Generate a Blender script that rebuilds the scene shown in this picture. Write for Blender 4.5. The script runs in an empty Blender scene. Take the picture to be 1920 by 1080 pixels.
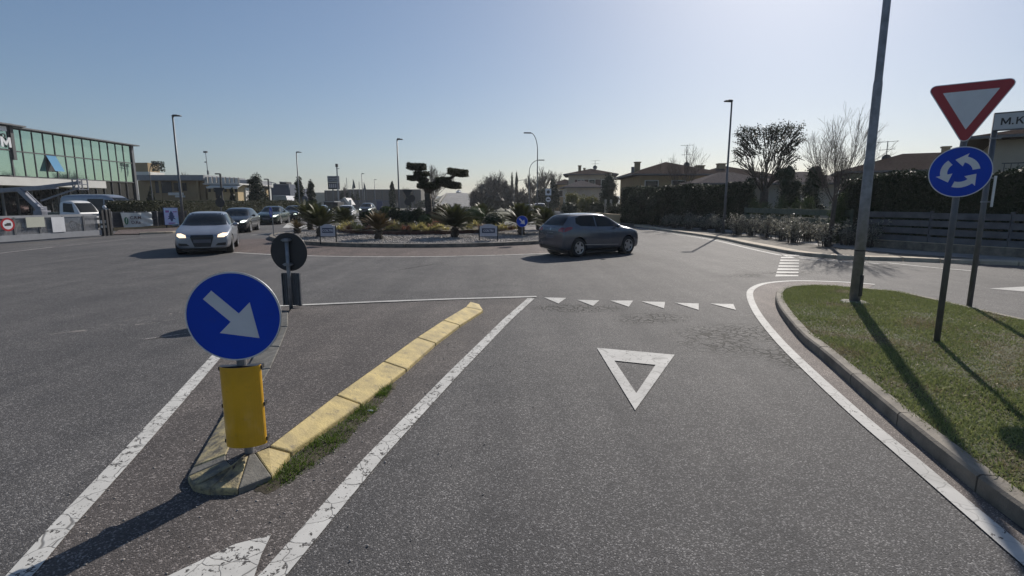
import bpy, bmesh, math, random
import numpy as np
from mathutils import Vector, Matrix, geometry
from mathutils.bvhtree import BVHTree
R = math.radians
PI = math.pi
random.seed(7)
SC = bpy.context.scene
COL = SC.collection
# ------------------------------------------------------------------ camera
CAM_H = 1.8
FPX = 983.0
PITCH = math.atan(162 / FPX)
cd = bpy.data.cameras.new('camera')
cam = bpy.data.objects.new('camera', cd)
COL.objects.link(cam)
cam.location = (0, 0, CAM_H)
cam.rotation_euler = (PI / 2 - PITCH, 0, 0)
cd.sensor_width = 36
cd.lens = FPX / 1920 * 36
cd.clip_start = 0.1
cd.clip_end = 5000
SC.camera = cam
# ------------------------------------------------------------------ world, sun, exposure
SUN_AZ, SUN_EL = R(27), R(32)          # azimuth clockwise from +Y
w = bpy.data.worlds.new('World')
SC.world = w
w.use_nodes = True
nt = w.node_tree
bg = nt.nodes['Background']
sky = nt.nodes.new('ShaderNodeTexSky')
sky.sky_type = 'NISHITA'
sky.sun_disc = False
sky.sun_elevation = SUN_EL
sky.sun_rotation = SUN_AZ
sky.air_density = 1.0
sky.dust_density = 1.0
sky.ozone_density = 3.0
gm = nt.nodes.new('ShaderNodeGamma'); gm.inputs[1].default_value = .73
hs = nt.nodes.new('ShaderNodeHueSaturation'); hs.inputs['Saturation'].default_value = 1.12; hs.inputs['Value'].default_value = .99
nt.links.new(sky.outputs[0], gm.inputs[0]); nt.links.new(gm.outputs[0], hs.inputs['Color']); tn = nt.nodes.new('ShaderNodeMix'); tn.data_type = 'RGBA'; tn.blend_type = 'MULTIPLY'; tn.inputs[0].default_value = 1; tn.inputs[7].default_value = (.94, .99, 1.08, 1)
nt.links.new(hs.outputs[0], tn.inputs[6]); nt.links.new(tn.outputs[2], bg.inputs[0])
bg.inputs[1].default_value = 0.1
sl = bpy.data.lights.new('sun', 'SUN')
sl.energy = 4.2
sl.angle = R(0.5)
sl.color = (1, .93, .84)
so = bpy.data.objects.new('sun', sl)
COL.objects.link(so)
sd = Vector((math.sin(SUN_AZ) * math.cos(SUN_EL), math.cos(SUN_AZ) * math.cos(SUN_EL), math.sin(SUN_EL)))
so.rotation_euler = (-sd).to_track_quat('-Z', 'Y').to_euler()
so.location = (20, 40, 60)
SC.view_settings.view_transform = 'Standard'
SC.view_settings.look = 'None'
SC.view_settings.exposure = 0.3
SC.view_settings.gamma = 1
SC.render.engine = 'CYCLES'
SC.cycles.max_bounces = 6
SC.cycles.volume_bounces = 0

# ------------------------------------------------------------------ helpers
cp, sp = math.cos(PITCH), math.sin(PITCH)
def G(px, py, z=0.0):
    u = (px - 960) / FPX; v = (py - 540) / FPX
    t = (CAM_H - z) / (sp + v * cp)
    return Vector((u * t, t * (cp - v * sp), z))
def P(px, py, Y):
    v = (540 - py) / FPX
    dz = Y * (v * cp - sp) / (cp + v * sp)
    dep = Y * cp - dz * sp
    return Vector(((px - 960) / FPX * dep, Y, CAM_H + dz))
def rnd(a, b): return random.uniform(a, b)

class MB:
    def __init__(s): s.v = []; s.f = []; s.m = []
    def add(s, vs, fs, mi=0):
        b = len(s.v); s.v += [tuple(p) for p in vs]
        for f in fs: s.f.append(tuple(b + i for i in f)); s.m.append(mi)
        return s
    def quad(s, a, b, c, d, mi=0): return s.add([a, b, c, d], [(0, 1, 2, 3)], mi)
    def box(s, c, d, rz=0, mi=0, M=None):
        x, y, z = d[0] / 2, d[1] / 2, d[2] / 2
        vs = [Vector(p) for p in ((-x,-y,-z),(x,-y,-z),(x,y,-z),(-x,y,-z),(-x,-y,z),(x,-y,z),(x,y,z),(-x,y,z))]
        m = M if M else Matrix.Rotation(rz, 3, 'Z')
        vs = [m @ p + Vector(c) for p in vs]
        return s.add(vs, [(3,2,1,0),(4,5,6,7),(0,1,5,4),(1,2,6,5),(2,3,7,6),(3,0,4,7)], mi)
    def beam(s, a, b, wd, ht, mi=0):
        a = Vector(a); b = Vector(b); d = b - a; L = d.length
        q = d.to_track_quat('X', 'Z').to_matrix()
        return s.box((a + b) / 2, (L, wd, ht), M=q, mi=mi)
    def tube(s, pts, rs, n=8, mi=0, cap=True):
        pts = [Vector(p) for p in pts]
        if not hasattr(rs, '__len__'): rs = [rs] * len(pts)
        vs = []; fs = []
        up = None
        for i, p in enumerate(pts):
            d = (pts[min(i + 1, len(pts) - 1)] - pts[max(i - 1, 0)]).normalized()
            if up is None:
                up = d.orthogonal().normalized()
            up = (up - d * up.dot(d))
            if up.length < 1e-6: up = d.orthogonal()
            up.normalize(); sd_ = d.cross(up)
            for k in range(n):
                a = 2 * PI * k / n
                vs.append(p + (up * math.cos(a) + sd_ * math.sin(a)) * rs[i])
        for i in range(len(pts) - 1):
            for k in range(n):
                k2 = (k + 1) % n
                fs.append((i * n + k, i * n + k2, (i + 1) * n + k2, (i + 1) * n + k))
        if cap:
            fs.append(tuple(range(n))[::-1]); fs.append(tuple((len(pts) - 1) * n + k for k in range(n)))
        return s.add(vs, fs, mi)
    def prism(s, poly, z0, z1, mi=0):
        n = len(poly)
        vs = [(p[0], p[1], z0) for p in poly] + [(p[0], p[1], z1) for p in poly]
        tris = geometry.tessellate_polygon([[Vector((p[0], p[1], 0)) for p in poly]])
        fs = [tuple(t) for t in tris]
        top = []
        for t in fs:
            a, b, c = [Vector(vs[i][:2]) for i in t]
            if (b - a).cross(c - a) < 0: t = t[::-1]
            top.append(tuple(i + n for i in t))
        bot = [tuple(i - n for i in t[::-1]) for t in top]
        ar = sum(poly[i][0] * poly[(i + 1) % n][1] - poly[(i + 1) % n][0] * poly[i][1] for i in range(n))
        side = [((i, (i + 1) % n, (i + 1) % n + n, i + n) if ar > 0 else ((i + 1) % n, i, i + n, (i + 1) % n + n)) for i in range(n)]
        return s.add(vs, top + bot + side, mi)
    def plate(s, poly, M, th, mi=0):
        """poly in local (x,y), extruded 0..th along local z, then matrix M"""
        t = MB(); t.prism(poly, 0, th, mi)
        return s.add([M @ Vector(p) for p in t.v], t.f, mi)
    def lathe(s, prof, n=16, M=None, mi=0):
        vs = []; fs = []
        for r, z in prof:
            for k in range(n):
                a = 2 * PI * k / n; p = Vector((r * math.cos(a), r * math.sin(a), z))
                vs.append(M @ p if M else p)
        for i in range(len(prof) - 1):
            for k in range(n):
                k2 = (k + 1) % n; fs.append((i * n + k, i * n + k2, (i + 1) * n + k2, (i + 1) * n + k))
        return s.add(vs, fs, mi)
    def blob(s, c, r, sub=2, jit=.12, mi=0):
        bm = bmesh.new(); bmesh.ops.create_icosphere(bm, subdivisions=sub, radius=1)
        vs = [Vector(c) + Vector((v.co.x * r[0], v.co.y * r[1], v.co.z * r[2])) * (1 + rnd(-jit, jit)) for v in bm.verts]
        fs = [tuple(v.index for v in f.verts) for f in bm.faces]; bm.free()
        return s.add(vs, fs, mi)
    def build(s, name, mats, parent=None, world=False, smooth=False, bevel=0, kind=None):
        me = bpy.data.meshes.new(name)
        vs = s.v
        if world and parent is not None:
            inv = pm(parent).inverted(); vs = [inv @ Vector(p) for p in vs]
        me.from_pydata(vs, [], s.f)
        if not isinstance(mats, (list, tuple)): mats = [mats]
        for m in mats: me.materials.append(m)
        if len(mats) > 1: me.polygons.foreach_set('material_index', s.m)
        if smooth: me.polygons.foreach_set('use_smooth', [True] * len(me.polygons))
        me.update()
        o = bpy.data.objects.new(name, me); COL.objects.link(o)
        if parent is not None: o.parent = parent
        if bevel:
            b = o.modifiers.new('bevel', 'BEVEL'); b.width = bevel; b.segments = 2; b.limit_method = 'ANGLE'
        if kind: o['kind'] = kind
        return o
def pm(o):
    m = Matrix.LocRotScale(o.location, o.rotation_euler, o.scale)
    return pm(o.parent) @ m if o.parent else m
def thing(name, label, cat, loc=(0, 0, 0), rz=0, group=None):
    o = bpy.data.objects.new(name, None); COL.objects.link(o)
    o.location = loc; o.rotation_euler = (0, 0, rz); o.empty_display_size = .3
    o['label'] = label; o['category'] = cat
    if group: o['group'] = group
    return o
def tag(o, label, cat, group=None, kind=None):
    if label: o['label'] = label
    if cat: o['category'] = cat
    if group: o['group'] = group
    if kind: o['kind'] = kind
    return o
def dup(root, loc, rz=0, label=None, group=None, scale=None):
    r = root.copy(); COL.objects.link(r); r.location = loc; r.rotation_euler = (0, 0, rz)
    if scale is not None: r.scale = (scale, scale, scale) if not hasattr(scale, '__len__') else scale
    if label: r['label'] = label
    if group: r['group'] = group
    for ch in list(root.children):
        c = ch.copy(); COL.objects.link(c); c.parent = r
        for g in list(ch.children):
            d = g.copy(); COL.objects.link(d); d.parent = c
    return r
def npmesh(name, V, F, mat, parent=None, kind=None, smooth=False):
    """V (n,3), F (m,k) numpy"""
    me = bpy.data.meshes.new(name)
    m, k = F.shape
    me.vertices.add(len(V)); me.vertices.foreach_set('co', V.astype(np.float32).ravel())
    me.loops.add(m * k); me.loops.foreach_set('vertex_index', F.astype(np.int32).ravel())
    me.polygons.add(m); me.polygons.foreach_set('loop_start', np.arange(0, m * k, k, dtype=np.int32))
    me.update(calc_edges=True); me.validate()
    me.materials.append(mat)
    o = bpy.data.objects.new(name, me); COL.objects.link(o)
    if parent is not None: o.parent = parent
    if kind: o['kind'] = kind
    return o

# ------------------------------------------------------------------ materials
def newmat(name):
    m = bpy.data.materials.new(name); m.use_nodes = True
    return m, m.node_tree, m.node_tree.nodes['Principled BSDF']
def N(t, typ, **kw):
    n = t.nodes.new(typ)
    for k, v in kw.items():
        if k.startswith('i_'):
            key = k[2:]; key = int(key) if key.isdigit() else key
            n.inputs[key].default_value = v
        else: setattr(n, k, v)
    return n
def mixc(t, fac, a, b):
    n = t.nodes.new('ShaderNodeMix'); n.data_type = 'RGBA'
    for sock, v in ((n.inputs[0], fac), (n.inputs[6], a), (n.inputs[7], b)):
        if hasattr(v, 'is_linked') or hasattr(v, 'links'): t.links.new(v, sock)
        elif isinstance(v, (int, float)): sock.default_value = v
        else: sock.default_value = (*v, 1) if len(v) == 3 else v
    return n.outputs[2]
def ramp(t, src, a, b, ca=(0, 0, 0), cb=(1, 1, 1)):
    n = t.nodes.new('ShaderNodeValToRGB'); e = n.color_ramp.elements
    e[0].position = a; e[1].position = b; e[0].color = (*ca, 1); e[1].color = (*cb, 1)
    t.links.new(src, n.inputs[0]); return n.outputs[0]
def noise(t, vec, scale, detail=4, rough=.6):
    n = N(t, 'ShaderNodeTexNoise'); n.inputs['Scale'].default_value = scale
    n.inputs['Detail'].default_value = detail; n.inputs['Roughness'].default_value = rough
    if vec is not None: t.links.new(vec, n.inputs['Vector'])
    return n.outputs['Fac']
def mth(t, op, a, b=None, clamp=False):
    n = t.nodes.new('ShaderNodeMath'); n.operation = op; n.use_clamp = clamp
    for i, v in enumerate((a, b)):
        if v is None: continue
        if isinstance(v, (int, float)): n.inputs[i].default_value = v
        else: t.links.new(v, n.inputs[i])
    return n.outputs[0]
def bump(t, bs, h, st=.3, dist=.01):
    b = N(t, 'ShaderNodeBump'); b.inputs['Strength'].default_value = st; b.inputs['Distance'].default_value = dist
    t.links.new(h, b.inputs['Height']); t.links.new(b.outputs[0], bs.inputs['Normal'])
def M(name, col, rough=.6, metal=0.0, var=.15, scale=3.0, bmp=0.0, bscale=40, island=0.0, spec=None, coat=0, col2=None, grime=None):
    m, t, bs = newmat(name)
    bs.inputs['Roughness'].default_value = rough; bs.inputs['Metallic'].default_value = metal
    if spec is not None: bs.inputs['Specular IOR Level'].default_value = spec
    if coat: bs.inputs['Coat Weight'].default_value = coat; bs.inputs['Coat Roughness'].default_value = .04
    tc = N(t, 'ShaderNodeTexCoord').outputs['Object']
    c2 = col2 if col2 else tuple(c * (1 - var) for c in col)
    c1 = tuple(min(1, c * (1 + var)) for c in col)
    f = noise(t, tc, scale, 5)
    f = ramp(t, f, .35, .65)
    c = mixc(t, f, c1, c2)
    if grime:
        g2 = ramp(t, noise(t, tc, grime[0], 8, .75), grime[1], grime[1] + .12); c = mixc(t, mth(t, 'MULTIPLY', g2, grime[2]), c, grime[3])
    if island:
        g = N(t, 'ShaderNodeNewGeometry').outputs['Random Per Island']
        k = mth(t, 'MULTIPLY_ADD', g, 2 * island); t.nodes[-1].inputs[2].default_value = 1 - island
        mul = t.nodes.new('ShaderNodeVectorMath'); mul.operation = 'SCALE'
        t.links.new(c, mul.inputs[0]); t.links.new(k, mul.inputs['Scale']); c = mul.outputs[0]
    t.links.new(c, bs.inputs['Base Color'])
    if bmp: bump(t, bs, noise(t, tc, bscale, 4), bmp, .01)
    return m
def leafmat(name, a, b, rough=.5, transl=.25):
    m, t, bs = newmat(name)
    g = N(t, 'ShaderNodeNewGeometry').outputs['Random Per Island']
    tc = N(t, 'ShaderNodeTexCoord').outputs['Object']
    f = mth(t, 'ADD', mth(t, 'MULTIPLY', g, .6), mth(t, 'MULTIPLY', noise(t, tc, 1.5, 3), .5), True)
    c = mixc(t, f, a, b)
    t.links.new(c, bs.inputs['Base Color']); bs.inputs['Roughness'].default_value = rough; bs.inputs['Specular IOR Level'].default_value = .18
    if transl:
        tr = N(t, 'ShaderNodeBsdfTranslucent'); t.links.new(c, tr.inputs[0])
        mx = N(t, 'ShaderNodeMixShader'); mx.inputs[0].default_value = transl
        t.links.new(bs.outputs[0], mx.inputs[1]); t.links.new(tr.outputs[0], mx.inputs[2])
        t.links.new(mx.outputs[0], t.nodes['Material Output'].inputs[0])
    return m
def emit(name, col, st):
    m, t, bs = newmat(name)
    bs.inputs['Base Color'].default_value = (*col, 1); bs.inputs['Emission Color'].default_value = (*col, 1)
    bs.inputs['Emission Strength'].default_value = st; return m

def ellmask(t, pos, cx, cy, rx, ry, rot, soft=.5):
    mp = N(t, 'ShaderNodeMapping'); mp.vector_type = 'TEXTURE'
    mp.inputs['Location'].default_value = (cx, cy, 0); mp.inputs['Rotation'].default_value = (0, 0, rot)
    mp.inputs['Scale'].default_value = (rx, ry, 1000)
    t.links.new(pos, mp.inputs[0])
    l = N(t, 'ShaderNodeVectorMath'); l.operation = 'LENGTH'; t.links.new(mp.outputs[0], l.inputs[0])
    return mth(t, 'SUBTRACT', 1.0, mth(t, 'MULTIPLY', mth(t, 'SUBTRACT', l.outputs['Value'], 1 - soft), 1 / soft, True), True)
def asphalt(name, dark, light, cracks=False, pebble=135, spots=.0, rough=.8):
    m, t, bs = newmat(name)
    pos = N(t, 'ShaderNodeNewGeometry').outputs['Position']
    v = N(t, 'ShaderNodeTexVoronoi'); v.inputs['Scale'].default_value = pebble; t.links.new(pos, v.inputs['Vector'])
    sep = N(t, 'ShaderNodeSeparateColor'); t.links.new(v.outputs['Color'], sep.inputs[0])
    c = ramp(t, sep.outputs[0], .0, 1, dark, light)
    n = t.nodes[-1].color_ramp; e = n.elements.new(.80); e.color = (*[(a + b) * .55 for a, b in zip(dark, light)], 1)
    n.elements[-1].color = (*[x * 2.3 for x in light], 1)
    big = noise(t, pos, .22, 6, .65)
    sc = ramp(t, big, .3, .7, (.72, .72, .73), (1.22, 1.20, 1.17))
    mid = noise(t, pos, 2.1, 6, .7)
    sc2 = ramp(t, mid, .3, .7, (.86, .86, .87), (1.12, 1.11, 1.1))
    mu = t.nodes.new('ShaderNodeMix'); mu.data_type = 'RGBA'; mu.blend_type = 'MULTIPLY'; mu.inputs[0].default_value = 1
    t.links.new(c, mu.inputs[6]); t.links.new(sc, mu.inputs[7])
    mu2 = t.nodes.new('ShaderNodeMix'); mu2.data_type = 'RGBA'; mu2.blend_type = 'MULTIPLY'; mu2.inputs[0].default_value = 1
    t.links.new(mu.outputs[2], mu2.inputs[6]); t.links.new(sc2, mu2.inputs[7])
    c = mu2.outputs[2]
    st_ = N(t, 'ShaderNodeMapping'); st_.inputs['Scale'].default_value = (1.6, .16, 1); st_.inputs['Rotation'].default_value = (0, 0, R(6)); t.links.new(pos, st_.inputs[0])
    trk = ramp(t, noise(t, st_.outputs[0], 1.0, 5, .6), .38, .66, (.86, .86, .87), (1.13, 1.12, 1.11))
    mu3 = t.nodes.new('ShaderNodeMix'); mu3.data_type = 'RGBA'; mu3.blend_type = 'MULTIPLY'; mu3.inputs[0].default_value = 1
    t.links.new(c, mu3.inputs[6]); t.links.new(trk, mu3.inputs[7]); c = mu3.outputs[2]
    # stretched pale wear streaks
    hgt = mth(t, 'MULTIPLY', v.outputs['Distance'], -1.0)
    if cracks:
        wob = N(t, 'ShaderNodeTexNoise'); wob.inputs['Scale'].default_value = 3.0; wob.inputs['Detail'].default_value = 5; t.links.new(pos, wob.inputs['Vector'])
        ad = N(t, 'ShaderNodeVectorMath'); ad.operation = 'MULTIPLY_ADD'; ad.inputs[1].default_value = (.22, .22, 0)
        t.links.new(wob.outputs['Color'], ad.inputs[0]); t.links.new(pos, ad.inputs[2])
        vd = N(t, 'ShaderNodeTexVoronoi'); vd.feature = 'DISTANCE_TO_EDGE'; vd.inputs['Scale'].default_value = 8.5
        t.links.new(ad.outputs[0], vd.inputs['Vector'])
        ck = ramp(t, vd.outputs['Distance'], .035, .10, (1, 1, 1), (0, 0, 0))
        msk = None
        for a in ((3.1, 6.8, 1.25, .95, .5), (2.2, 8.0, .75, .5, .3), (1.1, 8.8, 1.0, .45, 0), (3.2, 5.9, .35, .9, .15), (-2.6, 14.6, .12, 1.5, -.5), (6.5, 13.0, 2.0, .5, .3)):
            e = ellmask(t, pos, *a); msk = e if msk is None else mth(t, 'MAXIMUM', msk, e)
        nz = noise(t, pos, 1.3, 4, .7)
        msk = mth(t, 'MULTIPLY', msk, ramp(t, nz, .38, .47))
        k = mth(t, 'MULTIPLY', ck, msk)
        c = mixc(t, mth(t, 'MULTIPLY', k, .95), c, (.008, .008, .008))
        hgt = mth(t, 'SUBTRACT', hgt, mth(t, 'MULTIPLY', k, 3.0))
        # worn pale spots from spilt paint on the left lane
        ms = ellmask(t, pos, -5.6, 7.9, 2.6, .33, 1.1)
        n3 = noise(t, pos, 4.0, 3, .6)
        c = mixc(t, mth(t, 'MULTIPLY', mth(t, 'MULTIPLY', ms, ramp(t, n3, .58, .62)), .6), c, (.3, .27, .24))
    t.links.new(c, bs.inputs['Base Color'])
    bs.inputs['Roughness'].default_value = rough
    bs.inputs['Specular IOR Level'].default_value = .22
    bump(t, bs, hgt, .55, .006)
    return m
def paint(name, chips=.4, col=(.62, .61, .58)):
    m, t, bs = newmat(name)
    pos = N(t, 'ShaderNodeNewGeometry').outputs['Position']
    a = noise(t, pos, 9, 6, .75); b = noise(t, pos, 38, 4, .7)
    dirt = ramp(t, noise(t, pos, 1.7, 5, .7), .3, .75, tuple(x * 1.08 for x in col), tuple(x * .72 for x in col))
    v = N(t, 'ShaderNodeTexVoronoi'); v.feature = 'DISTANCE_TO_EDGE'; v.inputs['Scale'].default_value = 5.5
    ad = N(t, 'ShaderNodeVectorMath'); ad.operation = 'MULTIPLY_ADD'; ad.inputs[1].default_value = (.2, .2, 0)
    wob = N(t, 'ShaderNodeTexNoise'); wob.inputs['Scale'].default_value = 4; t.links.new(pos, wob.inputs['Vector'])
    t.links.new(wob.outputs['Color'], ad.inputs[0]); t.links.new(pos, ad.inputs[2]); t.links.new(ad.outputs[0], v.inputs['Vector'])
    ck = ramp(t, v.outputs['Distance'], .006, .022, (1, 1, 1), (0, 0, 0))
    s_ = mth(t, 'ADD', mth(t, 'MULTIPLY', a, .5), mth(t, 'MULTIPLY', b, .5))
    chip = ramp(t, s_, .5 + .13 * (1 - chips), .515 + .13 * (1 - chips))
    k = mth(t, 'MAXIMUM', chip, mth(t, 'MULTIPLY', ck, min(1, chips * 1.2)))
    c = mixc(t, k, dirt, (.075, .07, .068))
    t.links.new(c, bs.inputs['Base Color']); bs.inputs['Roughness'].default_value = .7; bs.inputs['Specular IOR Level'].default_value = .15
    bump(t, bs, mth(t, 'SUBTRACT', mth(t, 'MULTIPLY', b, .3), k), .4, .004)
    return m
mat = {}
mat['asphalt'] = asphalt('asphalt', (.058, .057, .058), (.130, .127, .125), cracks=True)
mat['asphalt_brown'] = asphalt('asphalt_brown', (.062, .056, .0535), (.130, .119, .113), pebble=120)
mat['apron'] = asphalt('apron_red', (.060, .048, .044), (.15, .12, .11), pebble=70)
mat['gutter'] = asphalt('gutter_dusty', (.13, .112, .102), (.225, .20, .185), pebble=200)
mat['far_asphalt'] = asphalt('far_asphalt', (.10, .10, .10), (.22, .215, .21), pebble=30)
mat['paint'] = paint('road_paint', .62, (.55, .54, .51))
mat['paint_new'] = paint('road_paint_fresh', .32, (.50, .49, .465))
mat['paint_old'] = paint('road_paint_worn', .95, (.40, .38, .36))
mat['ground'] = M('dry_ground', (.085, .085, .05), .9, var=.35, scale=.4, bmp=.5, bscale=8)
mat['soil'] = M('soil', (.055, .045, .028), .95, var=.4, scale=4, bmp=.6, bscale=60)
mat['bed'] = M('bed_gravel', (.10, .085, .068), .9, var=.35, scale=9, bmp=.8, bscale=50)
mat['concrete'] = M('concrete', (.22, .205, .185), .85, var=.25, scale=5, bmp=.4, bscale=60)
mat['kerbdark'] = M('kerb_concrete', (.175, .152, .122), .85, var=.35, scale=4, bmp=.5, bscale=70)
mat['beige'] = M('beige_paving', (.40, .335, .25), .85, var=.2, scale=3, bmp=.3, bscale=60)
mat['pavement'] = M('pavement_grey', (.24, .225, .21), .85, var=.15, scale=2, bmp=.2, bscale=60)
mat['galv'] = M('galvanised_steel', (.23, .235, .25), .5, metal=.55, var=.22, scale=7, bmp=.15, bscale=30, grime=(6, .58, .5, (.11, .09, .07)))
mat['galvdark'] = M('grey_painted_steel', (.11, .115, .125), .5, metal=.3, var=.15, scale=6)
mat['black'] = M('black_metal', (.018, .018, .02), .5, var=.2)
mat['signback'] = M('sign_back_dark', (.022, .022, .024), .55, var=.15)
mat['blue'] = M('sign_blue', (.003, .052, .45), .42, var=.08, scale=2, spec=.25, grime=(14, .60, .25, (.05, .07, .13)))
mat['white'] = M('sign_white', (.62, .63, .65), .35, var=.07, scale=3, grime=(10, .60, .3, (.38, .36, .33)))
mat['red'] = M('sign_red', (.33, .012, .02), .35, var=.08)
mat['whitewall'] = M('white_wall', (.62, .61, .58), .8, var=.08, scale=.8)
mat['grey'] = M('grey_panel', (.23, .24, .26), .6, var=.1)
mat['darkgrey'] = M('dark_grey_panel', (.05, .053, .06), .6, var=.15)
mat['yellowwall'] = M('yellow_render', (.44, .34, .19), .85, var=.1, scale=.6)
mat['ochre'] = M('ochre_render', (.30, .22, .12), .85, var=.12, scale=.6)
mat['creamwall'] = M('cream_render', (.38, .34, .28), .85, var=.1, scale=.6)
mat['greenwall'] = M('pale_green_render', (.23, .26, .20), .85, var=.1, scale=.6)
mat['rooftile'] = M('roof_tiles', (.055, .042, .037), .95, spec=0.0, var=.3, scale=6, bmp=.5, bscale=12)
mat['roofgrey'] = M('roof_tiles_grey', (.12, .105, .1), .95, spec=0.0, var=.25, scale=6, bmp=.5, bscale=12)
mat['bark'] = M('bark', (.075, .06, .048), .9, var=.3, scale=9, bmp=.6, bscale=40)
mat['barkgrey'] = M('grey_bark', (.13, .115, .1), .9, var=.3, scale=9, bmp=.5, bscale=40)
mat['twigdark'] = M('dark_twigs', (.045, .038, .03), .9, var=.2, scale=4)
mat['twig'] = M('twigs', (.105, .085, .07), .85, var=.2, scale=4)
mat['leaf_dark'] = leafmat('leaf_dark_green', (.008, .015, .006), (.028, .042, .017), transl=.15)
mat['leaf_mid'] = leafmat('leaf_mid_green', (.025, .045, .014), (.075, .10, .035))
mat['leaf_topiary'] = leafmat('pine_needles', (.018, .024, .010), (.065, .07, .035), transl=.25)
mat['leaf_yel'] = leafmat('variegated_leaf', (.26, .24, .06), (.55, .47, .2), transl=.4)
mat['leaf_rust'] = leafmat('rust_leaf', (.13, .05, .035), (.33, .16, .10), transl=.35)
mat['leaf_rose'] = leafmat('bush_leaf', (.05, .058, .03), (.44, .42, .36), rough=.45, transl=.3)
mat['leaf_hedge'] = leafmat('hedge_leaf', (.02, .026, .010), (.06, .062, .03), transl=.2)
mat['leaf_olive'] = leafmat('olive_leaf', (.09, .09, .025), (.2, .18, .06), transl=.35)
mat['cycad'] = leafmat('cycad_leaf', (.028, .042, .014), (.095, .095, .038), rough=.5, transl=.25)
mat['cycad_rust'] = leafmat('cycad_rust_leaf', (.055, .05, .02), (.16, .105, .05), rough=.55, transl=.25)
mat['weed'] = leafmat('weed_leaf', (.04, .075, .012), (.14, .20, .04), transl=.4)
mat['lawn'] = leafmat('lawn_blade', (.09, .125, .03), (.34, .36, .15), transl=.3, rough=.65)
mat['tyre'] = M('tyre_rubber', (.018, .018, .018), .75, var=.1)
mat['rim'] = M('alloy', (.45, .45, .46), .3, metal=.8, var=.05)
mat['glasscar'] = M('car_glass', (.006, .008, .009), .06, var=.1, spec=.22)
mat['plastic'] = M('black_plastic', (.02, .02, .022), .45, var=.1)
mat['taillight'] = M('tail_light_red', (.22, .01, .015), .15, var=.1, coat=1)
mat['lampglass'] = M('lamp_glass', (.5, .5, .5), .1, metal=.5, var=.1)
mat['plate'] = M('number_plate', (.10, .10, .12), .4, var=.1)
mat['head_warm'] = emit('headlight_warm', (1, .74, .48), 1.3)
mat['head_white'] = emit('headlight_white', (.9, 1, .85), 1.5)
mat['winglass'] = M('window_glass', (.012, .015, .018), .08, var=.2, spec=.35)
# ================================================================== SETTING
def sheet(name, pts, z, m, kind='structure', parent=None):
    b = MB(); n = len(pts)
    tris = geometry.tessellate_polygon([[Vector((p[0], p[1], 0)) for p in pts]])
    fs = []
    for t_ in tris:
        a, c, d = [Vector((pts[i][0], pts[i][1])) for i in t_]
        fs.append(tuple(t_) if (c - a).cross(d - a) > 0 else tuple(t_[::-1]))
    b.add([(p[0], p[1], z) for p in pts], fs)
    return b.build(name, m, parent, kind=kind)
def smoothpath(pts, n=8, closed=False):
    """Catmull-Rom through 2D/3D points"""
    pts = [Vector(p) for p in pts]; out = []
    N_ = len(pts)
    for i in range(N_ - (0 if closed else 1)):
        p0 = pts[(i - 1) % N_] if closed or i > 0 else pts[0]
        p1 = pts[i]; p2 = pts[(i + 1) % N_]
        p3 = pts[(i + 2) % N_] if closed or i + 2 < N_ else pts[-1]
        for k in range(n):
            t_ = k / n
            out.append(.5 * ((2 * p1) + (-p0 + p2) * t_ + (2 * p0 - 5 * p1 + 4 * p2 - p3) * t_ ** 2 + (-p0 + 3 * p1 - 3 * p2 + p3) * t_ ** 3))
    if not closed: out.append(pts[-1])
    return out
def offset(path, d, closed=False):
    out = []; n = len(path)
    for i, p in enumerate(path):
        a = path[(i - 1) % n] if closed or i else path[0]
        b = path[(i + 1) % n] if closed or i < n - 1 else path[-1]
        t_ = (b - a); t_.z = 0; t_.normalize()
        out.append(Vector((p.x - t_.y * d, p.y + t_.x * d, p.z)))
    return out
def strip(b, path, wd, z=None, closed=False, taper=None):
    L = offset(path, wd / 2, closed); Rr = offset(path, -wd / 2, closed); n = len(path)
    for i in range(n - (0 if closed else 1)):
        j = (i + 1) % n
        q = [Rr[i], Rr[j], L[j], L[i]]
        if z is not None: q = [(p.x, p.y, z) for p in q]
        b.quad(*q)
def kerb(name, path, wd, h, m, closed=False, seg=1.0, side=1, kind='structure', gap=.008):
    """kerb stones along path (outer face on the path; body to the side), with joints"""
    b = MB(); path = [Vector(p) for p in path]
    pts = path + ([path[0]] if closed else [])
    cum = [0]
    for i in range(len(pts) - 1): cum.append(cum[-1] + (pts[i + 1] - pts[i]).length)
    def at(s_):
        s_ = max(0, min(cum[-1], s_))
        for i in range(len(cum) - 1):
            if s_ <= cum[i + 1]: return pts[i].lerp(pts[i + 1], (s_ - cum[i]) / max(1e-6, cum[i + 1] - cum[i]))
        return pts[-1]
    nst = max(1, round(cum[-1] / seg)); L = cum[-1] / nst
    for k in range(nst):
        s0, s1 = k * L + gap, (k + 1) * L - gap
        dz = rnd(-.004, .004)
        m_ = max(2, int(seg / .35)); c = [at(s0 + (s1 - s0) * i / m_) for i in range(m_ + 1)]
        inn = offset(c, wd * side)
        outt = offset(c, .018 * side)
        vs = []
        for i in range(m_ + 1):
            o_, t_, n_ = c[i], outt[i], inn[i]
            vs += [(o_.x, o_.y, -.02), (o_.x, o_.y, h - .018 + dz), (t_.x, t_.y, h + dz), (n_.x, n_.y, h + dz), (n_.x, n_.y, -.02)]
        fs = []
        for i in range(m_):
            a, e = i * 5, (i + 1) * 5
            for q in range(4): fs.append((a + q, e + q, e + q + 1, a + q + 1))
        fs.append((0, 1, 2, 3, 4)); fs.append(tuple(m_ * 5 + i for i in (4, 3, 2, 1, 0)))
        if side < 0: fs = [f[::-1] for f in fs]
        b.add(vs, [f[::-1] for f in fs])
    return b.build(name, m, kind=kind)

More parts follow.
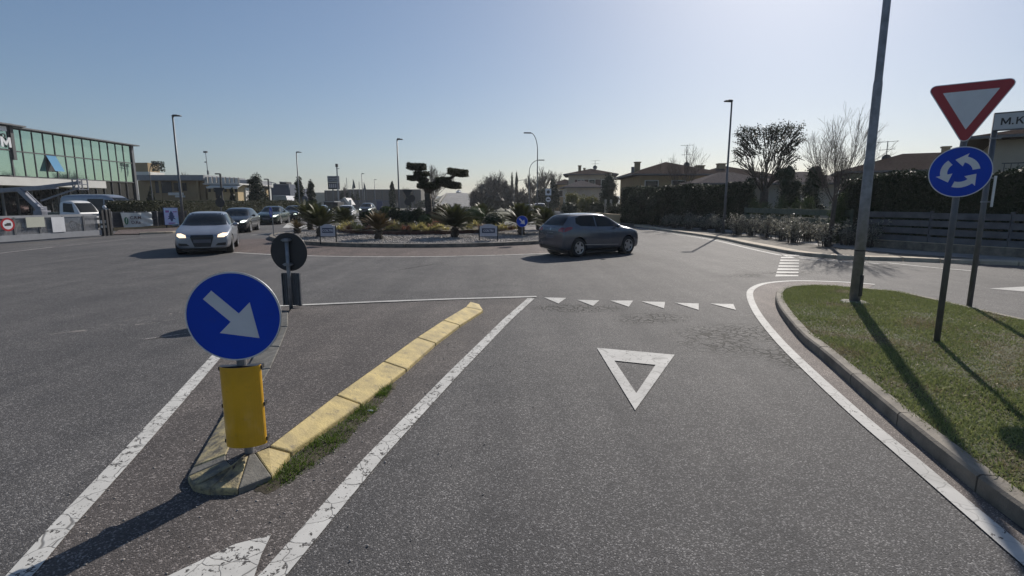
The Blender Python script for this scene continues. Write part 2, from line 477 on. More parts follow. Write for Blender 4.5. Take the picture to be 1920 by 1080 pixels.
# ground and asphalt
sheet('ground', [(-940, -360), (940, -360), (940, 1120), (-940, 1120)], -.05, mat['ground'])
sheet('road', [(-34, -14), (30, -14), (30, 16.5), (14, 17), (11, 22), (12, 44), (-24, 50), (-34, 34)], 0, mat['asphalt'])
far = MB()
def ribbon(b, pts, wd):
    pts = smoothpath(pts, 6); L = offset(pts, wd / 2); Rr = offset(pts, -wd / 2)
    for i in range(len(pts) - 1): b.quad(Rr[i], Rr[i + 1], L[i + 1], L[i])
b = MB(); ribbon(b, [(-16, 44, -.012), (-20, 55, -.012), (-20.5, 75, -.012), (-20, 120, -.012), (-30, 300, -.012)], 12); b.build('far_road', mat['far_asphalt'], kind='structure')
b = MB(); ribbon(b, [(6, 40, -.016), (6.5, 60, -.016), (6.5, 90, -.016), (12, 150, -.016)], 11); b.build('side_street', mat['far_asphalt'], kind='structure')
b = MB(); ribbon(b, [(9, 40, -.02), (13, 52, -.02), (17, 75, -.02)], 8); b.build('lane', mat['far_asphalt'], kind='structure')
b = MB(); ribbon(b, [(-9, 40, -.008), (-10.5, 70, -.008), (-11.2, 100, .25), (-13.5, 130, 1.2), (-17.5, 170, 3.0), (-21.5, 210, 4.7), (-24.5, 240, 5.6), (-28, 270, 5.9), (-33, 310, 5.2)], 8.2)
b.build('ramp_road', mat['far_asphalt'], kind='structure')
b = MB()
emb = smoothpath([(-10.5, 70, -.05), (-11.2, 100, .12), (-13.5, 130, 1.05), (-17.5, 170, 2.85), (-21.5, 210, 4.55), (-24.5, 240, 5.45), (-28, 270, 5.75), (-33, 310, 5.05)], 6)
for sgn in (1, -1):
    e0 = offset(emb, sgn * 3.9)
    e1 = offset(emb, sgn * 5.2)
    e2 = [Vector((p.x, p.y, -.1)) for p in offset(emb, sgn * 14)]
    e2 = [Vector((a.x + (c.x - a.x) * min(1, a.z / 5 + .05), c.y, -.1)) for a, c in zip(e1, e2)]
    for i in range(len(emb) - 1):
        b.quad(e0[i], e0[i + 1], e1[i + 1], e1[i]); b.quad(e1[i], e1[i + 1], e2[i + 1], e2[i])
b.build('embankment', mat['ground'], kind='structure')
gr = thing('guard_wall', 'pale low wall along the left edge of the rising ramp road', 'road barrier', (-16, 130, 0))
b = MB(); e0 = offset(emb, 4.6)
for i in range(10, len(e0) - 1):
    a, c = e0[i], e0[i + 1]
    b.add([(a.x, a.y, a.z - .3), (c.x, c.y, c.z - .3), (c.x, c.y, c.z + .35), (a.x, a.y, a.z + .35), (a.x - .3, a.y, a.z - .3), (c.x - .3, c.y, c.z - .3), (c.x - .3, c.y, c.z + .35), (a.x - .3, a.y, a.z + .35)],
          [(0, 1, 2, 3), (7, 6, 5, 4), (3, 2, 6, 7)])
b.build('wall', mat['pavement'], gr, world=True)

# ---- roundabout island
IC = Vector((-4.0, 29.5, 0)); IR = 8.75
ring = [Vector((IC.x + IR * math.cos(a), IC.y + IR * math.sin(a), 0)) for a in [2 * PI * k / 72 for k in range(72)]]
aring = [Vector((IC.x + 12.35 * math.cos(a), IC.y + 12.35 * math.sin(a), 0)) for a in [R(205 + 97 * k / 60) for k in range(61)]] + [Vector((IC.x + q * math.cos(R(t_)), IC.y + q * math.sin(R(t_)), 0)) for q, t_ in ((10.5, 312), (8, 325), (5, 320), (5, 200))]
sheet('roundabout_apron', aring, .004, mat['apron'])
b = MB(); strip(b, [Vector((IC.x + 12.35 * math.cos(a), IC.y + 12.3 * math.sin(a), 0)) for a in [R(241 + 60 * k / 60) for k in range(61)]], .14, .009)
b.build('roundabout_line', mat['paint'], kind='structure')
kerb('island_kerb', ring, .22, .15, mat['kerbdark'], True, 1.0, 1)
# gravel surface of the island
m, t, bs = newmat('white_gravel')
pos = N(t, 'ShaderNodeNewGeometry').outputs['Position']
v = N(t, 'ShaderNodeTexVoronoi'); v.inputs['Scale'].default_value = 17; t.links.new(pos, v.inputs['Vector'])
s_ = N(t, 'ShaderNodeSeparateColor'); t.links.new(v.outputs['Color'], s_.inputs[0])
t.links.new(ramp(t, s_.outputs[0], 0, 1, (.13, .115, .105), (.42, .39, .37)), bs.inputs['Base Color']); bs.inputs['Roughness'].default_value = .9
bump(t, bs, mth(t, 'MULTIPLY', v.outputs['Distance'], -1), 1.0, .08)
mat['gravel'] = m
GV = MB(); nr = 22
for i in range(nr + 1):
    r_ = (IR - .2) * i / nr
    for k in range(72):
        a = 2 * PI * k / 72
        z = .13 + .06 * (1 - (i / nr) ** 2) + (rnd(-.012, .012) if 0 < i < nr else 0)
        GV.v.append((IC.x + r_ * math.cos(a), IC.y + r_ * math.sin(a), z))
for i in range(nr):
    for k in range(72):
        k2 = (k + 1) % 72; GV.f.append((i * 72 + k, (i + 1) * 72 + k, (i + 1) * 72 + k2, i * 72 + k2)); GV.m.append(0)
GV.build('island_gravel', mat['gravel'], kind='structure')
def isl_z(x, y):
    r_ = math.hypot(x - IC.x, y - IC.y) / (IR - .2)
    return .13 + .06 * max(0, 1 - r_ * r_)
# loose stones (uncountable): visible relief on the gravel
def stones(name, n, sampler, smin, smax, m):
    V = []; F = []; base = np.array([(1,0,0),(-1,0,0),(0,1,0),(0,-1,0),(0,0,1),(0,0,-1)], float)
    tri = np.array([(0,2,4),(2,1,4),(1,3,4),(3,0,4),(2,0,5),(1,2,5),(3,1,5),(0,3,5)])
    rg = np.random.default_rng(5)
    for i in range(n):
        x, y, z = sampler(rg); s0 = rg.uniform(smin, smax)
        q = base * (s0 * rg.uniform(.6, 1.2, 3)) ; a = rg.uniform(0, 6.3); c_, s1 = math.cos(a), math.sin(a)
        q = q @ np.array([[c_, s1, 0], [-s1, c_, 0], [0, 0, .7]])
        V.append(q + (x, y, z)); F.append(tri + 6 * i)
    return npmesh(name, np.concatenate(V), np.concatenate(F), m, kind='stuff')
def smp(rg):
    while True:
        a = rg.uniform(PI, 2 * PI); r_ = IR - .28 - 5 * rg.uniform(0, 1) ** 1.5
        x = IC.x + r_ * math.cos(a); y = IC.y + r_ * math.sin(a)
        return x, y, isl_z(x, y) + .01
mat['stone'] = leafmat('pebble', (.13, .12, .11), (.45, .42, .39), rough=.8, transl=0)
stones('loose_gravel', 9000, smp, .02, .05, mat['stone'])
# raised bed edging (rusty steel) and soil
BC = Vector((-4.9, 30.3, 0))
def bed_r(a): return 4.75 + .35 * math.sin(2 * a + .6) + .25 * math.sin(3 * a)
bed = [Vector((BC.x + bed_r(a) * math.cos(a), BC.y + .92 * bed_r(a) * math.sin(a), 0)) for a in [2 * PI * k / 80 for k in range(80)]]
mat['corten'] = M('rusty_steel', (.075, .035, .028), .85, var=.35, scale=6)
b = MB()
for i in range(80):
    a, c = bed[i], bed[(i + 1) % 80]; d = offset(bed, .05, True); a2, c2 = d[i], d[(i + 1) % 80]
    z0, z1 = .1, .36
    b.quad((a.x, a.y, z0), (c.x, c.y, z0), (c.x, c.y, z1), (a.x, a.y, z1)); b.quad((a.x, a.y, z1), (c.x, c.y, z1), (c2.x, c2.y, z1), (a2.x, a2.y, z1))
    b.quad((c2.x, c2.y, z0), (a2.x, a2.y, z0), (a2.x, a2.y, z1), (c2.x, c2.y, z1))
tag(b.build('bed_edging', mat['corten']), 'low rusty steel edging around the planted middle of the roundabout', 'garden edging')
b = MB(); vs = [(BC.x, BC.y, .66)] + [((p.x - BC.x) * .6 + BC.x, (p.y - BC.y) * .6 + BC.y, .54) for p in bed] + [(p.x, p.y, .32) for p in offset(bed, .03, True)]
fs = [(0, 1 + i, 1 + (i + 1) % 80) for i in range(80)] + [(1 + i, 81 + i, 81 + (i + 1) % 80, 1 + (i + 1) % 80) for i in range(80)]
b.add(vs, fs).build('bed_soil', mat['soil'], kind='structure')

# ---- right lawn island
KP = smoothpath([G(*p, .12) for p in ((1920, 956), (1801, 865), (1672, 763), (1541, 653), (1498, 618), (1460, 570), (1455, 546), (1470, 537), (1500, 533.5), (1560, 534), (1640, 541), (1705, 549), (1920, 597))], 6)
KP = [Vector((2.95, -3, 0)), Vector((2.9, 0, 0))] + [Vector((p.x, p.y, 0)) for p in KP] + [Vector((8.2, 5, 0)), Vector((8.6, 2, 0)), Vector((9.2, -3, 0))]
kerb('lawn_kerb', KP, .115, .12, mat['kerbdark'], False, 1.0, -1)
inner = offset(KP, -.105)
sheet('lawn_soil', [(p.x, p.y) for p in inner], .105, M('lawn_soil', (.04, .05, .018), .95, var=.45, scale=2.5, bmp=.6, bscale=40, col2=(.065, .05, .026)))
WL = smoothpath([G(*p) for p in ((1640, 534), (1590, 530), (1500, 527), (1440, 531), (1412, 541), (1406, 556), (1420, 588), (1456, 634), (1505, 684), (1600, 772), (1700, 857), (1920, 1045))], 6)
WL = WL + [WL[-1] + (WL[-1] - WL[-2]).normalized() * k for k in (1, 3)]
# dusty gutter between the line and the kerb
kl = [p for p in KP if p.y > -2.5][:40]
gut = [Vector((p.x, p.y, 0)) for p in WL] 
kk = [p for p in KP if -4 < p.y]
i_end = min(range(len(kk)), key=lambda i: (kk[i] - Vector((WL[0].x, WL[0].y, 0))).length)
sheet('gutter', [(p.x, p.y) for p in gut] + [(p.x, p.y) for p in kk[1:i_end + 1]], .004, mat['gutter'])
b = MB(); strip(b, WL, .118, .009); b.build('edge_line', mat['paint_new'], kind='structure')

# ---- right verge: beige kerb stones, bushes bed, pavement
RK = smoothpath([G(*p) for p in ((1188, 424), (1215, 428), (1250, 434), (1300, 441), (1350, 449), (1400, 460), (1440, 468), (1480, 476), (1530, 482), (1600, 487), (1700, 490), (1790, 494))], 5)
RK = [Vector((p.x, p.y, 0)) for p in RK]
RK = RK + [Vector((17.0, 13.9, 0))]
kerb('verge_kerb', RK, .45, .11, mat['beige'], False, .9, 1, gap=.012)
rin = offset(RK, .44)
fence_line = [Vector((18.5, 11.5, 0)), Vector((15.6, 16.5, 0)), Vector((13.7, 20.5, 0)), Vector((13.6, 31.3, 0)), Vector((9.6, 43, 0))]
fl = [p for p in fence_line]
sheet('planting_bed', [(p.x, p.y) for p in rin] + [(17.0, 13.9)] + [(p.x, p.y) for p in fl[1:]], .09, mat['bed'])
pv = offset(fl, .85)
b = MB(); strip(b, offset(smoothpath(fl, 4), .85), 1.5, .097); b.build('pavement', mat['pavement'], kind='structure')
sheet('garden_ground', [(18.5, 11.5), (15.6, 16.5), (13.7, 20.5), (13.6, 31.3), (9.6, 43), (9, 60), (90, 60), (90, 5)][::1], .05, mat['ground'])
b = MB(); strip(b, smoothpath([G(*p) for p in ((1192, 427), (1250, 437), (1300, 444), (1350, 453), (1400, 465), (1440, 474), (1480, 481.5), (1530, 487), (1590, 491), (1640, 494), (1650, 495))], 5), .13, .006)
strip(b, [G(1665, 493), G(1700, 497), G(1760, 503), G(1822, 508)], .12, .006)
b.build('verge_line', mat['paint'], kind='structure')

# ---- road markings
b = MB(); strip(b, [G(20, 1098), G(40, 1078), G(120, 985), G(240, 855), G(330, 755), G(407, 668), G(462, 609), G(500, 578)], .125, .009)
b.build('left_line', mat['paint'], kind='structure')
b = MB(); strip(b, [G(494, 1098), G(516, 1076), G(700, 861), G(850, 702), G(950, 601), G(996, 560)], .13, .009); b.build('approach_line', mat['paint'], kind='structure')
b = MB(); strip(b, [G(505, 575.5), G(700, 567), G(850, 561.5), G(1006, 557)], .12, .013); b.build('junction_line', mat['paint_new'], kind='structure')
b = MB()
for q in (((1020, 557.5), (1062, 558.5), (1047, 569)), ((1082, 562), (1124, 563), (1112, 573.5)), ((1144, 563.5), (1187, 563.5), (1179, 575)), ((1203, 565), (1247, 566), (1245, 578)), ((1266, 567.5), (1310, 569), (1310, 581)), ((1332, 569), (1375, 570), (1380, 581))):
    b.add([G(*p, .009) for p in q], [(0, 2, 1)])
b.build('yield_teeth', mat['paint_new'], kind='structure')
b = MB(); o3 = [G(*p, .009) for p in ((1119, 652), (1265, 665), (1191, 769))]; cen = (o3[0] + o3[1] + o3[2]) / 3
i3 = [G(*p, .009) for p in ((1152, 676), (1229, 684), (1193, 737))]
for i in range(3): b.quad(o3[i], i3[i], i3[(i + 1) % 3], o3[(i + 1) % 3])
b.f = [f[::1] for f in b.f]
b.build('yield_triangle', mat['paint_new'], kind='structure')
b = MB()
for k in range(8):
    t0 = k / 8; y0 = 477.5 + 43 * t0 ** 1.12; hh = 2.1 + 1.9 * t0
    xl = 1466 - (y0 - 478) * .30; xr = 1499 - (y0 - 478) * .06
    b.quad(G(xl, y0, .006), G(xl - .35 * hh, y0 + hh, .006), G(xr, y0 + hh * .9, .006), G(xr, y0 + hh * .3, .006))
b.build('ladder_marking', mat['paint_new'], kind='structure')
b = MB(); b.add([G(*p, .009) for p in ((508, 1003), (440, 1020), (310, 1082), (200, 1130), (460, 1130), (490, 1040))], [(0, 1, 2, 3, 4, 5)]); b.build('chevron_marking', mat['paint'], kind='structure')
b = MB(); b.add([G(*p, .006) for p in ((1855, 541), (1925, 547), (1990, 549), (1990, 538), (1925, 537))], [(0, 1, 2, 3, 4)])
b.build('lane_arrow', mat['paint_new'], kind='structure')
b = MB(); strip(b, [G(-60, 484), G(0, 475), G(60, 468), (G(102, 463))], .16, .006); strip(b, [G(112, 462), G(180, 455), G(240, 448), (G(330, 441))], .1, .006)
strip(b, [G(268, 637), G(350, 626)], .035, .006)
b.build('faded_line', mat['paint_old'], kind='structure')
b = MB(); b.add([G(*p, .006) for p in ((530, 427), (541, 417), (580, 424), (575, 428))], [(0, 1, 2, 3)]); strip(b, [G(470, 441), G(520, 437.5)], .2, .006); b.build('far_marking', mat['paint'], kind='structure')
# brown dusty asphalt inside the splitter lines
sheet('median_asphalt', [(p.x, p.y) for p in (G(30, 1085), G(120, 985), G(407, 668), G(500, 577), G(850, 563), G(1000, 558), G(850, 702), G(516, 1076), G(400, 1180), G(0, 1140))], .004, mat['asphalt_brown'])

# ================================================================== TRAFFIC ISLAND (splitter)
ti = thing('traffic_island', 'triangular traffic island with brown asphalt top and yellow kerb stones', 'traffic island', G(460, 850))
mat['kerb_yellow'] = M('yellow_kerb_paint', (.43, .335, .14), .8, var=.3, scale=6, bmp=.5, bscale=55, col2=(.34, .27, .13), grime=(9, .56, .75, (.13, .115, .09)))
mat['kerb_grey'] = M('bare_kerb', (.16, .15, .13), .85, var=.3, scale=7, bmp=.5, bscale=55)
mat['kerb_worn'] = M('worn_yellow_kerb', (.36, .29, .14), .85, var=.5, scale=8, bmp=.5, bscale=55, col2=(.17, .155, .13), grime=(12, .48, .8, (.09, .08, .065)))
HT = .12
inn = [G(504, 836, HT), G(630, 740, HT), G(719, 677, HT), G(782, 632, HT), G(831, 600, HT), G(873, 575, HT)]
out = [G(545, 851, .03), G(677, 760, .03), G(762, 694, .03), G(817, 645, .03), G(862, 611, .03), G(906, 583, .03)]
def stone(b, i0, i1, o1, o0, mi=0):
    c = (i0 + i1 + o1 + o0) / 4
    sh = lambda p, k=.985: c + (p - c) * k
    i0, i1, o1, o0 = sh(i0), sh(i1), sh(o1), sh(o0)
    z = lambda p, h: (p.x, p.y, h)
    # subdivide the top a little so it can carry a rounded, rough edge
    vs = [z(i0, HT), z(i1, HT), z(o1, .045), z(o0, .045), z(i0, -.02), z(i1, -.02), z(o1, -.02), z(o0, -.02)]
    fs = [(0, 1, 2, 3), (3, 2, 6, 7), (1, 0, 4, 5), (0, 3, 7, 4), (2, 1, 5, 6)]
    a = (Vector(vs[1]) - Vector(vs[0])).cross(Vector(vs[3]) - Vector(vs[0]))
    if a.z < 0: fs = [f[::-1] for f in fs]
    b.add(vs, fs, mi)
for i in range(5):
    b = MB(); stone(b, inn[i], inn[i + 1], out[i + 1], out[i])
    b.build('kerb_stone', mat['kerb_yellow'], ti, world=True, bevel=.012)
b = MB(); stone(b, inn[5], G(882, 570.5, .07), G(899, 573, .02), out[5]); b.build('kerb_stone', mat['kerb_yellow'], ti, world=True, bevel=.012)
# nose fan
fc = [G(504, 838, HT), G(478, 848, HT), G(466, 852, HT), G(450, 862, HT), G(436, 872, HT), G(424, 862, HT), G(424, 852, HT)]
fo = [G(545, 853, .03), G(510, 896, .03), G(446, 921, .03), G(392, 922, .03), G(362, 915, .03), G(351, 897, .03), G(361, 880, .03)]
fm = ['kerb_yellow', 'kerb_grey', 'kerb_worn', 'kerb_worn', 'kerb_worn', 'kerb_grey']
for i in range(6):
    b = MB(); stone(b, fc[i], fc[i + 1], fo[i + 1], fo[i]); b.build('kerb_stone', mat[fm[i]], ti, world=True, bevel=.01)
# left side
li = [G(424, 852, HT), G(470, 753, HT), G(507, 690, HT), G(525, 650, HT), G(540, 612, HT), G(540, 585, HT)]
lo = [G(361, 880, .03), G(416, 785, .03), G(458, 700, .03), G(488, 650, .03), G(505, 615, .03), G(512, 588, .03)]
for i in range(5):
    b = MB(); stone(b, li[i], li[i + 1], lo[i + 1], lo[i]); b.build('kerb_stone', mat['kerb_worn' if i == 0 else 'kerb_grey'], ti, world=True, bevel=.012)
top = [(p.x, p.y) for p in inn] + [(G(882, 571).x, G(882, 571).y), (G(700, 573).x, G(700, 573).y), (G(548, 582).x, G(548, 582).y)] + [(p.x, p.y) for p in li[::-1]] + [(p.x, p.y) for p in fc[::-1][1:-1]]
b = MB(); n = len(top)
# top surface slopes down to the road at the far end
def tz(p): return .116 if p[1] < 7.6 else max(.02, .116 - (p[1] - 7.6) * .07)
tris = geometry.tessellate_polygon([[Vector((p[0], p[1], 0)) for p in top]])
fs = []
for t_ in tris:
    a, c, d = [Vector(top[i]) for i in t_]
    fs.append(tuple(t_) if (c - a).cross(d - a) > 0 else tuple(t_[::-1]))
b.add([(p[0], p[1], tz(p)) for p in top], fs)
b.add([(p[0], p[1], tz(p)) for p in top] + [(p[0], p[1], -.01) for p in top], [(i, (i + 1) % n, (i + 1) % n + n, i + n) for i in range(n)])
b.build('infill', mat['asphalt_brown'], ti, world=True)

# ================================================================== LAWN, WEEDS (uncountable)
def inpoly(x, y, poly):
    n = len(poly); c = np.zeros(len(x), bool); j = n - 1
    for i in range(n):
        xi, yi = poly[i][0], poly[i][1]; xj, yj = poly[j][0], poly[j][1]
        cond = ((yi > y) != (yj > y)) & (x < (xj - xi) * (y - yi) / (yj - yi + 1e-12) + xi)
        c ^= cond; j = i
    return c
def blades(name, x, y, z, h, wd, m, lean=.6, parent=None, kind='stuff', seed=1):
    rg = np.random.default_rng(seed); n = len(x)
    a = rg.uniform(0, 2 * PI, n); l = rg.uniform(0, lean, n) * h; a2 = rg.uniform(0, 2 * PI, n)
    b0 = np.stack([x - np.cos(a) * wd / 2, y - np.sin(a) * wd / 2, z], 1)
    b1 = np.stack([x + np.cos(a) * wd / 2, y + np.sin(a) * wd / 2, z], 1)
    tp = np.stack([x + np.cos(a2) * l, y + np.sin(a2) * l, z + h], 1)
    V = np.stack([b0, b1, tp], 1).reshape(-1, 3); F = np.arange(3 * n).reshape(-1, 3)
    return npmesh(name, V, F, m, parent, kind)
rg = np.random.default_rng(3)
poly = [(p.x, p.y) for p in offset(KP, -.085)]
n = 420000
x = rg.uniform(2.9, 9.3, n); y = 1.2 + 10.8 * rg.uniform(0, 1, n)
k = inpoly(x, y, poly) & (x > .55 * y - 1.5) & (x < 1.05 * y + 1.2)
x, y = x[k], y[k]
dens = .5 + .5 * np.sin(x * 2.1 + np.sin(y * 1.7) * 2) * np.sin(y * 2.3 + np.cos(x * 1.3) * 2)
dens2 = .5 + .5 * np.sin(x * 7.1 + 2 * np.sin(y * 5.7)) * np.sin(y * 6.3 + 2 * np.cos(x * 5.3))
k = rg.uniform(0, 1, len(x)) < .45 + .35 * dens + .35 * dens2
x, y, dens = x[k], y[k], dens[k]
h = rg.uniform(.010, .036, len(x)) * (.7 + .8 * dens)
dry = (np.sin(x * 3.3 + 1.7 * np.sin(y * 2.9)) * np.sin(y * 2.1 + 1.3 * np.cos(x * 2.7)) + rg.normal(0, .35, len(x))) > .55
mat['straw'] = leafmat('dry_blade', (.16, .13, .06), (.34, .29, .16), rough=.7, transl=.3)
blades('dry_grass', x[dry], y[dry], np.full(dry.sum(), .106), h[dry] * .7, rg.uniform(.005, .013, dry.sum()), mat['straw'], 3.0, seed=9)
nl = 900; lx = rg.uniform(3, 8.2, nl); ly = rg.uniform(2, 11.4, nl); kk_ = inpoly(lx, ly, poly); lx, ly = lx[kk_], ly[kk_]
a_ = rg.uniform(0, 6.28, len(lx)); s1_ = rg.uniform(.008, .022, len(lx)); V_ = []
for i_ in range(4):
    V_.append(np.stack([lx + np.cos(a_ + i_ * 1.57) * s1_ * (1 if i_ % 2 else .5), ly + np.sin(a_ + i_ * 1.57) * s1_ * (1 if i_ % 2 else .5), .128 + rg.uniform(-.006, .01, len(lx))], 1))
npmesh('fallen_leaves', np.stack(V_, 1).reshape(-1, 3), np.arange(4 * len(lx)).reshape(-1, 4), mat['straw'], kind='stuff')
x, y, h, dens = x[~dry], y[~dry], h[~dry], dens[~dry]
blades('lawn_grass', x, y, np.full(len(x), .104), h, rg.uniform(.006, .016, len(x)), mat['lawn'], 1.8)
# weeds along the right foot of the traffic island kerb
wx = []; wy = []; wh = []
wp = [G(500, 915), G(560, 872), G(610, 835), G(650, 802), G(690, 768), G(735, 722)]
wpd = [.10, .14, .15, .11, .10, .04]
for i in range(len(wp) - 1):
    for _ in range(1500):
        u_ = rnd(0, 1); c = wp[i].lerp(wp[i + 1], u_); r_ = wpd[i] * (1 - u_) + wpd[i + 1] * u_
        if math.sin(c.y * 23) * math.sin(c.y * 11 + 1) < .05 and rnd(0, 1) < .9: continue
        a = rnd(0, 6.28); q = r_ * math.sqrt(rnd(0, 1)); wx.append(c.x + math.cos(a) * q * 1.0); wy.append(c.y + math.sin(a) * q * .9)
        wh.append(rnd(.015, .075) * (1.3 - q / r_) * (.6 + .6 * abs(math.sin(c.y * 9))))
wx, wy, wh = np.array(wx), np.array(wy), np.array(wh)
blades('weeds', wx, wy, np.full(len(wx), .002), wh, rg.uniform(.004, .011, len(wx)), mat['weed'], 1.3)
bw = MB()
for i in range(len(wp) - 1):
    for q in range(5):
        c = wp[i].lerp(wp[i + 1], (q + .5) / 5); bw.blob((c.x, c.y, -.005), (wpd[i] * .8, .12, .022), 2, .2)
bw.build('weed_soil', mat['soil'], kind='structure')
# scattered road grit around the island (uncountable small stones)
def smp2(rg_):
    while True:
        x_ = rg_.uniform(-2.9, .4); y_ = rg_.uniform(2.3, 9)
        e = min((Vector((x_, y_, 0)) - Vector((p.x, p.y, 0))).length for p in out + fo + lo)
        if rg_.uniform() < math.exp(-e * 2.2): return x_, y_, .006
stones('road_grit', 900, smp2, .003, .010, mat['stone'])
# ================================================================== SIGNS AND LAMPS
def frame(o, yaw):
    """matrix: local x = right along the face, y = up, z = normal; yaw 0 faces -Y (the camera side)"""
    x = Vector((math.cos(yaw), math.sin(yaw), 0)); z = Vector((math.sin(yaw), -math.cos(yaw), 0)); y = Vector((0, 0, 1))
    m = Matrix((x, y, z)).transposed().to_4x4(); m.translation = Vector(o); return m
def circ(r, n=48, cx=0, cy=0): return [(cx + r * math.cos(2 * PI * k / n), cy + r * math.sin(2 * PI * k / n)) for k in range(n)]
def ringplate(b, ro, ri, Mx, z, n=64, mi=0):
    vs = []; 
    for k in range(n):
        a = 2 * PI * k / n
        vs += [Mx @ Vector((ro * math.cos(a), ro * math.sin(a), z)), Mx @ Vector((ri * math.cos(a), ri * math.sin(a), z))]
    b.add(vs, [(2 * k, (2 * k + 2) % (2 * n), (2 * k + 3) % (2 * n), 2 * k + 1) for k in range(n)], mi)
def txt(name, s, size, Mx, m, parent, ext=.0015, bold=.0, align='CENTER'):
    cu = bpy.data.curves.new(name, 'FONT'); cu.body = s; cu.size = size; cu.align_x = align; cu.align_y = 'CENTER'; cu.extrude = ext; cu.offset = bold
    o = bpy.data.objects.new(name, cu); COL.objects.link(o); bpy.context.view_layer.update()
    me = bpy.data.meshes.new_from_object(o.evaluated_get(bpy.context.evaluated_depsgraph_get()))
    bpy.data.objects.remove(o)
    me.transform(pm(parent).inverted() @ Mx if parent is not None else Mx); me.materials.clear(); me.materials.append(m); me.name = name
    q = bpy.data.objects.new(name, me); COL.objects.link(q); q.parent = parent; return q
def arrow_poly(L, wd, hw, hl):
    # arrow pointing to +x, centred
    return [(-L / 2, -wd / 2), (L / 2 - hl, -wd / 2), (L / 2 - hl, -hw / 2), (L / 2, 0), (L / 2 - hl, hw / 2), (L / 2 - hl, wd / 2), (-L / 2, wd / 2)]
def keep_right(name, label, loc, R_, zc, yaw, group=None, sleeve=False, rp=.03, zbase=0):
    t_ = thing(name, label, 'traffic sign', loc, 0, group)
    c = Vector((loc[0], loc[1], zc)); Mx = frame(c, yaw) @ Matrix.Translation((0, 0, .05))
    b = MB(); b.plate(circ(R_, 64), Mx, .012); d = b.build('sign_disc', [mat['galv']], t_, world=True)
    b = MB(); b.plate(circ(R_ * .965, 64), Mx @ Matrix.Translation((0, 0, .0125)), .0015); b.build('sign_face', mat['blue'], d, world=True)
    b = MB(); ringplate(b, R_ * .995, R_ * .967, Mx, .0155); b.build('white_rim', mat['white'], d, world=True)
    Ma = Mx @ Matrix.Translation((0, 0, .0145)) @ Matrix.Rotation(-PI / 4, 4, 'Z')
    b = MB(); b.plate(arrow_poly(R_ * 1.42, R_ * .26, R_ * .95, R_ * .68), Ma, .0015); b.build('arrow', mat['white'], d, world=True)
    b = MB(); b.tube([(loc[0], loc[1], zbase - .05), (loc[0], loc[1], zc + R_ * .7)], rp, 14); b.build('post', mat['galv'], t_, world=True, smooth=False)
    for dz in (-.45 * R_, .45 * R_):
        b = MB(); b.box(c + Vector((0, 0, dz)), (.1, .1, .03), yaw); b.build('clamp', mat['galvdark'], t_, world=True)
    return t_
# 1. foreground keep-right sign with yellow sleeve
loc = G(468, 852, .1); Y0 = loc.y
zc = P(443, 593, Y0 - .05).z
kr = keep_right('keep_right_sign', 'large blue sign with white arrow above a yellow post sleeve on the near traffic island', loc, .29, zc, R(8), rp=.03, zbase=.08)
zt, zb = P(455, 690, Y0 - .1).z, P(455, 840, Y0 - .1).z
b = MB(); n = 20; wd_ = .128
arc = [(wd_ * math.sin(a), .05 + .075 * math.cos(a)) for a in [-PI / 2 + PI * k / n for k in range(n + 1)]]
Ms = frame((loc.x, loc.y + .02, 0), R(8)) @ Matrix.Translation((.0, 0, .0))
def sl(x, z, d): return Ms @ Vector((x, z, d))
for i in range(n):
    (x0, d0), (x1, d1) = arc[i], arc[i + 1]
    b.quad(sl(x0, zb, d0), sl(x1, zb, d1), sl(x1, zt, d1), sl(x0, zt, d0))
    k = .975
    b.quad(sl(x1 * k, zb, d1 * k), sl(x0 * k, zb, d0 * k), sl(x0 * k, zt, d0 * k), sl(x1 * k, zt, d1 * k), 1)
    b.quad(sl(x0, zt, d0), sl(x1, zt, d1), sl(x1 * k, zt, d1 * k), sl(x0 * k, zt, d0 * k), 1)
mat['sleeve'] = M('yellow_reflective_sleeve', (.66, .35, .008), .38, var=.14, scale=3, coat=.4, grime=(11, .58, .35, (.22, .12, .02)))
b.build('sleeve', [mat['sleeve'], mat['plastic']], kr, world=True, smooth=False)
b = MB()
cap = [(x * .965, d * .96) for x, d in arc] + [(wd_ * .85, .02), (-wd_ * .85, .02)]
vs = [sl(x, zt - .035, d) for x, d in cap]
b.add(vs, [tuple(range(len(vs)))])
b.build('sleeve_cap', mat['plastic'], kr, world=True)
for dz in (zt - .02, (zt + zb) / 2, zb + .03):
    b = MB(); b.box(sl(0, dz, .035), (.27, .05, .025), R(8)); b.build('sleeve_bracket', mat['plastic'], kr, world=True)
b = MB()
for k in (0,): 
    b.plate([(-wd_ * .8, zb), (wd_ * .8, zb), (wd_ * .8, zt - .02), (-wd_ * .8, zt - .02)], Ms @ Matrix.Translation((0, 0, .012)), .004)
b.build('sleeve_back', mat['galvdark'], kr, world=True)

# 2. sign seen from behind, at the far corner of the island
loc = G(546, 579, .03); Y1 = loc.y
zc = P(540, 473, Y1).z
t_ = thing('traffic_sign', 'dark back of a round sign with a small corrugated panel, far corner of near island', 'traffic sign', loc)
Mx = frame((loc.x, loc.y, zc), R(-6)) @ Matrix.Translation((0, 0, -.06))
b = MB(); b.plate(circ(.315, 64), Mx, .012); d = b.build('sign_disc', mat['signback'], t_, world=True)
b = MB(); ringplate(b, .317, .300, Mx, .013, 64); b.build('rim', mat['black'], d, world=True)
b = MB(); b.tube([(loc.x, loc.y, -.02), (loc.x, loc.y, zc + .23)], .03, 14); b.build('post', mat['galv'], t_, world=True, smooth=True)
for dz in (-.2, .2):
    b = MB(); b.box((loc.x, loc.y - .0, zc + dz), (.15, .075, .018), R(-6)); b.box((loc.x, loc.y, zc + dz), (.1, .1, .045), R(-6)); b.build('clamp', mat['galv'], t_, world=True)
z1, z0 = P(540, 513, Y1).z, P(540, 574, Y1).z
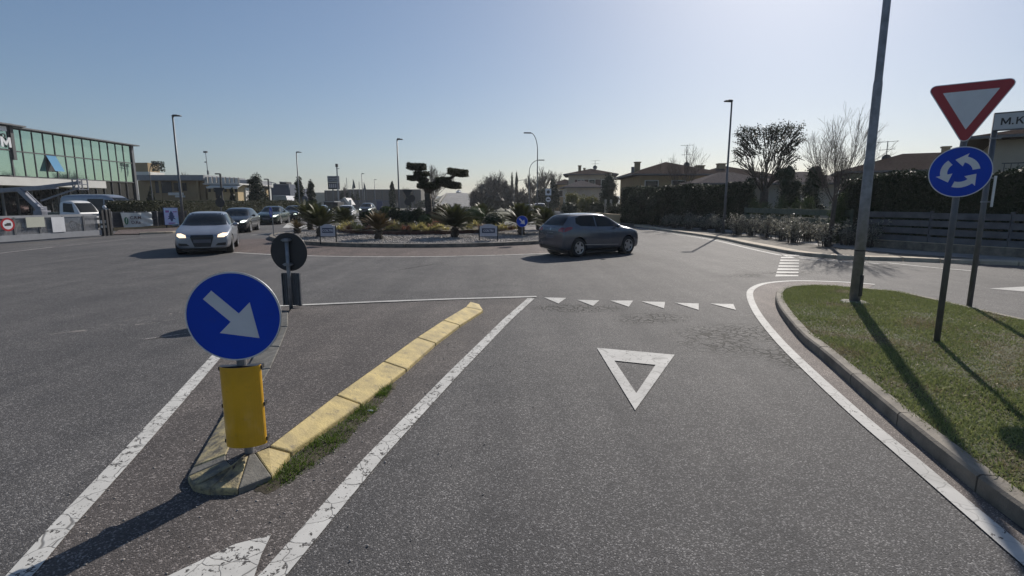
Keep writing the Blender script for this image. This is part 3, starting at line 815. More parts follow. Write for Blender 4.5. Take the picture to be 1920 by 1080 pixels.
Mp = frame((loc.x, loc.y, 0), R(-6)) @ Matrix.Translation((0, 0, -.07))
b = MB(); x = -.155; prof = []
for k in range(32):
    x0 = -.155 + .31 * k / 31; prof.append((x0, .012 * (1 if (k // 2) % 2 else 0)))
for i in range(31):
    (a0, d0), (a1, d1) = prof[i], prof[i + 1]
    b.quad(Mp @ Vector((a0, z0, d0)), Mp @ Vector((a1, z0, d1)), Mp @ Vector((a1, z1, d1)), Mp @ Vector((a0, z1, d0)))
b.plate([(-.155, z0), (.155, z0), (.155, z1), (-.155, z1)], Mp @ Matrix.Translation((0, 0, -.02)), .012)
b.plate([(-.16, z0), (-.145, z0), (-.145, z1), (-.16, z1)], Mp, .03); b.plate([(.145, z0), (.16, z0), (.16, z1), (.145, z1)], Mp, .03)
b.build('lower_panel', mat['galvdark'], t_, world=True)

# 3. yield + roundabout signs on the lawn
loc = G(1756, 641, .1); loc.z = 0.1
t_ = thing('yield_sign', 'red bordered yield triangle above a blue disc with three circling white arrows', 'traffic sign', loc)
yaw = R(-38)
topz = P(1797, 165, loc.y).z
b = MB(); b.tube([(loc.x, loc.y, 0), (loc.x, loc.y, topz + .0)], .033, 16); b.build('post', mat['galvdark'], t_, world=True, smooth=True)
def rtri(s, r):
    hgt = s * math.sqrt(3) / 2; cs = [(-s / 2, hgt / 3), (s / 2, hgt / 3), (0, -2 * hgt / 3)]; pts = []
    for i in range(3):
        c = Vector(cs[i]); ins = c * (1 - 2 * r / c.length); a0 = math.atan2(c.y, c.x)
        for k in range(9):
            a = a0 + R(-60 + 15 * k); pts.append((ins.x + r * math.cos(a), ins.y + r * math.sin(a)))
    ar = sum(pts[i][0] * pts[(i + 1) % len(pts)][1] - pts[(i + 1) % len(pts)][0] * pts[i][1] for i in range(len(pts)))
    # order corners counter-clockwise
    pts = []
    for i in (1, 0, 2):
        c = Vector(cs[i]); ins = c * (1 - 2 * r / c.length); a0 = math.atan2(c.y, c.x)
        for k in range(9):
            a = a0 + R(-60 + 15 * k); pts.append((ins.x + r * math.cos(a), ins.y + r * math.sin(a)))
    return pts
ctop = P(1820, 157, loc.y).z; cbot = P(1800, 272, loc.y).z; S_ = (ctop - cbot) / (math.sqrt(3) / 2) * 1.0
S_ = min(S_, .98); zc = cbot + S_ * math.sqrt(3) / 3
Mx = frame((loc.x, loc.y, zc), yaw) @ Matrix.Translation((.0, 0, .045))
b = MB(); b.plate(rtri(S_ * 1.04, .055), Mx, .012); d = b.build('yield_panel', mat['white'], t_, world=True)
b = MB(); b.plate(rtri(S_, .045), Mx @ Matrix.Translation((0, 0, .0125)), .0015); b.build('red_border', mat['red'], d, world=True)
b = MB(); mat['signgrey'] = M('sign_white_shaded', (.42, .44, .46), .4, var=.05); b.plate(rtri(S_ * .63, .004), Mx @ Matrix.Translation((0, 0, .0145)), .0015); b.build('white_field', mat['white'], d, world=True)
zc = P(1798, 323, loc.y).z
Mx = frame((loc.x, loc.y, zc), yaw) @ Matrix.Translation((.0, 0, .045))
b = MB(); b.plate(circ(.288, 64), Mx, .012); d = b.build('roundabout_panel', mat['galv'], t_, world=True)
b = MB(); b.plate(circ(.277, 64), Mx @ Matrix.Translation((0, 0, .0125)), .0015); b.build('sign_face', mat['blue'], d, world=True)
b = MB(); ringplate(b, .287, .2775, Mx, .0155); b.build('white_rim', mat['white'], d, world=True)
for k in range(3):
    b = MB(); a0 = R(5 + 120 * k); ri, ro = .112, .178; pts = []
    for i in range(9): a = a0 + R(6) + R(62) * i / 8; pts.append((ro * math.cos(a), ro * math.sin(a)))
    a = a0 + R(68); pts.append((.218 * math.cos(a), .218 * math.sin(a)))
    a = a0 + R(106); pts.append((.15 * math.cos(a), .15 * math.sin(a)))
    a = a0 + R(68); pts.append((.066 * math.cos(a), .066 * math.sin(a)))
    for i in range(9): a = a0 + R(68) - R(62) * i / 8; pts.append((ri * math.cos(a), ri * math.sin(a)))
    b.plate(pts, Mx @ Matrix.Translation((0, 0, .0145)), .0015); b.build('arrow', mat['white'], d, world=True)
for z in (zc - .18, zc + .18, cbot + .25, cbot + .6): b = MB(); b.box((loc.x, loc.y, z), (.1, .1, .03), yaw); b.build('clamp', mat['galv'], t_, world=True)
# 4. street-name sign
loc = G(1817, 575, .1); loc.z = .1
t_ = thing('street_name_sign', 'grey street name box reading M.K. on a tall post behind the yield sign', 'street sign', loc)
zt = P(1868, 212, loc.y).z
b = MB(); b.tube([(loc.x, loc.y, 0), (loc.x, loc.y, zt)], .038, 14); b.build('post', mat['galvdark'], t_, world=True, smooth=True)
zp0, zp1 = P(1880, 243, loc.y - .1).z, P(1880, 213, loc.y - .1).z
yaw = R(-42)
Mx = frame((loc.x, loc.y, 0), yaw) @ Matrix.Translation((-.02, 0, .04))
b = MB(); b.plate([(0, zp0), (1.3, zp0), (1.3, zp1), (0, zp1)], Mx, .05); d = b.build('panel', mat['signgrey'], t_, world=True, bevel=.004)
b = MB(); b.plate([(0, zp1 + .003), (1.3, zp1 + .003), (1.3, zp1 + .018), (0, zp1 + .018)], Mx, .055); b.plate([(0, zp0 - .018), (1.3, zp0 - .018), (1.3, zp0 - .003), (0, zp0 - .003)], Mx, .055); b.build('frame', mat['galvdark'], t_, world=True)
b = MB(); lh = .105; zl_ = (zp0 + zp1) / 2 - lh / 2
def gl(poly, x0, w_): b.plate([(x0 + x * w_, zl_ + y * lh) for x, y in poly], Mx @ Matrix.Translation((0, 0, .0505)), .002)
gl([(0, 0), (.18, 0), (.18, .62), (.44, .12), (.56, .12), (.82, .62), (.82, 0), (1, 0), (1, 1), (.80, 1), (.5, .4), (.2, 1), (0, 1)], .08, .11)
gl([(0, 0), (1, 0), (1, .2), (0, .2)], .205, .02)
gl([(0, 0), (.22, 0), (.22, .34), (.36, .5), (.74, 0), (1, 0), (.53, .64), (.95, 1), (.66, 1), (.22, .6), (.22, 1), (0, 1)], .25, .09)
gl([(0, 0), (1, 0), (1, .2), (0, .2)], .35, .02)
b.build('lettering', mat['black'], d, world=True)
b = MB(); za, zb_ = P(1873, 330, loc.y).z, P(1856, 388, loc.y).z
b.tube([(loc.x + .07, loc.y - .06, zb_), (loc.x + .07, loc.y - .06, za)], .017, 8); b.build('pale_tube', mat['white'], t_, world=True)
for z in (za - .03, zb_ + .08, zp0 - .12):
    b = MB(); b.tube([(loc.x, loc.y, z - .012), (loc.x, loc.y, z + .012)], .048, 14); b.box((loc.x + .045, loc.y - .03, z), (.08, .03, .02)); b.build('clamp', mat['galv'], t_, world=True)

# ---- street lamps
def lamp(label, x, y, h, kind='flat', hx=1, hy=0, arm=.5, r=.07, m='galvdark', group='street lamps round the junction', z0=0):
    t_ = thing('street_lamp', label, 'street lamp', (x, y, z0), 0, group)
    b = MB()
    if kind == 'flat':
        b.tube([(0, 0, -.1), (0, 0, h * .3), (0, 0, h)], [r, r * .8, r * .55], 12); b.build('pole', mat[m], t_, smooth=True)
        d = Vector((hx, hy, 0)).normalized()
        b = MB(); b.tube([(0, 0, h - .03), tuple(d * .12 + Vector((0, 0, h + .02)))], [r * .45, r * .4], 8); b.build('arm', mat[m], t_)
        b = MB(); c = d * (.0 + arm / 2) + Vector((0, 0, h + .03)); a = math.atan2(d.y, d.x)
        b.box(c, (arm, .26, .07), a); b.box(c + Vector((0, 0, .05)) - d * .08, (arm * .55, .2, .05), a)
        b.build('lamp_head', mat['darkgrey'], t_, bevel=.02)
    elif kind == 'ell':
        b.tube([(0, 0, -.1), (0, 0, h)], [r, r], 4); b.build('pole', mat[m], t_)
        d = Vector((hx, hy, 0)).normalized()
        b = MB(); b.box(d * (arm / 2) + Vector((0, 0, h)), (arm, .16, .12), math.atan2(d.y, d.x)); b.build('lamp_head', mat['darkgrey'], t_)
    else:
        d = Vector((hx, hy, 0)).normalized(); pts = [(0, 0, -.1), (0, 0, h * .45), (0, 0, h * .78)]
        for k in range(1, 9):
            a = PI / 2 * k / 8; pts.append(tuple(d * (arm * (1 - math.cos(a))) + Vector((0, 0, h * .78 + h * .2 * math.sin(a)))))
        b.tube(pts, [r, r * .8, r * .6] + [r * .5] * 8, 10); b.build('pole', mat[m], t_, smooth=True)
        b = MB(); b.box(Vector(pts[-1]) + d * .3 + Vector((0, 0, .0)), (.7, .2, .1), math.atan2(d.y, d.x)); b.build('lamp_head', mat['darkgrey'], t_, bevel=.03)
    return t_
def lamp_at(label, bx, by, ty, Y=None, **k):
    if Y is None: g = G(bx, by)
    else: g = P(bx, by, Y); g.z = 0
    h = P(bx, ty, g.y).z
    return lamp(label, g.x, g.y, h, **k)
# big pole in the lawn
g = G(1602, 566, .11)
t_ = thing('street_lamp', 'tall thick grey lamp pole standing in the near end of the lawn', 'street lamp', (g.x, g.y, .1), 0, 'street lamps round the junction')
b = MB(); b.tube([(0, 0, -.05), (0, 0, 1.75), (0, 0, 2.35), (0, 0, 2.40), (0, 0, 3.55), (0, 0, 3.62), (0, 0, 5.4), (0, 0, 5.45), (0, 0, 9.0)], [.083, .078, .074, .068, .065, .057, .054, .047, .04], 20)
b.build('pole', mat['galv'], t_, smooth=True)
b = MB(); b.tube([(0, 0, .88), (0, 0, .9)], [.0825, .0825], 20); b.build('band', mat['black'], t_)
b = MB(); b.tube([(0, 0, 9), (-.25, .05, 9.15), (-1.3, .25, 9.25)], [.04, .035, .03], 8); b.build('arm', mat['galv'], t_)
b = MB(); b.box((-1.6, .3, 9.25), (.7, .26, .08), R(170)); b.build('lamp_head', mat['darkgrey'], t_, bevel=.02)
b = MB(); b.box((.035, -.072, .30), (.07, .025, .36), R(25)); b.build('door_flap', mat['black'], t_)
b = MB(); b.blob((0, 0, .008), (.24, .2, .03), 2, .12); b.build('footing', mat['concrete'], t_)
lamp_at('slim street lamp with a flat dark head among the bushes of the right verge', 1356, 440, 191, hx=-1, hy=-.2, arm=.4, r=.075)
lamp_at('tall dark street lamp with flat head behind the banner fence on the left', 345, 429, 218, Y=36.6, hx=1, hy=0, arm=.55, r=.1)
lamp_at('grey street lamp with flat head rising behind the roundabout planting', 749, 396, 262, Y=43, hx=1, hy=0, arm=.45, r=.08)
lamp_at('distant street lamp with flat head beside the dark conifer pair', 562, 385, 286, Y=58, hx=1, hy=0, arm=.55, r=.09)
lamp_at('tall curved street lamp standing over the white van on the side street', 1007, 400, 246, Y=50, kind='curve', hx=-1, hy=-.1, arm=.65, r=.07)
lamp_at('lower curved street lamp bending right behind the tall curved one', 992, 398, 298, Y=62, kind='curve', hx=1, hy=0, arm=1.1, r=.07)
lamp_at('thin curved street lamp beside the tall cypresses', 964, 395, 336, Y=100, kind='curve', hx=1, hy=0, arm=1.8, r=.09)
lamp_at('curved street lamp in front of the grey parapet building', 288, 392, 304, Y=52, kind='curve', hx=1, hy=0, arm=.55, r=.07)
lamp_at('dark square street lamp in front of the yellow building', 418, 385, 326, Y=55, kind='ell', hx=-1, hy=0, arm=.5, r=.1, m='black')
lamp_at('dark square street lamp next to the round dark tree', 506, 380, 336, Y=66, kind='ell', hx=-1, hy=0, arm=.5, r=.1, m='black')
lamp_at('small far street lamp above the low brown warehouse', 681, 388, 326, Y=95, hx=1, hy=0, arm=.5, r=.1)
lamp_at('smallest far street lamp left of the lone dark conifer', 704, 388, 337, Y=130, hx=1, hy=0, arm=.6, r=.1)

# ---- small signs on the roundabout island
def isl_pt(px, py):
    p = G(px, py, .13)
    for _ in range(4): p = G(px, py, isl_z(p.x, p.y))
    return p
p = isl_pt(979, 453); keep_right('keep_right_sign', 'small blue sign with white arrow on the gravel at the right of the roundabout', p, .24, P(977, 415, p.y).z, R(-4), 'small blue arrow signs on the roundabout', rp=.02, zbase=p.z)
p = isl_pt(514, 440); p = Vector((-11.55, 25.5, .13)); keep_right('keep_right_sign', 'blue arrow sign seen almost edge-on at the left tip of the roundabout island', p, .25, P(511, 398, p.y).z, R(-50), 'small blue arrow signs on the roundabout', rp=.022, zbase=.1)
p = P(859, 405, 40); keep_right('keep_right_sign', 'blue arrow sign half hidden by plants at the foot of the ramp road', (p.x, 40, 0), .26, P(859, 392, 40).z, R(0), 'small blue arrow signs on the roundabout', rp=.02)
for (px, cy, Y, r_, lab) in ((833, 390, 41, .24, 'dark backed round sign left of the ramp road foot'), (148 + 0, 0, 0, 0, None)):
    if not lab: continue
    p = P(px, cy, Y); t_ = thing('traffic_sign', lab, 'traffic sign', (p.x, Y, 0))
    b = MB(); b.tube([(0, 0, 0), (0, 0, p.z + .2)], .022, 8); b.build('post', mat['galvdark'], t_)
    b = MB(); b.plate(circ(r_, 32), frame((0, -.04, p.z), R(20)), .01); b.build('sign_disc', mat['signback'], t_)
def sponsor(px, py, wpx, label):
    p = isl_pt(px, py); Y = p.y
    a = P(px - wpx / 2, py, Y); c = P(px + wpx / 2, py, Y); wd = c.x - a.x
    t_ = thing('sponsor_sign', label, 'sponsor sign', (p.x, p.y, p.z), 0, 'white sponsor boards on the island gravel')
    zb_, zs, zt_ = P(px, 443, Y).z - p.z, P(px, 424, Y).z - p.z, P(px, 420, Y).z - p.z
    b = MB()
    prof = [(-wd / 2, zb_), (wd / 2, zb_), (wd / 2, zs)] + [(wd * .36 * math.cos(a_), zs + (zt_ - zs) * math.sin(a_) ** 1.0) for a_ in [PI * k / 12 for k in range(1, 12)]] + [(-wd / 2, zs)]
    b.plate(prof, frame((0, 0, 0), 0), .02); d = b.build('board', M('board_white', (.46, .46, .50), .5, var=.06), t_)
    b = MB(); b.plate([(-wd * .38, zb_ + .14), (wd * .38, zb_ + .14), (wd * .38, zb_ + .34), (-wd * .38, zb_ + .34)], frame((0, -.0, 0), 0) @ Matrix.Translation((0, 0, .021)), .003)
    b.build('nameplate', M('nameplate_navy', (.045, .05, .10), .4, var=.1), d)
    txt('lettering', 'COLTRI', .125, Matrix.Translation(t_.location) @ frame((0, 0, 0), 0) @ Matrix.Translation((0, zb_ + .235, .0255)), mat['white'], d, bold=.003)
    for sx in (-1, 1):
        b = MB(); b.box((sx * (wd / 2 + .03), 0, (zs + .02) / 2 - .03), (.04, .04, zs + .1)); b.build('post', mat['black'], t_)
    b = MB(); b.box((0, 0, zb_ - .02), (wd + .04, .03, .025)); b.build('rail', mat['black'], t_)
sponsor(616, 455, 27, 'white arched sponsor board between dark posts at the left front of the roundabout island')
sponsor(916, 452, 32, 'white arched sponsor board between dark posts near the blue arrow sign on the island')
# signs left / behind
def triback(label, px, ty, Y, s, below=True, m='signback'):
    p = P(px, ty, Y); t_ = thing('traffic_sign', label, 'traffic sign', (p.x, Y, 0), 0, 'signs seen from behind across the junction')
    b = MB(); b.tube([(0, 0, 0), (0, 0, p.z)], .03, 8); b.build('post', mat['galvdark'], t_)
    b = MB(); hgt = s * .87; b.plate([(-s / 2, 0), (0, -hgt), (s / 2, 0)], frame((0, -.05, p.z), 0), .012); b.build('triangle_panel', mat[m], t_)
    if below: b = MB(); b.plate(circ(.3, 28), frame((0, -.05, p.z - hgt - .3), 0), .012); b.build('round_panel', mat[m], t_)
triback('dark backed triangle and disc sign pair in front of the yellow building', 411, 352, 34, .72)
triback('dark backed triangle and disc signs left of the topiary tree', 764, 356, 48, .9)
p = P(772, 372, 48.6); t_ = thing('traffic_sign', 'second dark backed disc just right of the triangle pair', 'traffic sign', (p.x, 48.6, 0), 0, 'signs seen from behind across the junction')
b = MB(); b.tube([(0, 0, 0), (0, 0, p.z)], .03, 8); b.build('post', mat['galvdark'], t_); b = MB(); b.plate(circ(.33, 28), frame((0, -.05, p.z), 0), .012); b.build('round_panel', mat['signback'], t_)
p = P(553, 356, 50); t_ = thing('traffic_sign', 'small round dark sign on a thin post before the conifer pair', 'traffic sign', (P(572, 372, 50).x, 50, 0), 0, 'signs seen from behind across the junction')
p = P(572, 373, 50); b = MB(); b.tube([(0, 0, 0), (0, 0, p.z)], .03, 8); b.build('post', mat['galvdark'], t_); b = MB(); b.plate(circ(.28, 28), frame((0, -.05, p.z), 0), .012); b.build('round_panel', mat['galvdark'], t_)
# town/parking style signs by the side street
p = P(1028, 360, 52); t_ = thing('traffic_sign', 'square white sign with dark emblem above a round sign beside the side street', 'traffic sign', (p.x, 52, 0))
b = MB(); b.tube([(0, 0, 0), (0, 0, p.z + .3)], .035, 8); b.build('post', mat['galvdark'], t_)
b = MB(); b.plate([(-.29, -.32), (.29, -.32), (.29, .32), (-.29, .32)], frame((0, -.04, p.z), 0), .02); d = b.build('square_panel', mat['white'], t_)
b = MB(); b.plate(circ(.16, 20), frame((0, -.062, p.z), 0), .004); b.build('emblem', mat['black'], d)
z2 = P(1028, 374, 52).z
b = MB(); b.plate(circ(.24, 28), frame((0, -.04, z2), 0), .02); d = b.build('round_panel', mat['white'], t_)
b = MB(); b.plate([(-.15, -.05), (.15, -.05), (.15, .05), (.02, .09), (-.15, .05)], frame((0, -.062, z2), 0), .004); b.build('emblem', mat['black'], d)
# ================================================================== VEHICLES
def grow_body(st, name='body'):
    """st rows: x, zb, zs, zt, ws, wt   (front = +x). Returns evaluated mesh of smooth closed body"""
    vs = []; fs = []; K = None
    for (x, zb, zs, zt, ws, wt) in st:
        h = zs - zb
        half = [(0, zb), (ws * .78, zb), (ws * .95, zb + .05), (ws, zb + h * .38), (ws * 1.0, zb + h * .68), (ws * .965, zs - .03), (ws * .93, zs + .015),
                (wt + (ws * .93 - wt) * .12, zt - (zt - zs) * .16 - .005), (wt * .86, zt - .012), (0, zt)]
        ring = [(x, y, z) for y, z in half] + [(x, -y, z) for y, z in half[-2:0:-1]]
        K = len(ring); vs += ring
    n = len(st)
    for i in range(n - 1):
        for k in range(K):
            k2 = (k + 1) % K
            fs.append((i * K + k, i * K + k2, (i + 1) * K + k2, (i + 1) * K + k))
    # caps: grid of quads between mirrored points
    for base, flip in ((0, False), ((n - 1) * K, True)):
        for k in range(0, K // 2):
            a, b_, c, d = k, (k + 1), (K - k - 1) % K, (K - k) % K
            q = [base + a, base + b_, base + c, base + d]
            if k == 0: q = [base + 0, base + 1, base + K - 1]
            elif b_ == K // 2: q = [base + a, base + b_, base + d]
            fs.append(tuple(q if flip else q[::-1]))
    me = bpy.data.meshes.new(name); me.from_pydata(vs, [], [f[::-1] for f in fs]); me.update()
    bm = bmesh.new(); bm.from_mesh(me); bmesh.ops.recalc_face_normals(bm, faces=bm.faces); bm.to_mesh(me); bm.free()
    return me
def evalmesh(o, name):
    bpy.context.view_layer.update()
    me = bpy.data.meshes.new_from_object(o.evaluated_get(bpy.context.evaluated_depsgraph_get())); me.name = name
    return me
def carpatch(bvh, poly, axis, m, name, parent, off=.004, sign=1, cuts=4, both=False):
    """poly in the plane perpendicular to axis, projected along it on the body"""
    bm = bmesh.new()
    for mir in ((1, -1) if both else (1,)):
        pts = []
        for a, b_ in poly:
            if axis == 'x': pts.append((sign * 6, a * mir, b_))
            elif axis == 'y': pts.append((a, sign * mir * 3, b_))
            else: pts.append((a, b_ * mir, 4))
        f = bm.faces.new([bm.verts.new(p) for p in pts])
    bmesh.ops.triangulate(bm, faces=bm.faces[:])
    for _ in range(cuts):
        long = [e for e in bm.edges if e.calc_length() > .07]
        if not long: break
        bmesh.ops.subdivide_edges(bm, edges=long, cuts=1)
        bmesh.ops.triangulate(bm, faces=bm.faces[:])
    dead = []
    for v in bm.verts:
        d = Vector((-sign, 0, 0)) if axis == 'x' else (Vector((0, -1 if v.co.y > 0 else 1, 0)) if axis == 'y' else Vector((0, 0, -1)))
        hit, nrm, idx, dist = bvh.ray_cast(v.co, d)
        if hit is None: dead.append(v)
        else:
            if nrm.dot(d) > 0: nrm = -nrm
            v.co = hit + nrm * off
    if dead: bmesh.ops.delete(bm, geom=dead, context='VERTS')
    me = bpy.data.meshes.new(name); bm.to_mesh(me); bm.free()
    me.polygons.foreach_set('use_smooth', [True] * len(me.polygons)); me.materials.append(m)
    bm2 = None
    o = bpy.data.objects.new(name, me); COL.objects.link(o); o.parent = parent
    return o
def wheel(parent, x, y, r, wd, spokes=5, rimc='rim'):
    s = 1 if y > 0 else -1
    Mw = Matrix.Translation((x, y, r)) @ Matrix.Rotation(-s * PI / 2, 4, 'X')   # local z outwards
    b = MB(); b.lathe([(r * .62, wd / 2), (r * .70, wd / 2 + .008), (r * .93, wd / 2 - .005), (r, wd / 2 - .035), (r, -wd / 2 + .03), (r * .9, -wd / 2), (r * .2, -wd / 2)], 36, Mw)
    t_ = b.build('wheel', mat['tyre'], parent, smooth=True)
    b = MB(); b.lathe([(.001, wd / 2 - .06), (r * .60, wd / 2 - .06), (r * .62, wd / 2)], 30, Mw); b.build('rim_well', mat['plastic'], t_)
    b = MB(); b.lathe([(r * .57, wd / 2 - .012), (r * .60, wd / 2 + .006), (r * .66, wd / 2 + .009), (r * .665, wd / 2 - .01)], 36, Mw)
    for k in range(spokes):
        a = 2 * PI * k / spokes
        q = [(.03, -.055), (r * .60, -.035), (r * .60, .035), (.03, .055)]
        b.plate(q, Mw @ Matrix.Rotation(a, 4, 'Z') @ Matrix.Translation((0, 0, wd / 2 - .03)), .03)
    b.lathe([(.001, wd / 2 + .004), (.05, wd / 2 + .004), (.065, wd / 2 - .02)], 16, Mw)
    b.build('rim', mat[rimc], t_)
def carpaint(name, col, metal=.6, rough=.32, coat=.35):
    m, t, bs = newmat(name); bs.inputs['Base Color'].default_value = (*col, 1)
    bs.inputs['Metallic'].default_value = metal; bs.inputs['Roughness'].default_value = rough
    bs.inputs['Coat Weight'].default_value = coat; bs.inputs['Coat Roughness'].default_value = .05
    tc = N(t, 'ShaderNodeTexCoord').outputs['Object']
    n_ = noise(t, tc, 3, 3); t.links.new(ramp(t, n_, .3, .7, tuple(c * .88 for c in col), tuple(min(1, c * 1.1) for c in col)), bs.inputs['Base Color'])
    return m
def car(spec, paint_m, label, loc, heading, name='car', lights='off', group='cars driving round the junction', headmat='head_warm'):
    t_ = thing(name, label, 'car', loc, heading, group)
    st = spec['st']; L0, L1 = st[0][0], st[-1][0]
    me = grow_body(st); o = bpy.data.objects.new('tmp', me); COL.objects.link(o)
    sb = o.modifiers.new('s', 'SUBSURF'); sb.levels = 2; sb.render_levels = 2
    me_s = evalmesh(o, 'smooth')
    bm = bmesh.new(); bm.from_mesh(me_s); bvh = BVHTree.FromBMesh(bm); bm.free()
    r = spec['r']; xs = spec['ax']; W = max(s[4] for s in st)
    cuts = []
    for x in xs:
        b = MB(); Mw = Matrix.Translation((x, 0, r + .01)) @ Matrix.Rotation(PI / 2, 4, 'X')
        b.lathe([(.0001, -1.2), (r * 1.13, -1.2), (r * 1.13, 1.2), (.0001, 1.2)], 40, Mw)
        c = b.build('cutter', mat['plastic']); bmc = bmesh.new(); bmc.from_mesh(c.data); bmesh.ops.remove_doubles(bmc, verts=bmc.verts, dist=.002); bmesh.ops.recalc_face_normals(bmc, faces=bmc.faces); bmc.to_mesh(c.data); bmc.free()
        md = o.modifiers.new('b', 'BOOLEAN'); md.object = c; md.operation = 'DIFFERENCE'; md.solver = 'EXACT'; cuts.append(c)
    me_f = evalmesh(o, 'body')
    for c in cuts: bpy.data.objects.remove(c)
    bpy.data.objects.remove(o)
    me_f.materials.clear(); me_f.materials.append(paint_m)
    me_f.polygons.foreach_set('use_smooth', [True] * len(me_f.polygons))
    try: me_f.set_sharp_from_angle(angle=R(40))
    except Exception: pass
    body = bpy.data.objects.new('body', me_f); COL.objects.link(body); body.parent = t_
    # wheel wells + underbody
    b = MB()
    for x in xs:
        for s in (1, -1):
            Mw = Matrix.Translation((x, 0, r + .01)) @ Matrix.Rotation(-s * PI / 2, 4, 'X')
            b.lathe([(.001, W - .34), (r * 1.125, W - .34), (r * 1.125, W * .93)], 40, Mw)
    b.box(((L0 + L1) / 2, 0, st[len(st) // 2][1] - .03), ((L1 - L0) * .8, W * 1.5, .1))
    b.build('wheel_well', mat['plastic'], t_)
    for x in xs:
        for s in (1, -1): wheel(t_, x, s * (W - .115), r, .2, spec.get('spokes', 5))
    P_ = spec['patch']
    for (nm, axis, sign, both, poly, mn) in P_:
        mm = mn
        if nm == 'headlight': mm = headmat if lights == 'on' else 'lampglass'
        if both and nm in ('headlight', 'tail_light', 'fog_light'):
            carpatch(bvh, poly, axis, mat[mm], nm, t_, sign=sign, off=.006); carpatch(bvh, [(-a, b_) for a, b_ in poly], axis, mat[mm], nm, t_, sign=sign, off=.006)
        elif both:
            carpatch(bvh, poly, axis, mat[mm], nm, t_, sign=1); carpatch(bvh, poly, axis, mat[mm], nm, t_, sign=-1)
        else: carpatch(bvh, poly, axis, mat[mm], nm, t_, sign=sign, off=.007 if nm in ('number_plate', 'badge', 'grille_frame') else .004)
    for s in (1, -1):
        mx, mz = spec['mirror']; b = MB()
        b.blob((mx, s * (W + .07), mz), (.06, .105, .07), 2, .0); b.beam((mx, s * (W - .1), mz - .03), (mx, s * (W + .02), mz - .02), .05, .03)
        b.build('wing_mirror', paint_m, t_, smooth=True)
    if spec.get('aerial'):
        b = MB(); ax_ = spec['aerial']; b.tube([(ax_[0], 0, ax_[1] - .02), (ax_[0] - .12, 0, ax_[1] + .09)], .008, 6); b.build('aerial', mat['plastic'], t_)
    return t_
HATCH = dict(r=.315, ax=(-1.28, 1.30), mirror=(.62, .98), spokes=5, aerial=(-1.25, 1.44), st=[
    (-2.10, .30, .64, .68, .72, .58), (-2.07, .24, .88, .92, .83, .64), (-1.98, .22, .92, 1.06, .855, .62), (-1.80, .20, .94, 1.27, .87, .58), (-1.55, .19, .94, 1.405, .875, .575), (-1.0, .18, .93, 1.44, .885, .60),
    (-.3, .18, .92, 1.445, .885, .61), (.30, .18, .91, 1.40, .885, .59), (.72, .18, .905, 1.20, .885, .60), (1.08, .18, .90, .985, .88, .62), (1.45, .18, .84, .90, .87, .60), (1.80, .19, .75, .81, .83, .56), (2.03, .21, .68, .72, .77, .53), (2.10, .25, .58, .63, .69, .47)],
    patch=[
    ('windscreen', 'x', 1, False, [(-.70, .985), (-.35, .965), (.35, .965), (.70, .985), (.60, 1.28), (.50, 1.375), (-.50, 1.375), (-.60, 1.28)], 'glasscar'),
    ('rear_window', 'x', -1, False, [(-.62, 1.02), (.62, 1.02), (.60, 1.14), (.50, 1.34), (-.50, 1.34), (-.60, 1.14)], 'glasscar'),
    ('side_window', 'y', 1, True, [(-1.42, 1.02), (-.42, .985), (-.42, 1.345), (-1.0, 1.35), (-1.28, 1.27)], 'glasscar'),
    ('side_window', 'y', 1, True, [(-.36, .985), (.86, .97), (.62, 1.14), (.30, 1.315), (.05, 1.345), (-.36, 1.35)], 'glasscar'),
    ('door_gap', 'y', 1, True, [(-.395, .24), (-.383, .24), (-.383, .97), (-.395, .97)], 'plastic'),
    ('door_gap', 'y', 1, True, [(.80, .26), (.812, .26), (.89, .90), (.878, .90)], 'plastic'),
    ('sill_trim', 'y', 1, True, [(-.9, .22), (.9, .22), (.9, .27), (-.9, .27)], 'plastic'),
    ('headlight', 'x', 1, True, [(.46, .60), (.66, .60), (.74, .66), (.74, .73), (.62, .735), (.48, .68)], 'lampglass'),
    ('grille', 'x', 1, False, [(-.33, .68), (.33, .68), (.35, .62), (.24, .28), (-.24, .28), (-.35, .62)], 'plastic'),
    ('fog_intake', 'x', 1, False, [(.38, .32), (.70, .32), (.70, .42), (.46, .40)], 'plastic'),
    ('fog_intake', 'x', 1, False, [(-.38, .32), (-.70, .32), (-.70, .42), (-.46, .40)], 'plastic'),
    ('number_plate', 'x', 1, False, [(-.26, .42), (.26, .42), (.26, .53), (-.26, .53)], 'plate'),
    ('tail_light', 'x', -1, True, [(.50, .82), (.80, .82), (.80, .96), (.60, .96), (.50, .88)], 'taillight'),
    ('number_plate', 'x', -1, False, [(-.26, .60), (.26, .60), (.26, .71), (-.26, .71)], 'plate'),
    ('bumper_insert', 'x', -1, False, [(-.6, .27), (.6, .27), (.6, .36), (-.6, .36)], 'plastic')])
SEDAN = dict(r=.33, ax=(-1.40, 1.42), mirror=(.60, .99), spokes=5, st=[
    (-2.35, .34, .66, .70, .66, .55), (-2.30, .28, .90, .93, .80, .62), (-2.05, .22, .96, 1.03, .87, .62), (-1.70, .20, .96, 1.08, .88, .62), (-1.30, .19, .95, 1.26, .89, .57), (-.85, .18, .94, 1.42, .90, .57),
    (-.2, .18, .93, 1.46, .90, .61), (.30, .18, .92, 1.42, .90, .59), (.75, .18, .915, 1.21, .90, .60), (1.12, .18, .91, .99, .90, .62), (1.6, .18, .87, .93, .89, .60), (2.0, .19, .79, .84, .85, .56), (2.28, .21, .70, .73, .76, .50), (2.38, .26, .58, .62, .64, .44)],
    patch=[(a[0], a[1], a[2], a[3], ([(x - .12 * (a[1] == 'y'), z + .02) for x, z in a[4]]), a[5]) for a in HATCH['patch'] if a[0] != 'rear_window'])
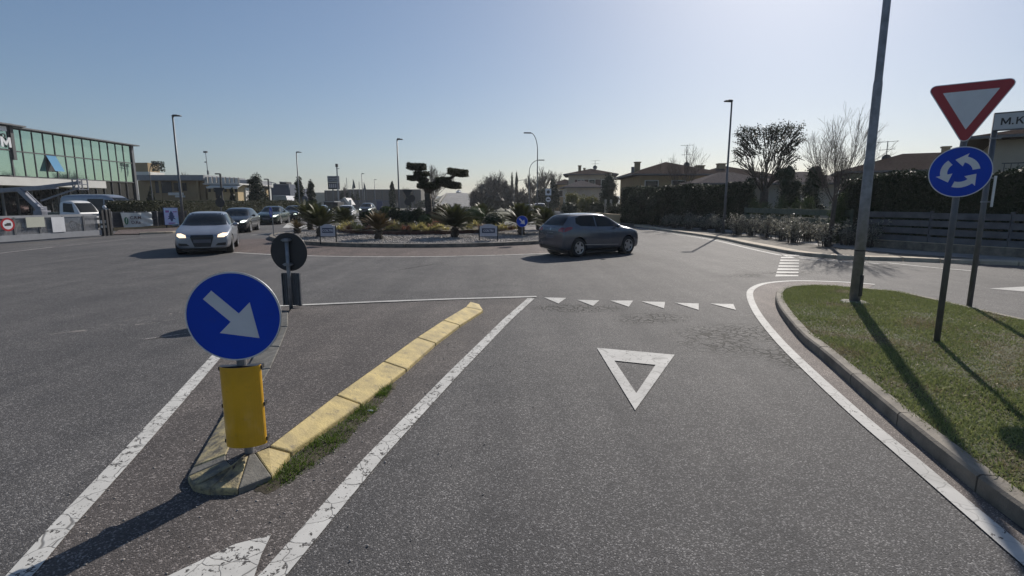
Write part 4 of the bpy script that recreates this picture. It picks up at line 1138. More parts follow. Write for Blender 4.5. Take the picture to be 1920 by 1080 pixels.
SUV = dict(r=.35, ax=(-1.35, 1.38), mirror=(.62, 1.12), spokes=5, st=[(x * 1.02, zb * 1.15, zs * 1.13, zt * 1.13, ws * 1.02, wt * 1.04) for x, zb, zs, zt, ws, wt in HATCH['st']],
    patch=[(a[0], a[1], a[2], a[3], [(x, z * 1.13) for x, z in a[4]], a[5]) for a in HATCH['patch']])
silver = carpaint('silver_paint', (.27, .285, .32), .5, .3)
slate = carpaint('grey_paint', (.085, .092, .112), .35, .24, 1.0)
blackp = carpaint('black_paint', (.012, .013, .015), .2, .25)
greenp = carpaint('dark_green_paint', (.008, .022, .013), .2, .2)
bluep = carpaint('pale_blue_paint', (.25, .31, .40), .5, .3)
whitep = carpaint('white_paint', (.6, .6, .6), .0, .3)
redp = carpaint('red_paint', (.35, .015, .02), .2, .3)
def head(dx, dy): return math.atan2(dy, dx)
c1 = G(388, 470); c1 = Vector((-11.35, 19.7, 0))
car(HATCH, silver, 'silver hatchback with warm lit headlights driving towards the camera at the left of the roundabout', c1, R(-66), lights='on')
c2 = P(447, 420, 32.0); car(HATCH, blackp, 'black hatchback with one headlight glinting right behind the silver hatchback', (c2.x - .1, 32.3, 0), R(-74), lights='on', headmat='head_white')
c3 = P(514, 420, 43.5); car(SEDAN, greenp, 'dark green saloon with two bright white headlights entering the roundabout', (c3.x, 43.5, 0), R(-79), lights='on', headmat='head_white')
c4 = P(554, 420, 50); car(SEDAN, blackp, 'dark saloon half hidden by the tallest palm-like plants', (c4.x, 50, 0), R(-82), lights='on', headmat='head_white')
c5 = P(601, 420, 58); car(HATCH, bluep, 'pale blue hatchback behind the left cycads of the island', (c5.x, 58, 0), R(-79), lights='on', headmat='head_white')
c6 = P(645, 420, 55); car(HATCH, whitep, 'white hatchback in the queue behind the round green cycad', (c6.x, 56, 0), R(-79), lights='off')
c7 = P(690, 420, 74); car(SUV, blackp, 'dark sport utility car farthest back in the approaching queue', (c7.x, 74, 0), R(-84), lights='on', headmat='head_white')
CLIO = dict(r=.315, ax=(-1.17, 1.22), mirror=(.58, 1.0), spokes=5, aerial=(-1.0, 1.45), st=[
    (-1.90, .32, .66, .70, .74, .60), (-1.88, .25, .92, .96, .84, .66), (-1.80, .21, .97, 1.04, .87, .66), (-1.64, .20, .98, 1.22, .878, .60), (-1.42, .19, .98, 1.405, .87, .56), (-1.02, .18, .97, 1.435, .875, .56), (-.5, .18, .95, 1.455, .88, .58),
    (.0, .18, .93, 1.445, .88, .59), (.34, .18, .92, 1.38, .88, .58), (.70, .18, .915, 1.20, .88, .59), (1.02, .18, .91, 1.02, .875, .61), (1.34, .18, .90, .965, .87, .62), (1.65, .19, .83, .885, .84, .60), (1.84, .21, .72, .76, .77, .54), (1.92, .26, .56, .60, .62, .44)],
    patch=[
    ('windscreen', 'x', 1, False, [(-.70, 1.01), (.70, 1.01), (.60, 1.28), (.50, 1.385), (-.50, 1.385), (-.60, 1.28)], 'glasscar'),
    ('rear_window', 'x', -1, False, [(-.64, 1.05), (.64, 1.05), (.62, 1.15), (.50, 1.37), (-.50, 1.37), (-.62, 1.15)], 'glasscar'),
    ('spoiler', 'x', -1, False, [(-.56, 1.375), (.56, 1.375), (.54, 1.40), (-.54, 1.40)], 'plastic'),
    ('side_window', 'y', 1, True, [(-1.26, 1.12), (-1.08, 1.03), (-.38, 1.0), (-.38, 1.355), (-.95, 1.36), (-1.20, 1.29)], 'glasscar'),
    ('side_window', 'y', 1, True, [(-.32, .995), (.80, .985), (.56, 1.16), (.28, 1.32), (.05, 1.35), (-.32, 1.36)], 'glasscar'),
    ('door_gap', 'y', 1, True, [(-.355, .24), (-.343, .24), (-.343, .98), (-.355, .98)], 'plastic'),
    ('door_gap', 'y', 1, True, [(.74, .26), (.752, .26), (.83, .92), (.818, .92)], 'plastic'),
    ('sill_trim', 'y', 1, True, [(-.82, .22), (.82, .22), (.82, .29), (-.82, .27)], 'plastic'),
    ('headlight', 'x', 1, True, [(.42, .66), (.66, .66), (.76, .74), (.76, .80), (.60, .78), (.44, .74)], 'lampglass'),
    ('grille', 'x', 1, False, [(-.40, .58), (.40, .58), (.45, .32), (-.45, .32)], 'plastic'),
    ('number_plate', 'x', 1, False, [(-.26, .42), (.26, .42), (.26, .53), (-.26, .53)], 'plate'),
    ('tail_light', 'x', -1, True, [(.52, .86), (.82, .84), (.84, .97), (.66, .99), (.52, .93)], 'taillight'),
    ('tail_light_side', 'y', 1, True, [(-1.84, .84), (-1.50, .93), (-1.44, .99), (-1.55, 1.01), (-1.80, .98)], 'taillight'),
    ('number_plate', 'x', -1, False, [(-.26, .62), (.26, .62), (.26, .73), (-.26, .73)], 'plate'),
    ('tailgate_gap', 'x', -1, False, [(-.70, .80), (-.69, .80), (-.66, 1.02), (-.67, 1.02)], 'plastic'),
    ('tailgate_gap', 'x', -1, False, [(.70, .80), (.69, .80), (.66, 1.02), (.67, 1.02)], 'plastic'),
    ('tailgate_gap', 'x', -1, False, [(-.70, .565), (.70, .565), (.70, .577), (-.70, .577)], 'plastic'),
    ('tailgate_gap', 'x', -1, False, [(-.70, .57), (-.69, .57), (-.69, .80), (-.70, .80)], 'plastic'),
    ('tailgate_gap', 'x', -1, False, [(.70, .57), (.69, .57), (.69, .80), (.70, .80)], 'plastic'),
    ('door_handle', 'y', 1, True, [(-.28, .86), (-.10, .86), (-.10, .885), (-.28, .885)], 'plastic'),
    ('door_handle', 'y', 1, True, [(-1.02, .90), (-.86, .90), (-.86, .925), (-1.02, .925)], 'plastic'),
    ('crease_highlight', 'y', 1, True, [(-1.0, .40), (.72, .36), (.72, .375), (-1.0, .425)], 'lampglass'),  # pale strip painted along the doors as a crease's highlight
    ('door_gap', 'y', 1, True, [(-1.05, .62), (-1.038, .62), (-.90, .30), (-.912, .30)], 'plastic'),
    ('badge', 'x', -1, False, [(-.05, .92), (0, .87), (.05, .92), (0, .98)], 'lampglass'),
    ('chrome_strip', 'x', -1, False, [(-.2, .80), (.2, .80), (.2, .82), (-.2, .82)], 'lampglass'),
    ('bumper_insert', 'x', -1, False, [(-.6, .28), (.6, .28), (.66, .40), (-.66, .40)], 'plastic')])
cl = car(CLIO, slate, 'slate grey hatchback seen from behind, driving right around the roundabout', (2.72, 18.3, 0), R(31))
cl.scale = (.90, .86, .985)
c9 = P(1012, 400, 66); v9 = car(SUV, whitep, 'small white van-like car with roof bars coming down the side street', (c9.x, 66, 0), R(-90), lights='off'); v9['category'] = 'car'
c10 = P(993, 400, 72); car(HATCH, whitep, 'partly hidden white car beside the white van-like car on the side street', (c10.x, 72, 0), R(-95))
c11 = P(870, 363, 262); car(HATCH, whitep, 'tiny white car at the crest of the ramp road', (-25.8, 258, 5.85), R(-100))
c12 = P(355, 366, 58); car(HATCH, redp, 'red car parked in front of the ochre building behind the hedge', (c12.x, 57, .35), R(170), group=None)
# white truck with folded crane behind the gate
def bx(b, c, d, rz=0): b.box(c, d, rz)
tp = P(150, 400, 34)
tr = thing('crane_truck', 'small white flatbed truck with a folded grey lifting arm parked behind the sliding gate', 'truck', (tp.x, 34, 0), R(-8))
cabst = [(-.80, .45, 1.15, 1.9, .86, .74), (-.76, .42, 1.2, 2.05, .88, .76), (0, .42, 1.2, 2.1, .88, .76), (.30, .42, 1.18, 2.02, .88, .75), (.70, .42, 1.12, 1.45, .88, .78), (.85, .42, 1.02, 1.08, .86, .76), (.88, .45, .9, .95, .82, .7)]
o = bpy.data.objects.new('tmp', grow_body(cabst)); COL.objects.link(o); sb = o.modifiers.new('s', 'SUBSURF'); sb.levels = 2; sb.render_levels = 2
me = evalmesh(o, 'cab'); bm = bmesh.new(); bm.from_mesh(me); bvh = BVHTree.FromBMesh(bm); bm.free(); bpy.data.objects.remove(o)
me.materials.clear(); me.materials.append(whitep); me.polygons.foreach_set('use_smooth', [True] * len(me.polygons))
o = bpy.data.objects.new('cab', me); COL.objects.link(o); o.parent = tr; cabo = o
carpatch(bvh, [(-.70, 1.25), (.70, 1.25), (.64, 1.9), (-.64, 1.9)], 'x', mat['glasscar'], 'windscreen', tr)
for s in (1, -1): carpatch(bvh, [(-.45, 1.28), (.45, 1.24), (.25, 1.85), (-.45, 1.9)], 'y', mat['glasscar'], 'side_window', tr, sign=s)
carpatch(bvh, [(-.6, .7), (.6, .7), (.6, .86), (-.6, .86)], 'x', mat['plastic'], 'grille', tr)
for s in (1, -1): carpatch(bvh, [(s * .62, .68), (s * .8, .68), (s * .8, .88), (s * .62, .88)], 'x', mat['lampglass'], 'headlight', tr)
b = MB(); b.box((-2.9, 0, .62), (4.2, .8, .16)); b.box((-2.9, 0, .80), (4.3, 1.75, .1)); b.build('flatbed', mat['darkgrey'], tr)
b = MB(); b.box((-1.45, -.2, 1.05), (.8, 1.0, .42)); b.box((-2.2, .3, 1.0), (.5, .7, .3)); b.build('toolbox', M('olive_box', (.10, .115, .095), .6), tr, bevel=.02)
for x in (.25, -3.6):
    for s in (1, -1): wheel(tr, x, s * .76, .36, .22)
mat['armgrey'] = M('arm_grey_paint', (.22, .23, .27), .5, metal=.2, var=.15)
b = MB(); b.box((-3.1, 0, 1.1), (.7, .7, .5)); b.box((-3.15, 0, 1.45), (.45, .5, .4)); b.build('turret', mat['armgrey'], tr, bevel=.02)
b = MB(); b.beam((-3.0, -.12, 1.35), (-4.6, -.12, 2.85), .22, .34); b.beam((-3.0, .12, 1.35), (-4.6, .12, 2.85), .08, .3); b.build('lower_arm', mat['armgrey'], tr, bevel=.02)
b = MB(); b.beam((-6.9, 0, 2.75), (-1.6, 0, 3.05), .26, .30); b.beam((-3.6, 0, 2.95), (.3, 0, 3.32), .2, .22); b.build('boom', mat['armgrey'], tr, bevel=.02)
b = MB(); b.beam((-3.3, .2, 2.05), (.1, .2, 3.0), .09, .1); b.build('stay', mat['armgrey'], tr)
b = MB()
for sx in (-.1, .35):
    for sy in (-.35, .35): b.box((sx + .2, sy, 3.2), (.06, .06, .75))
for z in (2.85, 3.2, 3.55): b.box((.32, 0, z), (.5, .76, .05))
b.beam((.1, -.35, 2.85), (.55, -.35, 3.55), .05, .05); b.build('basket', mat['armgrey'], tr)
tr.scale = (.9, .9, .9)
# grey van
vp = P(205, 400, 41)
vn = thing('van', 'tall silver grey van parked between the crane truck and the glass building corner', 'van', (vp.x, 41, 0), R(-6))
vst = [(-3.3, .35, 1.2, 1.9, .85, .75), (-3.28, .30, 1.25, 2.28, .93, .80), (-2.5, .28, 1.25, 2.36, .95, .82), (0, .28, 1.22, 2.36, .95, .82), (.6, .28, 1.2, 2.33, .95, .82), (1.15, .28, 1.18, 2.05, .95, .80), (1.75, .28, 1.12, 1.4, .94, .78), (2.2, .28, 1.0, 1.12, .92, .75), (2.55, .30, .85, .95, .86, .65), (2.62, .34, .65, .7, .75, .5)]
o = bpy.data.objects.new('tmp', grow_body(vst)); COL.objects.link(o); sb = o.modifiers.new('s', 'SUBSURF'); sb.levels = 2; sb.render_levels = 2
me = evalmesh(o, 'body'); bm = bmesh.new(); bm.from_mesh(me); bvh = BVHTree.FromBMesh(bm); bm.free(); bpy.data.objects.remove(o)
me.materials.clear(); me.materials.append(silver); me.polygons.foreach_set('use_smooth', [True] * len(me.polygons))
o = bpy.data.objects.new('body', me); COL.objects.link(o); o.parent = vn
carpatch(bvh, [(-.76, 1.28), (.76, 1.28), (.66, 2.1), (-.66, 2.1)], 'x', mat['glasscar'], 'windscreen', vn)
for s in (1, -1):
    carpatch(bvh, [(.5, 1.3), (1.55, 1.27), (1.1, 1.9), (.5, 1.95)], 'y', mat['glasscar'], 'side_window', vn, sign=s)
    carpatch(bvh, [(-.9, .45), (.42, .45), (.42, 2.0), (-.9, 2.0)], 'y', mat['plastic'], 'open_side_door', vn, sign=s)
    carpatch(bvh, [(s * .55, .8), (s * .8, .8), (s * .8, 1.05), (s * .6, 1.0)], 'x', mat['lampglass'], 'headlight', vn)
    for x in (-2.1, 1.7): wheel(vn, x, s * .84, .35, .22)
# ================================================================== PLANTS
RG = np.random.default_rng(11)
def leafcloud(name, pts, nrm, size, m, parent, asp=.5, seed=1, flat=.0, kind=None):
    """pts (n,3): one leaf quad (rhombus) per point"""
    rg = np.random.default_rng(seed); n = len(pts)
    u = rg.normal(size=(n, 3)); u /= np.linalg.norm(u, axis=1)[:, None] + 1e-9
    if nrm is not None: u = u + nrm * flat; u /= np.linalg.norm(u, axis=1)[:, None] + 1e-9
    v = np.cross(u, rg.normal(size=(n, 3))); v /= np.linalg.norm(v, axis=1)[:, None] + 1e-9
    s = size * rg.uniform(.6, 1.35, n)[:, None]
    V = np.stack([pts - u * s * .5, pts + v * s * asp * .5, pts + u * s * .5, pts - v * s * asp * .5], 1).reshape(-1, 3)
    return npmesh(name, V, np.arange(4 * n).reshape(-1, 4), m, parent, kind)
def ell_pts(rg, n, c, r, shell=.55, lump=.16, seedp=0):
    d = rg.normal(size=(n, 3)); d /= np.linalg.norm(d, axis=1)[:, None]
    rr = shell + (1 - shell) * rg.uniform(0, 1, n) ** .6
    w_ = 1 + lump * (np.sin(d[:, 0] * 5 + seedp) * np.sin(d[:, 1] * 6 + seedp * 2) + .6 * np.sin(d[:, 2] * 9 + d[:, 0] * 7 + seedp))
    return np.array(c) + d * (rr * w_)[:, None] * np.array(r), d
def leafy(name, label, cat, loc, ells, n, size, m, trunk=None, group=None, core=.7, lump=.16, asp=.5, rz=0, seed=1):
    """ells: list of (centre, radii) of the crown's masses"""
    t_ = thing(name, label, cat, loc, rz, group); rg = np.random.default_rng(seed)
    vol = np.array([e[1][0] * e[1][2] for e in ells]); vol = vol / vol.sum(); ps = []; ds = []
    b = MB()
    for i, (c, r) in enumerate(ells):
        p_, d = ell_pts(rg, max(8, int(n * vol[i])), c, r, .6, lump, i * 1.7 + seed); ps.append(p_); ds.append(d)
        if core: b.blob(c, tuple(q * core for q in r), 3, .10)
    cr = leafcloud('crown', np.concatenate(ps), np.concatenate(ds), size, mat[m], t_, asp, seed, .4)
    if core: b.build('inner_foliage', mat[m], cr)
    if trunk:
        b = MB(); b.tube([(0, 0, -.1), (rnd(-.03, .03), 0, trunk[1] * .5), (0, 0, trunk[1])], [trunk[0], trunk[0] * .8, trunk[0] * .6], 9); b.build('trunk', mat['bark'], t_)
    return t_
def hedge(name, label, path, h, th, m, n, size, loc, seed=1, hv=.06, group=None):
    t_ = thing(name, label, 'hedge', loc, 0, group); rg = np.random.default_rng(seed)
    path = [Vector(p) for p in path]; segs = [(path[i], path[i + 1]) for i in range(len(path) - 1)]
    Ls = np.array([(b_ - a).length for a, b_ in segs]); tot = Ls.sum(); P_ = []
    for (a, c), L in zip(segs, Ls):
        k = int(n * L / tot); u_ = rg.uniform(0, 1, k); d = (c - a).normalized(); nx, ny = -d.y, d.x
        face = rg.uniform(0, 1, k); top = face < th / (th + 2 * h)
        off = np.where(top, rg.uniform(-th / 2, th / 2, k), np.where(rg.uniform(0, 1, k) < .5, -th / 2, th / 2) + rg.normal(0, .05, k))
        s0 = u_ * L
        hh = h * (1 + hv * np.sin(s0 * 1.3 + seed) + hv * .6 * np.sin(s0 * 3.7))
        z = np.where(top, hh + rg.normal(0, .05, k), rg.uniform(0, 1, k) * hh)
        P_.append(np.stack([a.x + d.x * s0 + nx * off - loc[0], a.y + d.y * s0 + ny * off - loc[1], z], 1))
    for e_, (q, q2) in enumerate(((path[0], path[1]), (path[-1], path[-2]))):
        d = (q - q2).normalized(); k = max(200, int(n * th / (tot * 2))); w_ = rg.uniform(-th / 2, th / 2, k); zz = rg.uniform(0, h, k); o_ = rg.normal(.03, .05, k)
        P_.append(np.stack([q.x - d.y * w_ + d.x * o_ - loc[0], q.y + d.x * w_ + d.y * o_ - loc[1], zz], 1))
    lc = leafcloud('foliage', np.concatenate(P_), None, size, mat[m], t_, .55, seed)
    b = MB()
    for a, c in segs:
        L = (c - a).length; k = max(2, int(L / .6)); d = (c - a).normalized(); nv = Vector((-d.y, d.x, 0)); vs = []
        for i in range(k + 1):
            s0 = L * i / k; p = a + d * s0 - Vector(loc); hh = h * (1 + hv * math.sin(s0 * 1.3 + seed) + hv * .6 * math.sin(s0 * 3.7)) - .06
            for (o_, z) in ((-th / 2 + .05, 0), (-th / 2 + rnd(.02, .12), hh * .55), (-th / 2 + .1, hh), (th / 2 - .1, hh), (th / 2 - .05, 0)):
                vs.append((p.x + nv.x * o_, p.y + nv.y * o_, z))
        fs = [(i * 5 + q, (i + 1) * 5 + q, (i + 1) * 5 + q + 1, i * 5 + q + 1) for i in range(k) for q in range(4)] + [(0, 1, 2, 3, 4), tuple(k * 5 + q for q in (4, 3, 2, 1, 0))]
        b.add(vs, fs)
    b.build('inner_foliage', mat[m], lc)
    return t_
def bare_tree(name, label, loc, h, spread, seed, levels=5, r0=.09, m='twig', trunk_h=.3, up=.5, group=None, n1=5, minr=.006, tm='barkgrey', lean=(0, 0), droop=0, nsplit=(2, 3), vase=1.0):
    rd = random.Random(seed); t_ = thing(name, label, 'tree', loc, 0, group); tb = MB(); cb = MB()
    th = h * trunk_h; top = Vector((lean[0] * th, lean[1] * th, th))
    tb.tube([(0, 0, -.1), tuple(top * .5 + Vector((rd.uniform(-.03, .03), 0, 0))), tuple(top)], [r0 * 1.15, r0 * .95, r0 * .85], 9)
    def grow(p, d, L, r, lv):
        n_ = 3; pts = [p]; rs = [r]; q = p; dd = d.copy()
        for i in range(n_):
            dd = (dd + Vector((rd.uniform(-1, 1), rd.uniform(-1, 1), rd.uniform(-.6, .9) * up - droop)) * .16).normalized()
            q = q + dd * (L / n_); pts.append(q); rs.append(max(minr, r * (1 - .42 * (i + 1) / n_)))
            if lv > 0 and i < n_ - 1 and rd.random() < .85:
                sd_ = (dd + Vector((rd.uniform(-1, 1), rd.uniform(-1, 1), rd.uniform(-.2, .8))) * .75).normalized()
                grow(q, sd_, L * rd.uniform(.45, .7), max(minr, rs[-1] * .6), lv - 1)
        cb.tube(pts, rs, 5 if r > .02 else 3, cap=False)
        if lv > 0:
            for _ in range(rd.choice(nsplit)):
                sd_ = (dd + Vector((rd.uniform(-1, 1), rd.uniform(-1, 1), rd.uniform(-.3, .6) * up * 1.5)) * .55).normalized()
                grow(q, sd_, L * rd.uniform(.6, .85), max(minr, rs[-1] * .85), lv - 1)
    for i in range(n1):
        a = 2 * PI * i / n1 + rd.uniform(-.4, .4); d = Vector((math.cos(a) * spread / h * vase, math.sin(a) * spread / h * vase, rd.uniform(.65, 1.1))).normalized()
        grow(top * rd.uniform(.8, 1), d, h * .30 * rd.uniform(.85, 1.15), r0 * .55, levels - 1)
    grow(top, Vector((0, 0, 1)), h * .32, r0 * .75, levels - 1)
    # fit to the asked height
    mz = max(v[2] for v in cb.v); k = (h - th) / (mz - th)
    mx = max(abs(v[0]) for v in cb.v); kx = (spread / 2) / max(mx, 1e-3) if mx > spread / 2 else 1
    cb.v = [(v[0] * kx, v[1] * kx, th * .8 + (v[2] - th * .8) * k if v[2] > th * .8 else v[2]) for v in cb.v]
    tb.build('trunk', mat[tm], t_, smooth=True); cb.build('branches', mat[m], t_)
    return t_
# ---- cycads (fan of arching fronds on a stub trunk)
def cycad(name, label, loc, R_, h, nf, m, th, seed, group):
    nf = int(nf * 2.6); rd = random.Random(seed); t_ = thing(name, label, 'cycad', loc, 0, group); b = MB()
    b.tube([(0, 0, -.15), (0, 0, th * .4), (0, 0, th * .85), (0, 0, th)], [.13, .16, .15, .07], 10)
    for k in range(40):
        a = rd.uniform(0, 6.28); z = rd.uniform(0, th * .95); q = Vector((math.cos(a) * .15, math.sin(a) * .15, z)); b.beam(q, q + Vector((math.cos(a) * .05, math.sin(a) * .05, .05)), .04, .03)
    b.build('trunk', mat['bark'], t_)
    V = []; F = []
    for i in range(nf):
        a = 2 * PI * i / nf * 2.4 + rd.uniform(-.2, .2); el = R(rd.uniform(28, 88)) if i % 5 else R(rd.uniform(5, 40))
        L = R_ * rd.uniform(.85, 1.15) * 1.1; d = Vector((math.cos(a), math.sin(a), 0)); side = Vector((-d.y, d.x, 0))
        x, z = .04, th; ang = el; ns = 22; pts = []
        for s_ in range(ns + 1):
            pts.append(Vector((d.x * x, d.y * x, z))); x += math.cos(ang) * L / ns; z += math.sin(ang) * L / ns; ang -= (.018 + .035 * s_ / ns) * (1.0 if el > .7 else .7)
        for s_ in range(2, ns):
            p = pts[s_]; q = pts[s_ + 1]; tdir = (q - p).normalized(); nrm = side.cross(tdir)
            ll = .15 * R_ * math.sin(PI * min(1, (s_ + 1) / ns * .93)) ** .6 + .02
            for sg in (1, -1):
                for u_ in (0, .5):
                    o_ = p.lerp(q, u_); tip = o_ + side * sg * ll + tdir * ll * .45 - nrm * ll * .0 + Vector((0, 0, .22 * ll))
                    w_ = tdir * (L / ns * .30); n0 = len(V); V += [tuple(o_ - w_), tuple(tip), tuple(o_ + w_)]; F.append((n0, n0 + 1, n0 + 2))
        for s_ in range(ns):
            p, q = pts[s_], pts[s_ + 1]; n0 = len(V); w_ = side * .008; V += [tuple(p - w_), tuple(q), tuple(p + w_)]; F.append((n0, n0 + 1, n0 + 2))
    npmesh('fronds', np.array(V), np.array(F), mat[m], t_)
    return t_
cg = 'cycads on the roundabout island'
def cyc_at(px, py, pr, m, th, seed, label, Y=None, nf=46, k=1.0):
    p = isl_pt(px, py) if Y is None else Vector((P(px, 400, Y).x, Y, isl_z(P(px, 400, Y).x, Y)))
    R_ = pr / FPX * p.y
    return cycad('cycad', label, (p.x, p.y, p.z - .02), R_, R_, nf, m, th, seed, cg)
cyc_at(601, 444, 39, 'cycad', .48, 1, 'large green cycad behind the left sponsor board')
cyc_at(582, 431, 36, 'cycad', .55, 2, 'tall green cycad just left of and behind the one at the left sponsor board')
cyc_at(558, 438, 15, 'cycad_rust', .30, 3, 'small rusty brown cycad at the left end of the gravel', nf=22)
cyc_at(643, 0, 29, 'cycad', .35, 4, 'round green cycad in front of the white queueing car', Y=31.5, nf=60)
cyc_at(710, 448, 31, 'cycad_rust', .42, 5, 'brownish cycad standing alone on the gravel between the two sponsor boards', nf=40)
cyc_at(853, 445, 40, 'cycad', .50, 6, 'large cycad just left of the right sponsor board', nf=60)
cyc_at(977, 441, 38, 'cycad', .52, 7, 'large cycad right behind the small blue arrow sign', nf=56)
cyc_at(1010, 431, 28, 'cycad', .55, 8, 'cycad behind the rear of the grey hatchback, left one of two', nf=44)
cyc_at(1023, 437, 28, 'cycad', .50, 9, 'cycad nearest the grey hatchback at the right end of the island', nf=44)
cyc_at(905, 0, 22, 'cycad', .75, 10, 'far cycad peeping over the clipped bushes at the ramp road', Y=34.5, nf=44)
cyc_at(830, 0, 26, 'cycad_rust', .7, 14, 'brownish far cycad between the topiary tree and the ramp road', Y=29.5, nf=40)
# ---- clipped ball bushes in the bed
bg_ = 'clipped dark bushes in the roundabout bed'
def ball(px, py, rx, ry, Y, label, seed, m='leaf_dark'):
    p = P(px, py, Y); a, c = rx / FPX * Y * 1.12, ry / FPX * Y * 1.2
    return leafy('clipped_bush', label, 'bush', (p.x, Y, p.z), [((0, 0, 0), (a, a, c)), ((0, 0, -c * .7), (a * .6, a * .6, c * .9))], 2600, .07, m, group=bg_, core=.8, lump=.05, seed=seed)
ball(763, 408, 17, 14, 28.5, 'largest dark clipped ball left of the topiary trunk', 21)
ball(741, 400, 12, 9, 30, 'dark clipped ball just left of the largest one', 22)
ball(724, 397, 11, 9, 32.5, 'loose rounded bush behind the left clipped balls', 23, 'leaf_mid')
ball(702, 405, 18, 10, 29.5, 'wide dark bush above the brownish lone cycad', 24)
ball(685, 408, 11, 9, 29, 'small dark bush at the left end of the bushes row', 29)
ball(797, 415, 13, 12, 27.5, 'dark green bush in front of the topiary trunk', 25, 'leaf_mid')
ball(926, 413, 19, 12, 28, 'wide flat clipped bush behind the right sponsor board', 26)
ball(890, 404, 21, 15, 30, 'big green bush behind the large right cycad', 27, 'leaf_mid')
ball(820, 402, 14, 10, 31.5, 'dark bush at the right foot of the topiary trunk', 28)
ball(785, 401, 12, 9, 32, 'dark bush at the left foot of the topiary trunk', 30)
# ---- yellow and rust tufts
def tuft_mesh(seed, m, n=70):
    rd = random.Random(seed); V = []; F = []
    for i in range(n):
        a = rd.uniform(0, 6.28); el = rd.uniform(.25, 1.4); L = rd.uniform(.35, .62); w_ = rd.uniform(.02, .035)
        d = Vector((math.cos(a), math.sin(a), 0)); sd_ = Vector((-d.y, d.x, 0)); x = .02; z = 0; prev = None; c = Vector((rd.uniform(-.15, .15), rd.uniform(-.15, .15), 0))
        for s_ in range(6):
            ww = w_ * (1 - s_ / 5.2); p = c + d * x + Vector((0, 0, z)); n0 = len(V); V += [tuple(p - sd_ * ww), tuple(p + sd_ * ww)]
            if s_: F.append((n0 - 2, n0 - 1, n0 + 1, n0))
            x += math.cos(el) * L / 5; z += math.sin(el) * L / 5; el -= .28
    return np.array(V), np.array(F)
tg = 'yellow and rust leaf tufts in the roundabout bed'
def tuft(px, py, k, m, seed, label, Y=None):
    Y = Y or 26.6; p = P(px, py, Y)
    t_ = thing('leaf_tuft', label, 'plant', (p.x, Y, .46), 0, tg); v_, f_ = tuft_mesh(seed, m); k2 = k / FPX * Y / .42 * 1.35
    z = P(px, py + k * .6, Y).z; t_.location.z = max(.42, z); npmesh('leaves', v_ * k2, f_, mat[m], t_)
tuft(647, 425, 12, 'leaf_yel', 1, 'pale yellow leaf tuft at the far left of the raised bed', 28.5)
tuft(662, 418, 11, 'leaf_yel', 2, 'yellow leaf tuft right of the far left one, slightly higher', 28.5)
tuft(676, 424, 10, 'leaf_yel', 3, 'yellowish leaf tuft left of the lone brownish cycad', 27)
tuft(690, 428, 9, 'leaf_rust', 31, 'rusty leaf tuft left of the lone brownish cycad', 26.6)
tuft(737, 417, 13, 'leaf_yel', 4, 'bright yellow leaf tuft below the pair of dark balls', 26.8)
tuft(728, 428, 9, 'leaf_yel', 41, 'small yellow leaf tuft right of the lone brownish cycad')
tuft(761, 431, 11, 'leaf_rust', 5, 'pinkish rust leaf tuft below the largest dark ball', 26)
tuft(780, 424, 12, 'leaf_yel', 6, 'bright yellow leaf tuft right below the largest dark ball', 26.2)
tuft(799, 430, 10, 'leaf_yel', 7, 'yellow leaf tuft low on the edging under the topiary tree', 26)
tuft(817, 416, 10, 'leaf_rust', 8, 'tan leaf tuft right of the topiary trunk', 27.5)
tuft(815, 424, 10, 'leaf_yel', 42, 'yellow leaf tuft below the tan one right of the topiary trunk', 26.6)
tuft(836, 430, 10, 'leaf_yel', 9, 'yellow leaf tuft left of the large right cycad', 26.2)
tuft(892, 417, 11, 'leaf_yel', 10, 'yellow leaf tuft above left corner of the right sponsor board', 27.5)
tuft(928, 424, 8, 'leaf_yel', 11, 'yellow leaf tuft peeping over the right sponsor board', 26.5)
tuft(946, 425, 12, 'leaf_yel', 12, 'yellow leaf tuft left of the small blue arrow sign', 27)
tuft(958, 432, 8, 'leaf_rust', 13, 'rust leaf tuft beside the small blue arrow sign', 26.6)
rr_ = random.Random(99)
for i, (px, py, k_, m_, lab) in enumerate((
    (636, 424, 10, 'leaf_yel', 'pale tuft at the very left tip of the raised bed'), (655, 428, 10, 'leaf_rust', 'rusty tuft below the two leftmost yellow tufts'), (668, 429, 11, 'leaf_yel', 'low yellow tuft at the edging left of the lone cycad'),
    (745, 427, 10, 'leaf_yel', 'low pale tuft between the lone cycad and the pinkish rust tuft'), (752, 419, 10, 'leaf_yel', 'yellow tuft peeping from under the largest dark ball'), (770, 420, 9, 'leaf_yel', 'small yellow tuft in front of the largest dark ball'),
    (790, 418, 9, 'leaf_yel', 'small yellow tuft left of the topiary trunk foot'), (808, 421, 10, 'leaf_rust', 'reddish tuft in front of the topiary trunk foot'), (826, 421, 10, 'leaf_yel', 'yellow tuft between topiary trunk and large right cycad'),
    (880, 428, 10, 'leaf_yel', 'low yellow tuft between the large right cycad and the right board'), (903, 424, 9, 'leaf_rust', 'rusty tuft above the right sponsor board'), (938, 428, 9, 'leaf_yel', 'low yellow tuft at the right edge of the right sponsor board'), (966, 424, 9, 'leaf_yel', 'yellow tuft under the blue arrow sign cycad'))):
    tuft(px, py, k_, m_, 200 + i, lab, 26.4 + rr_.uniform(0, .8))
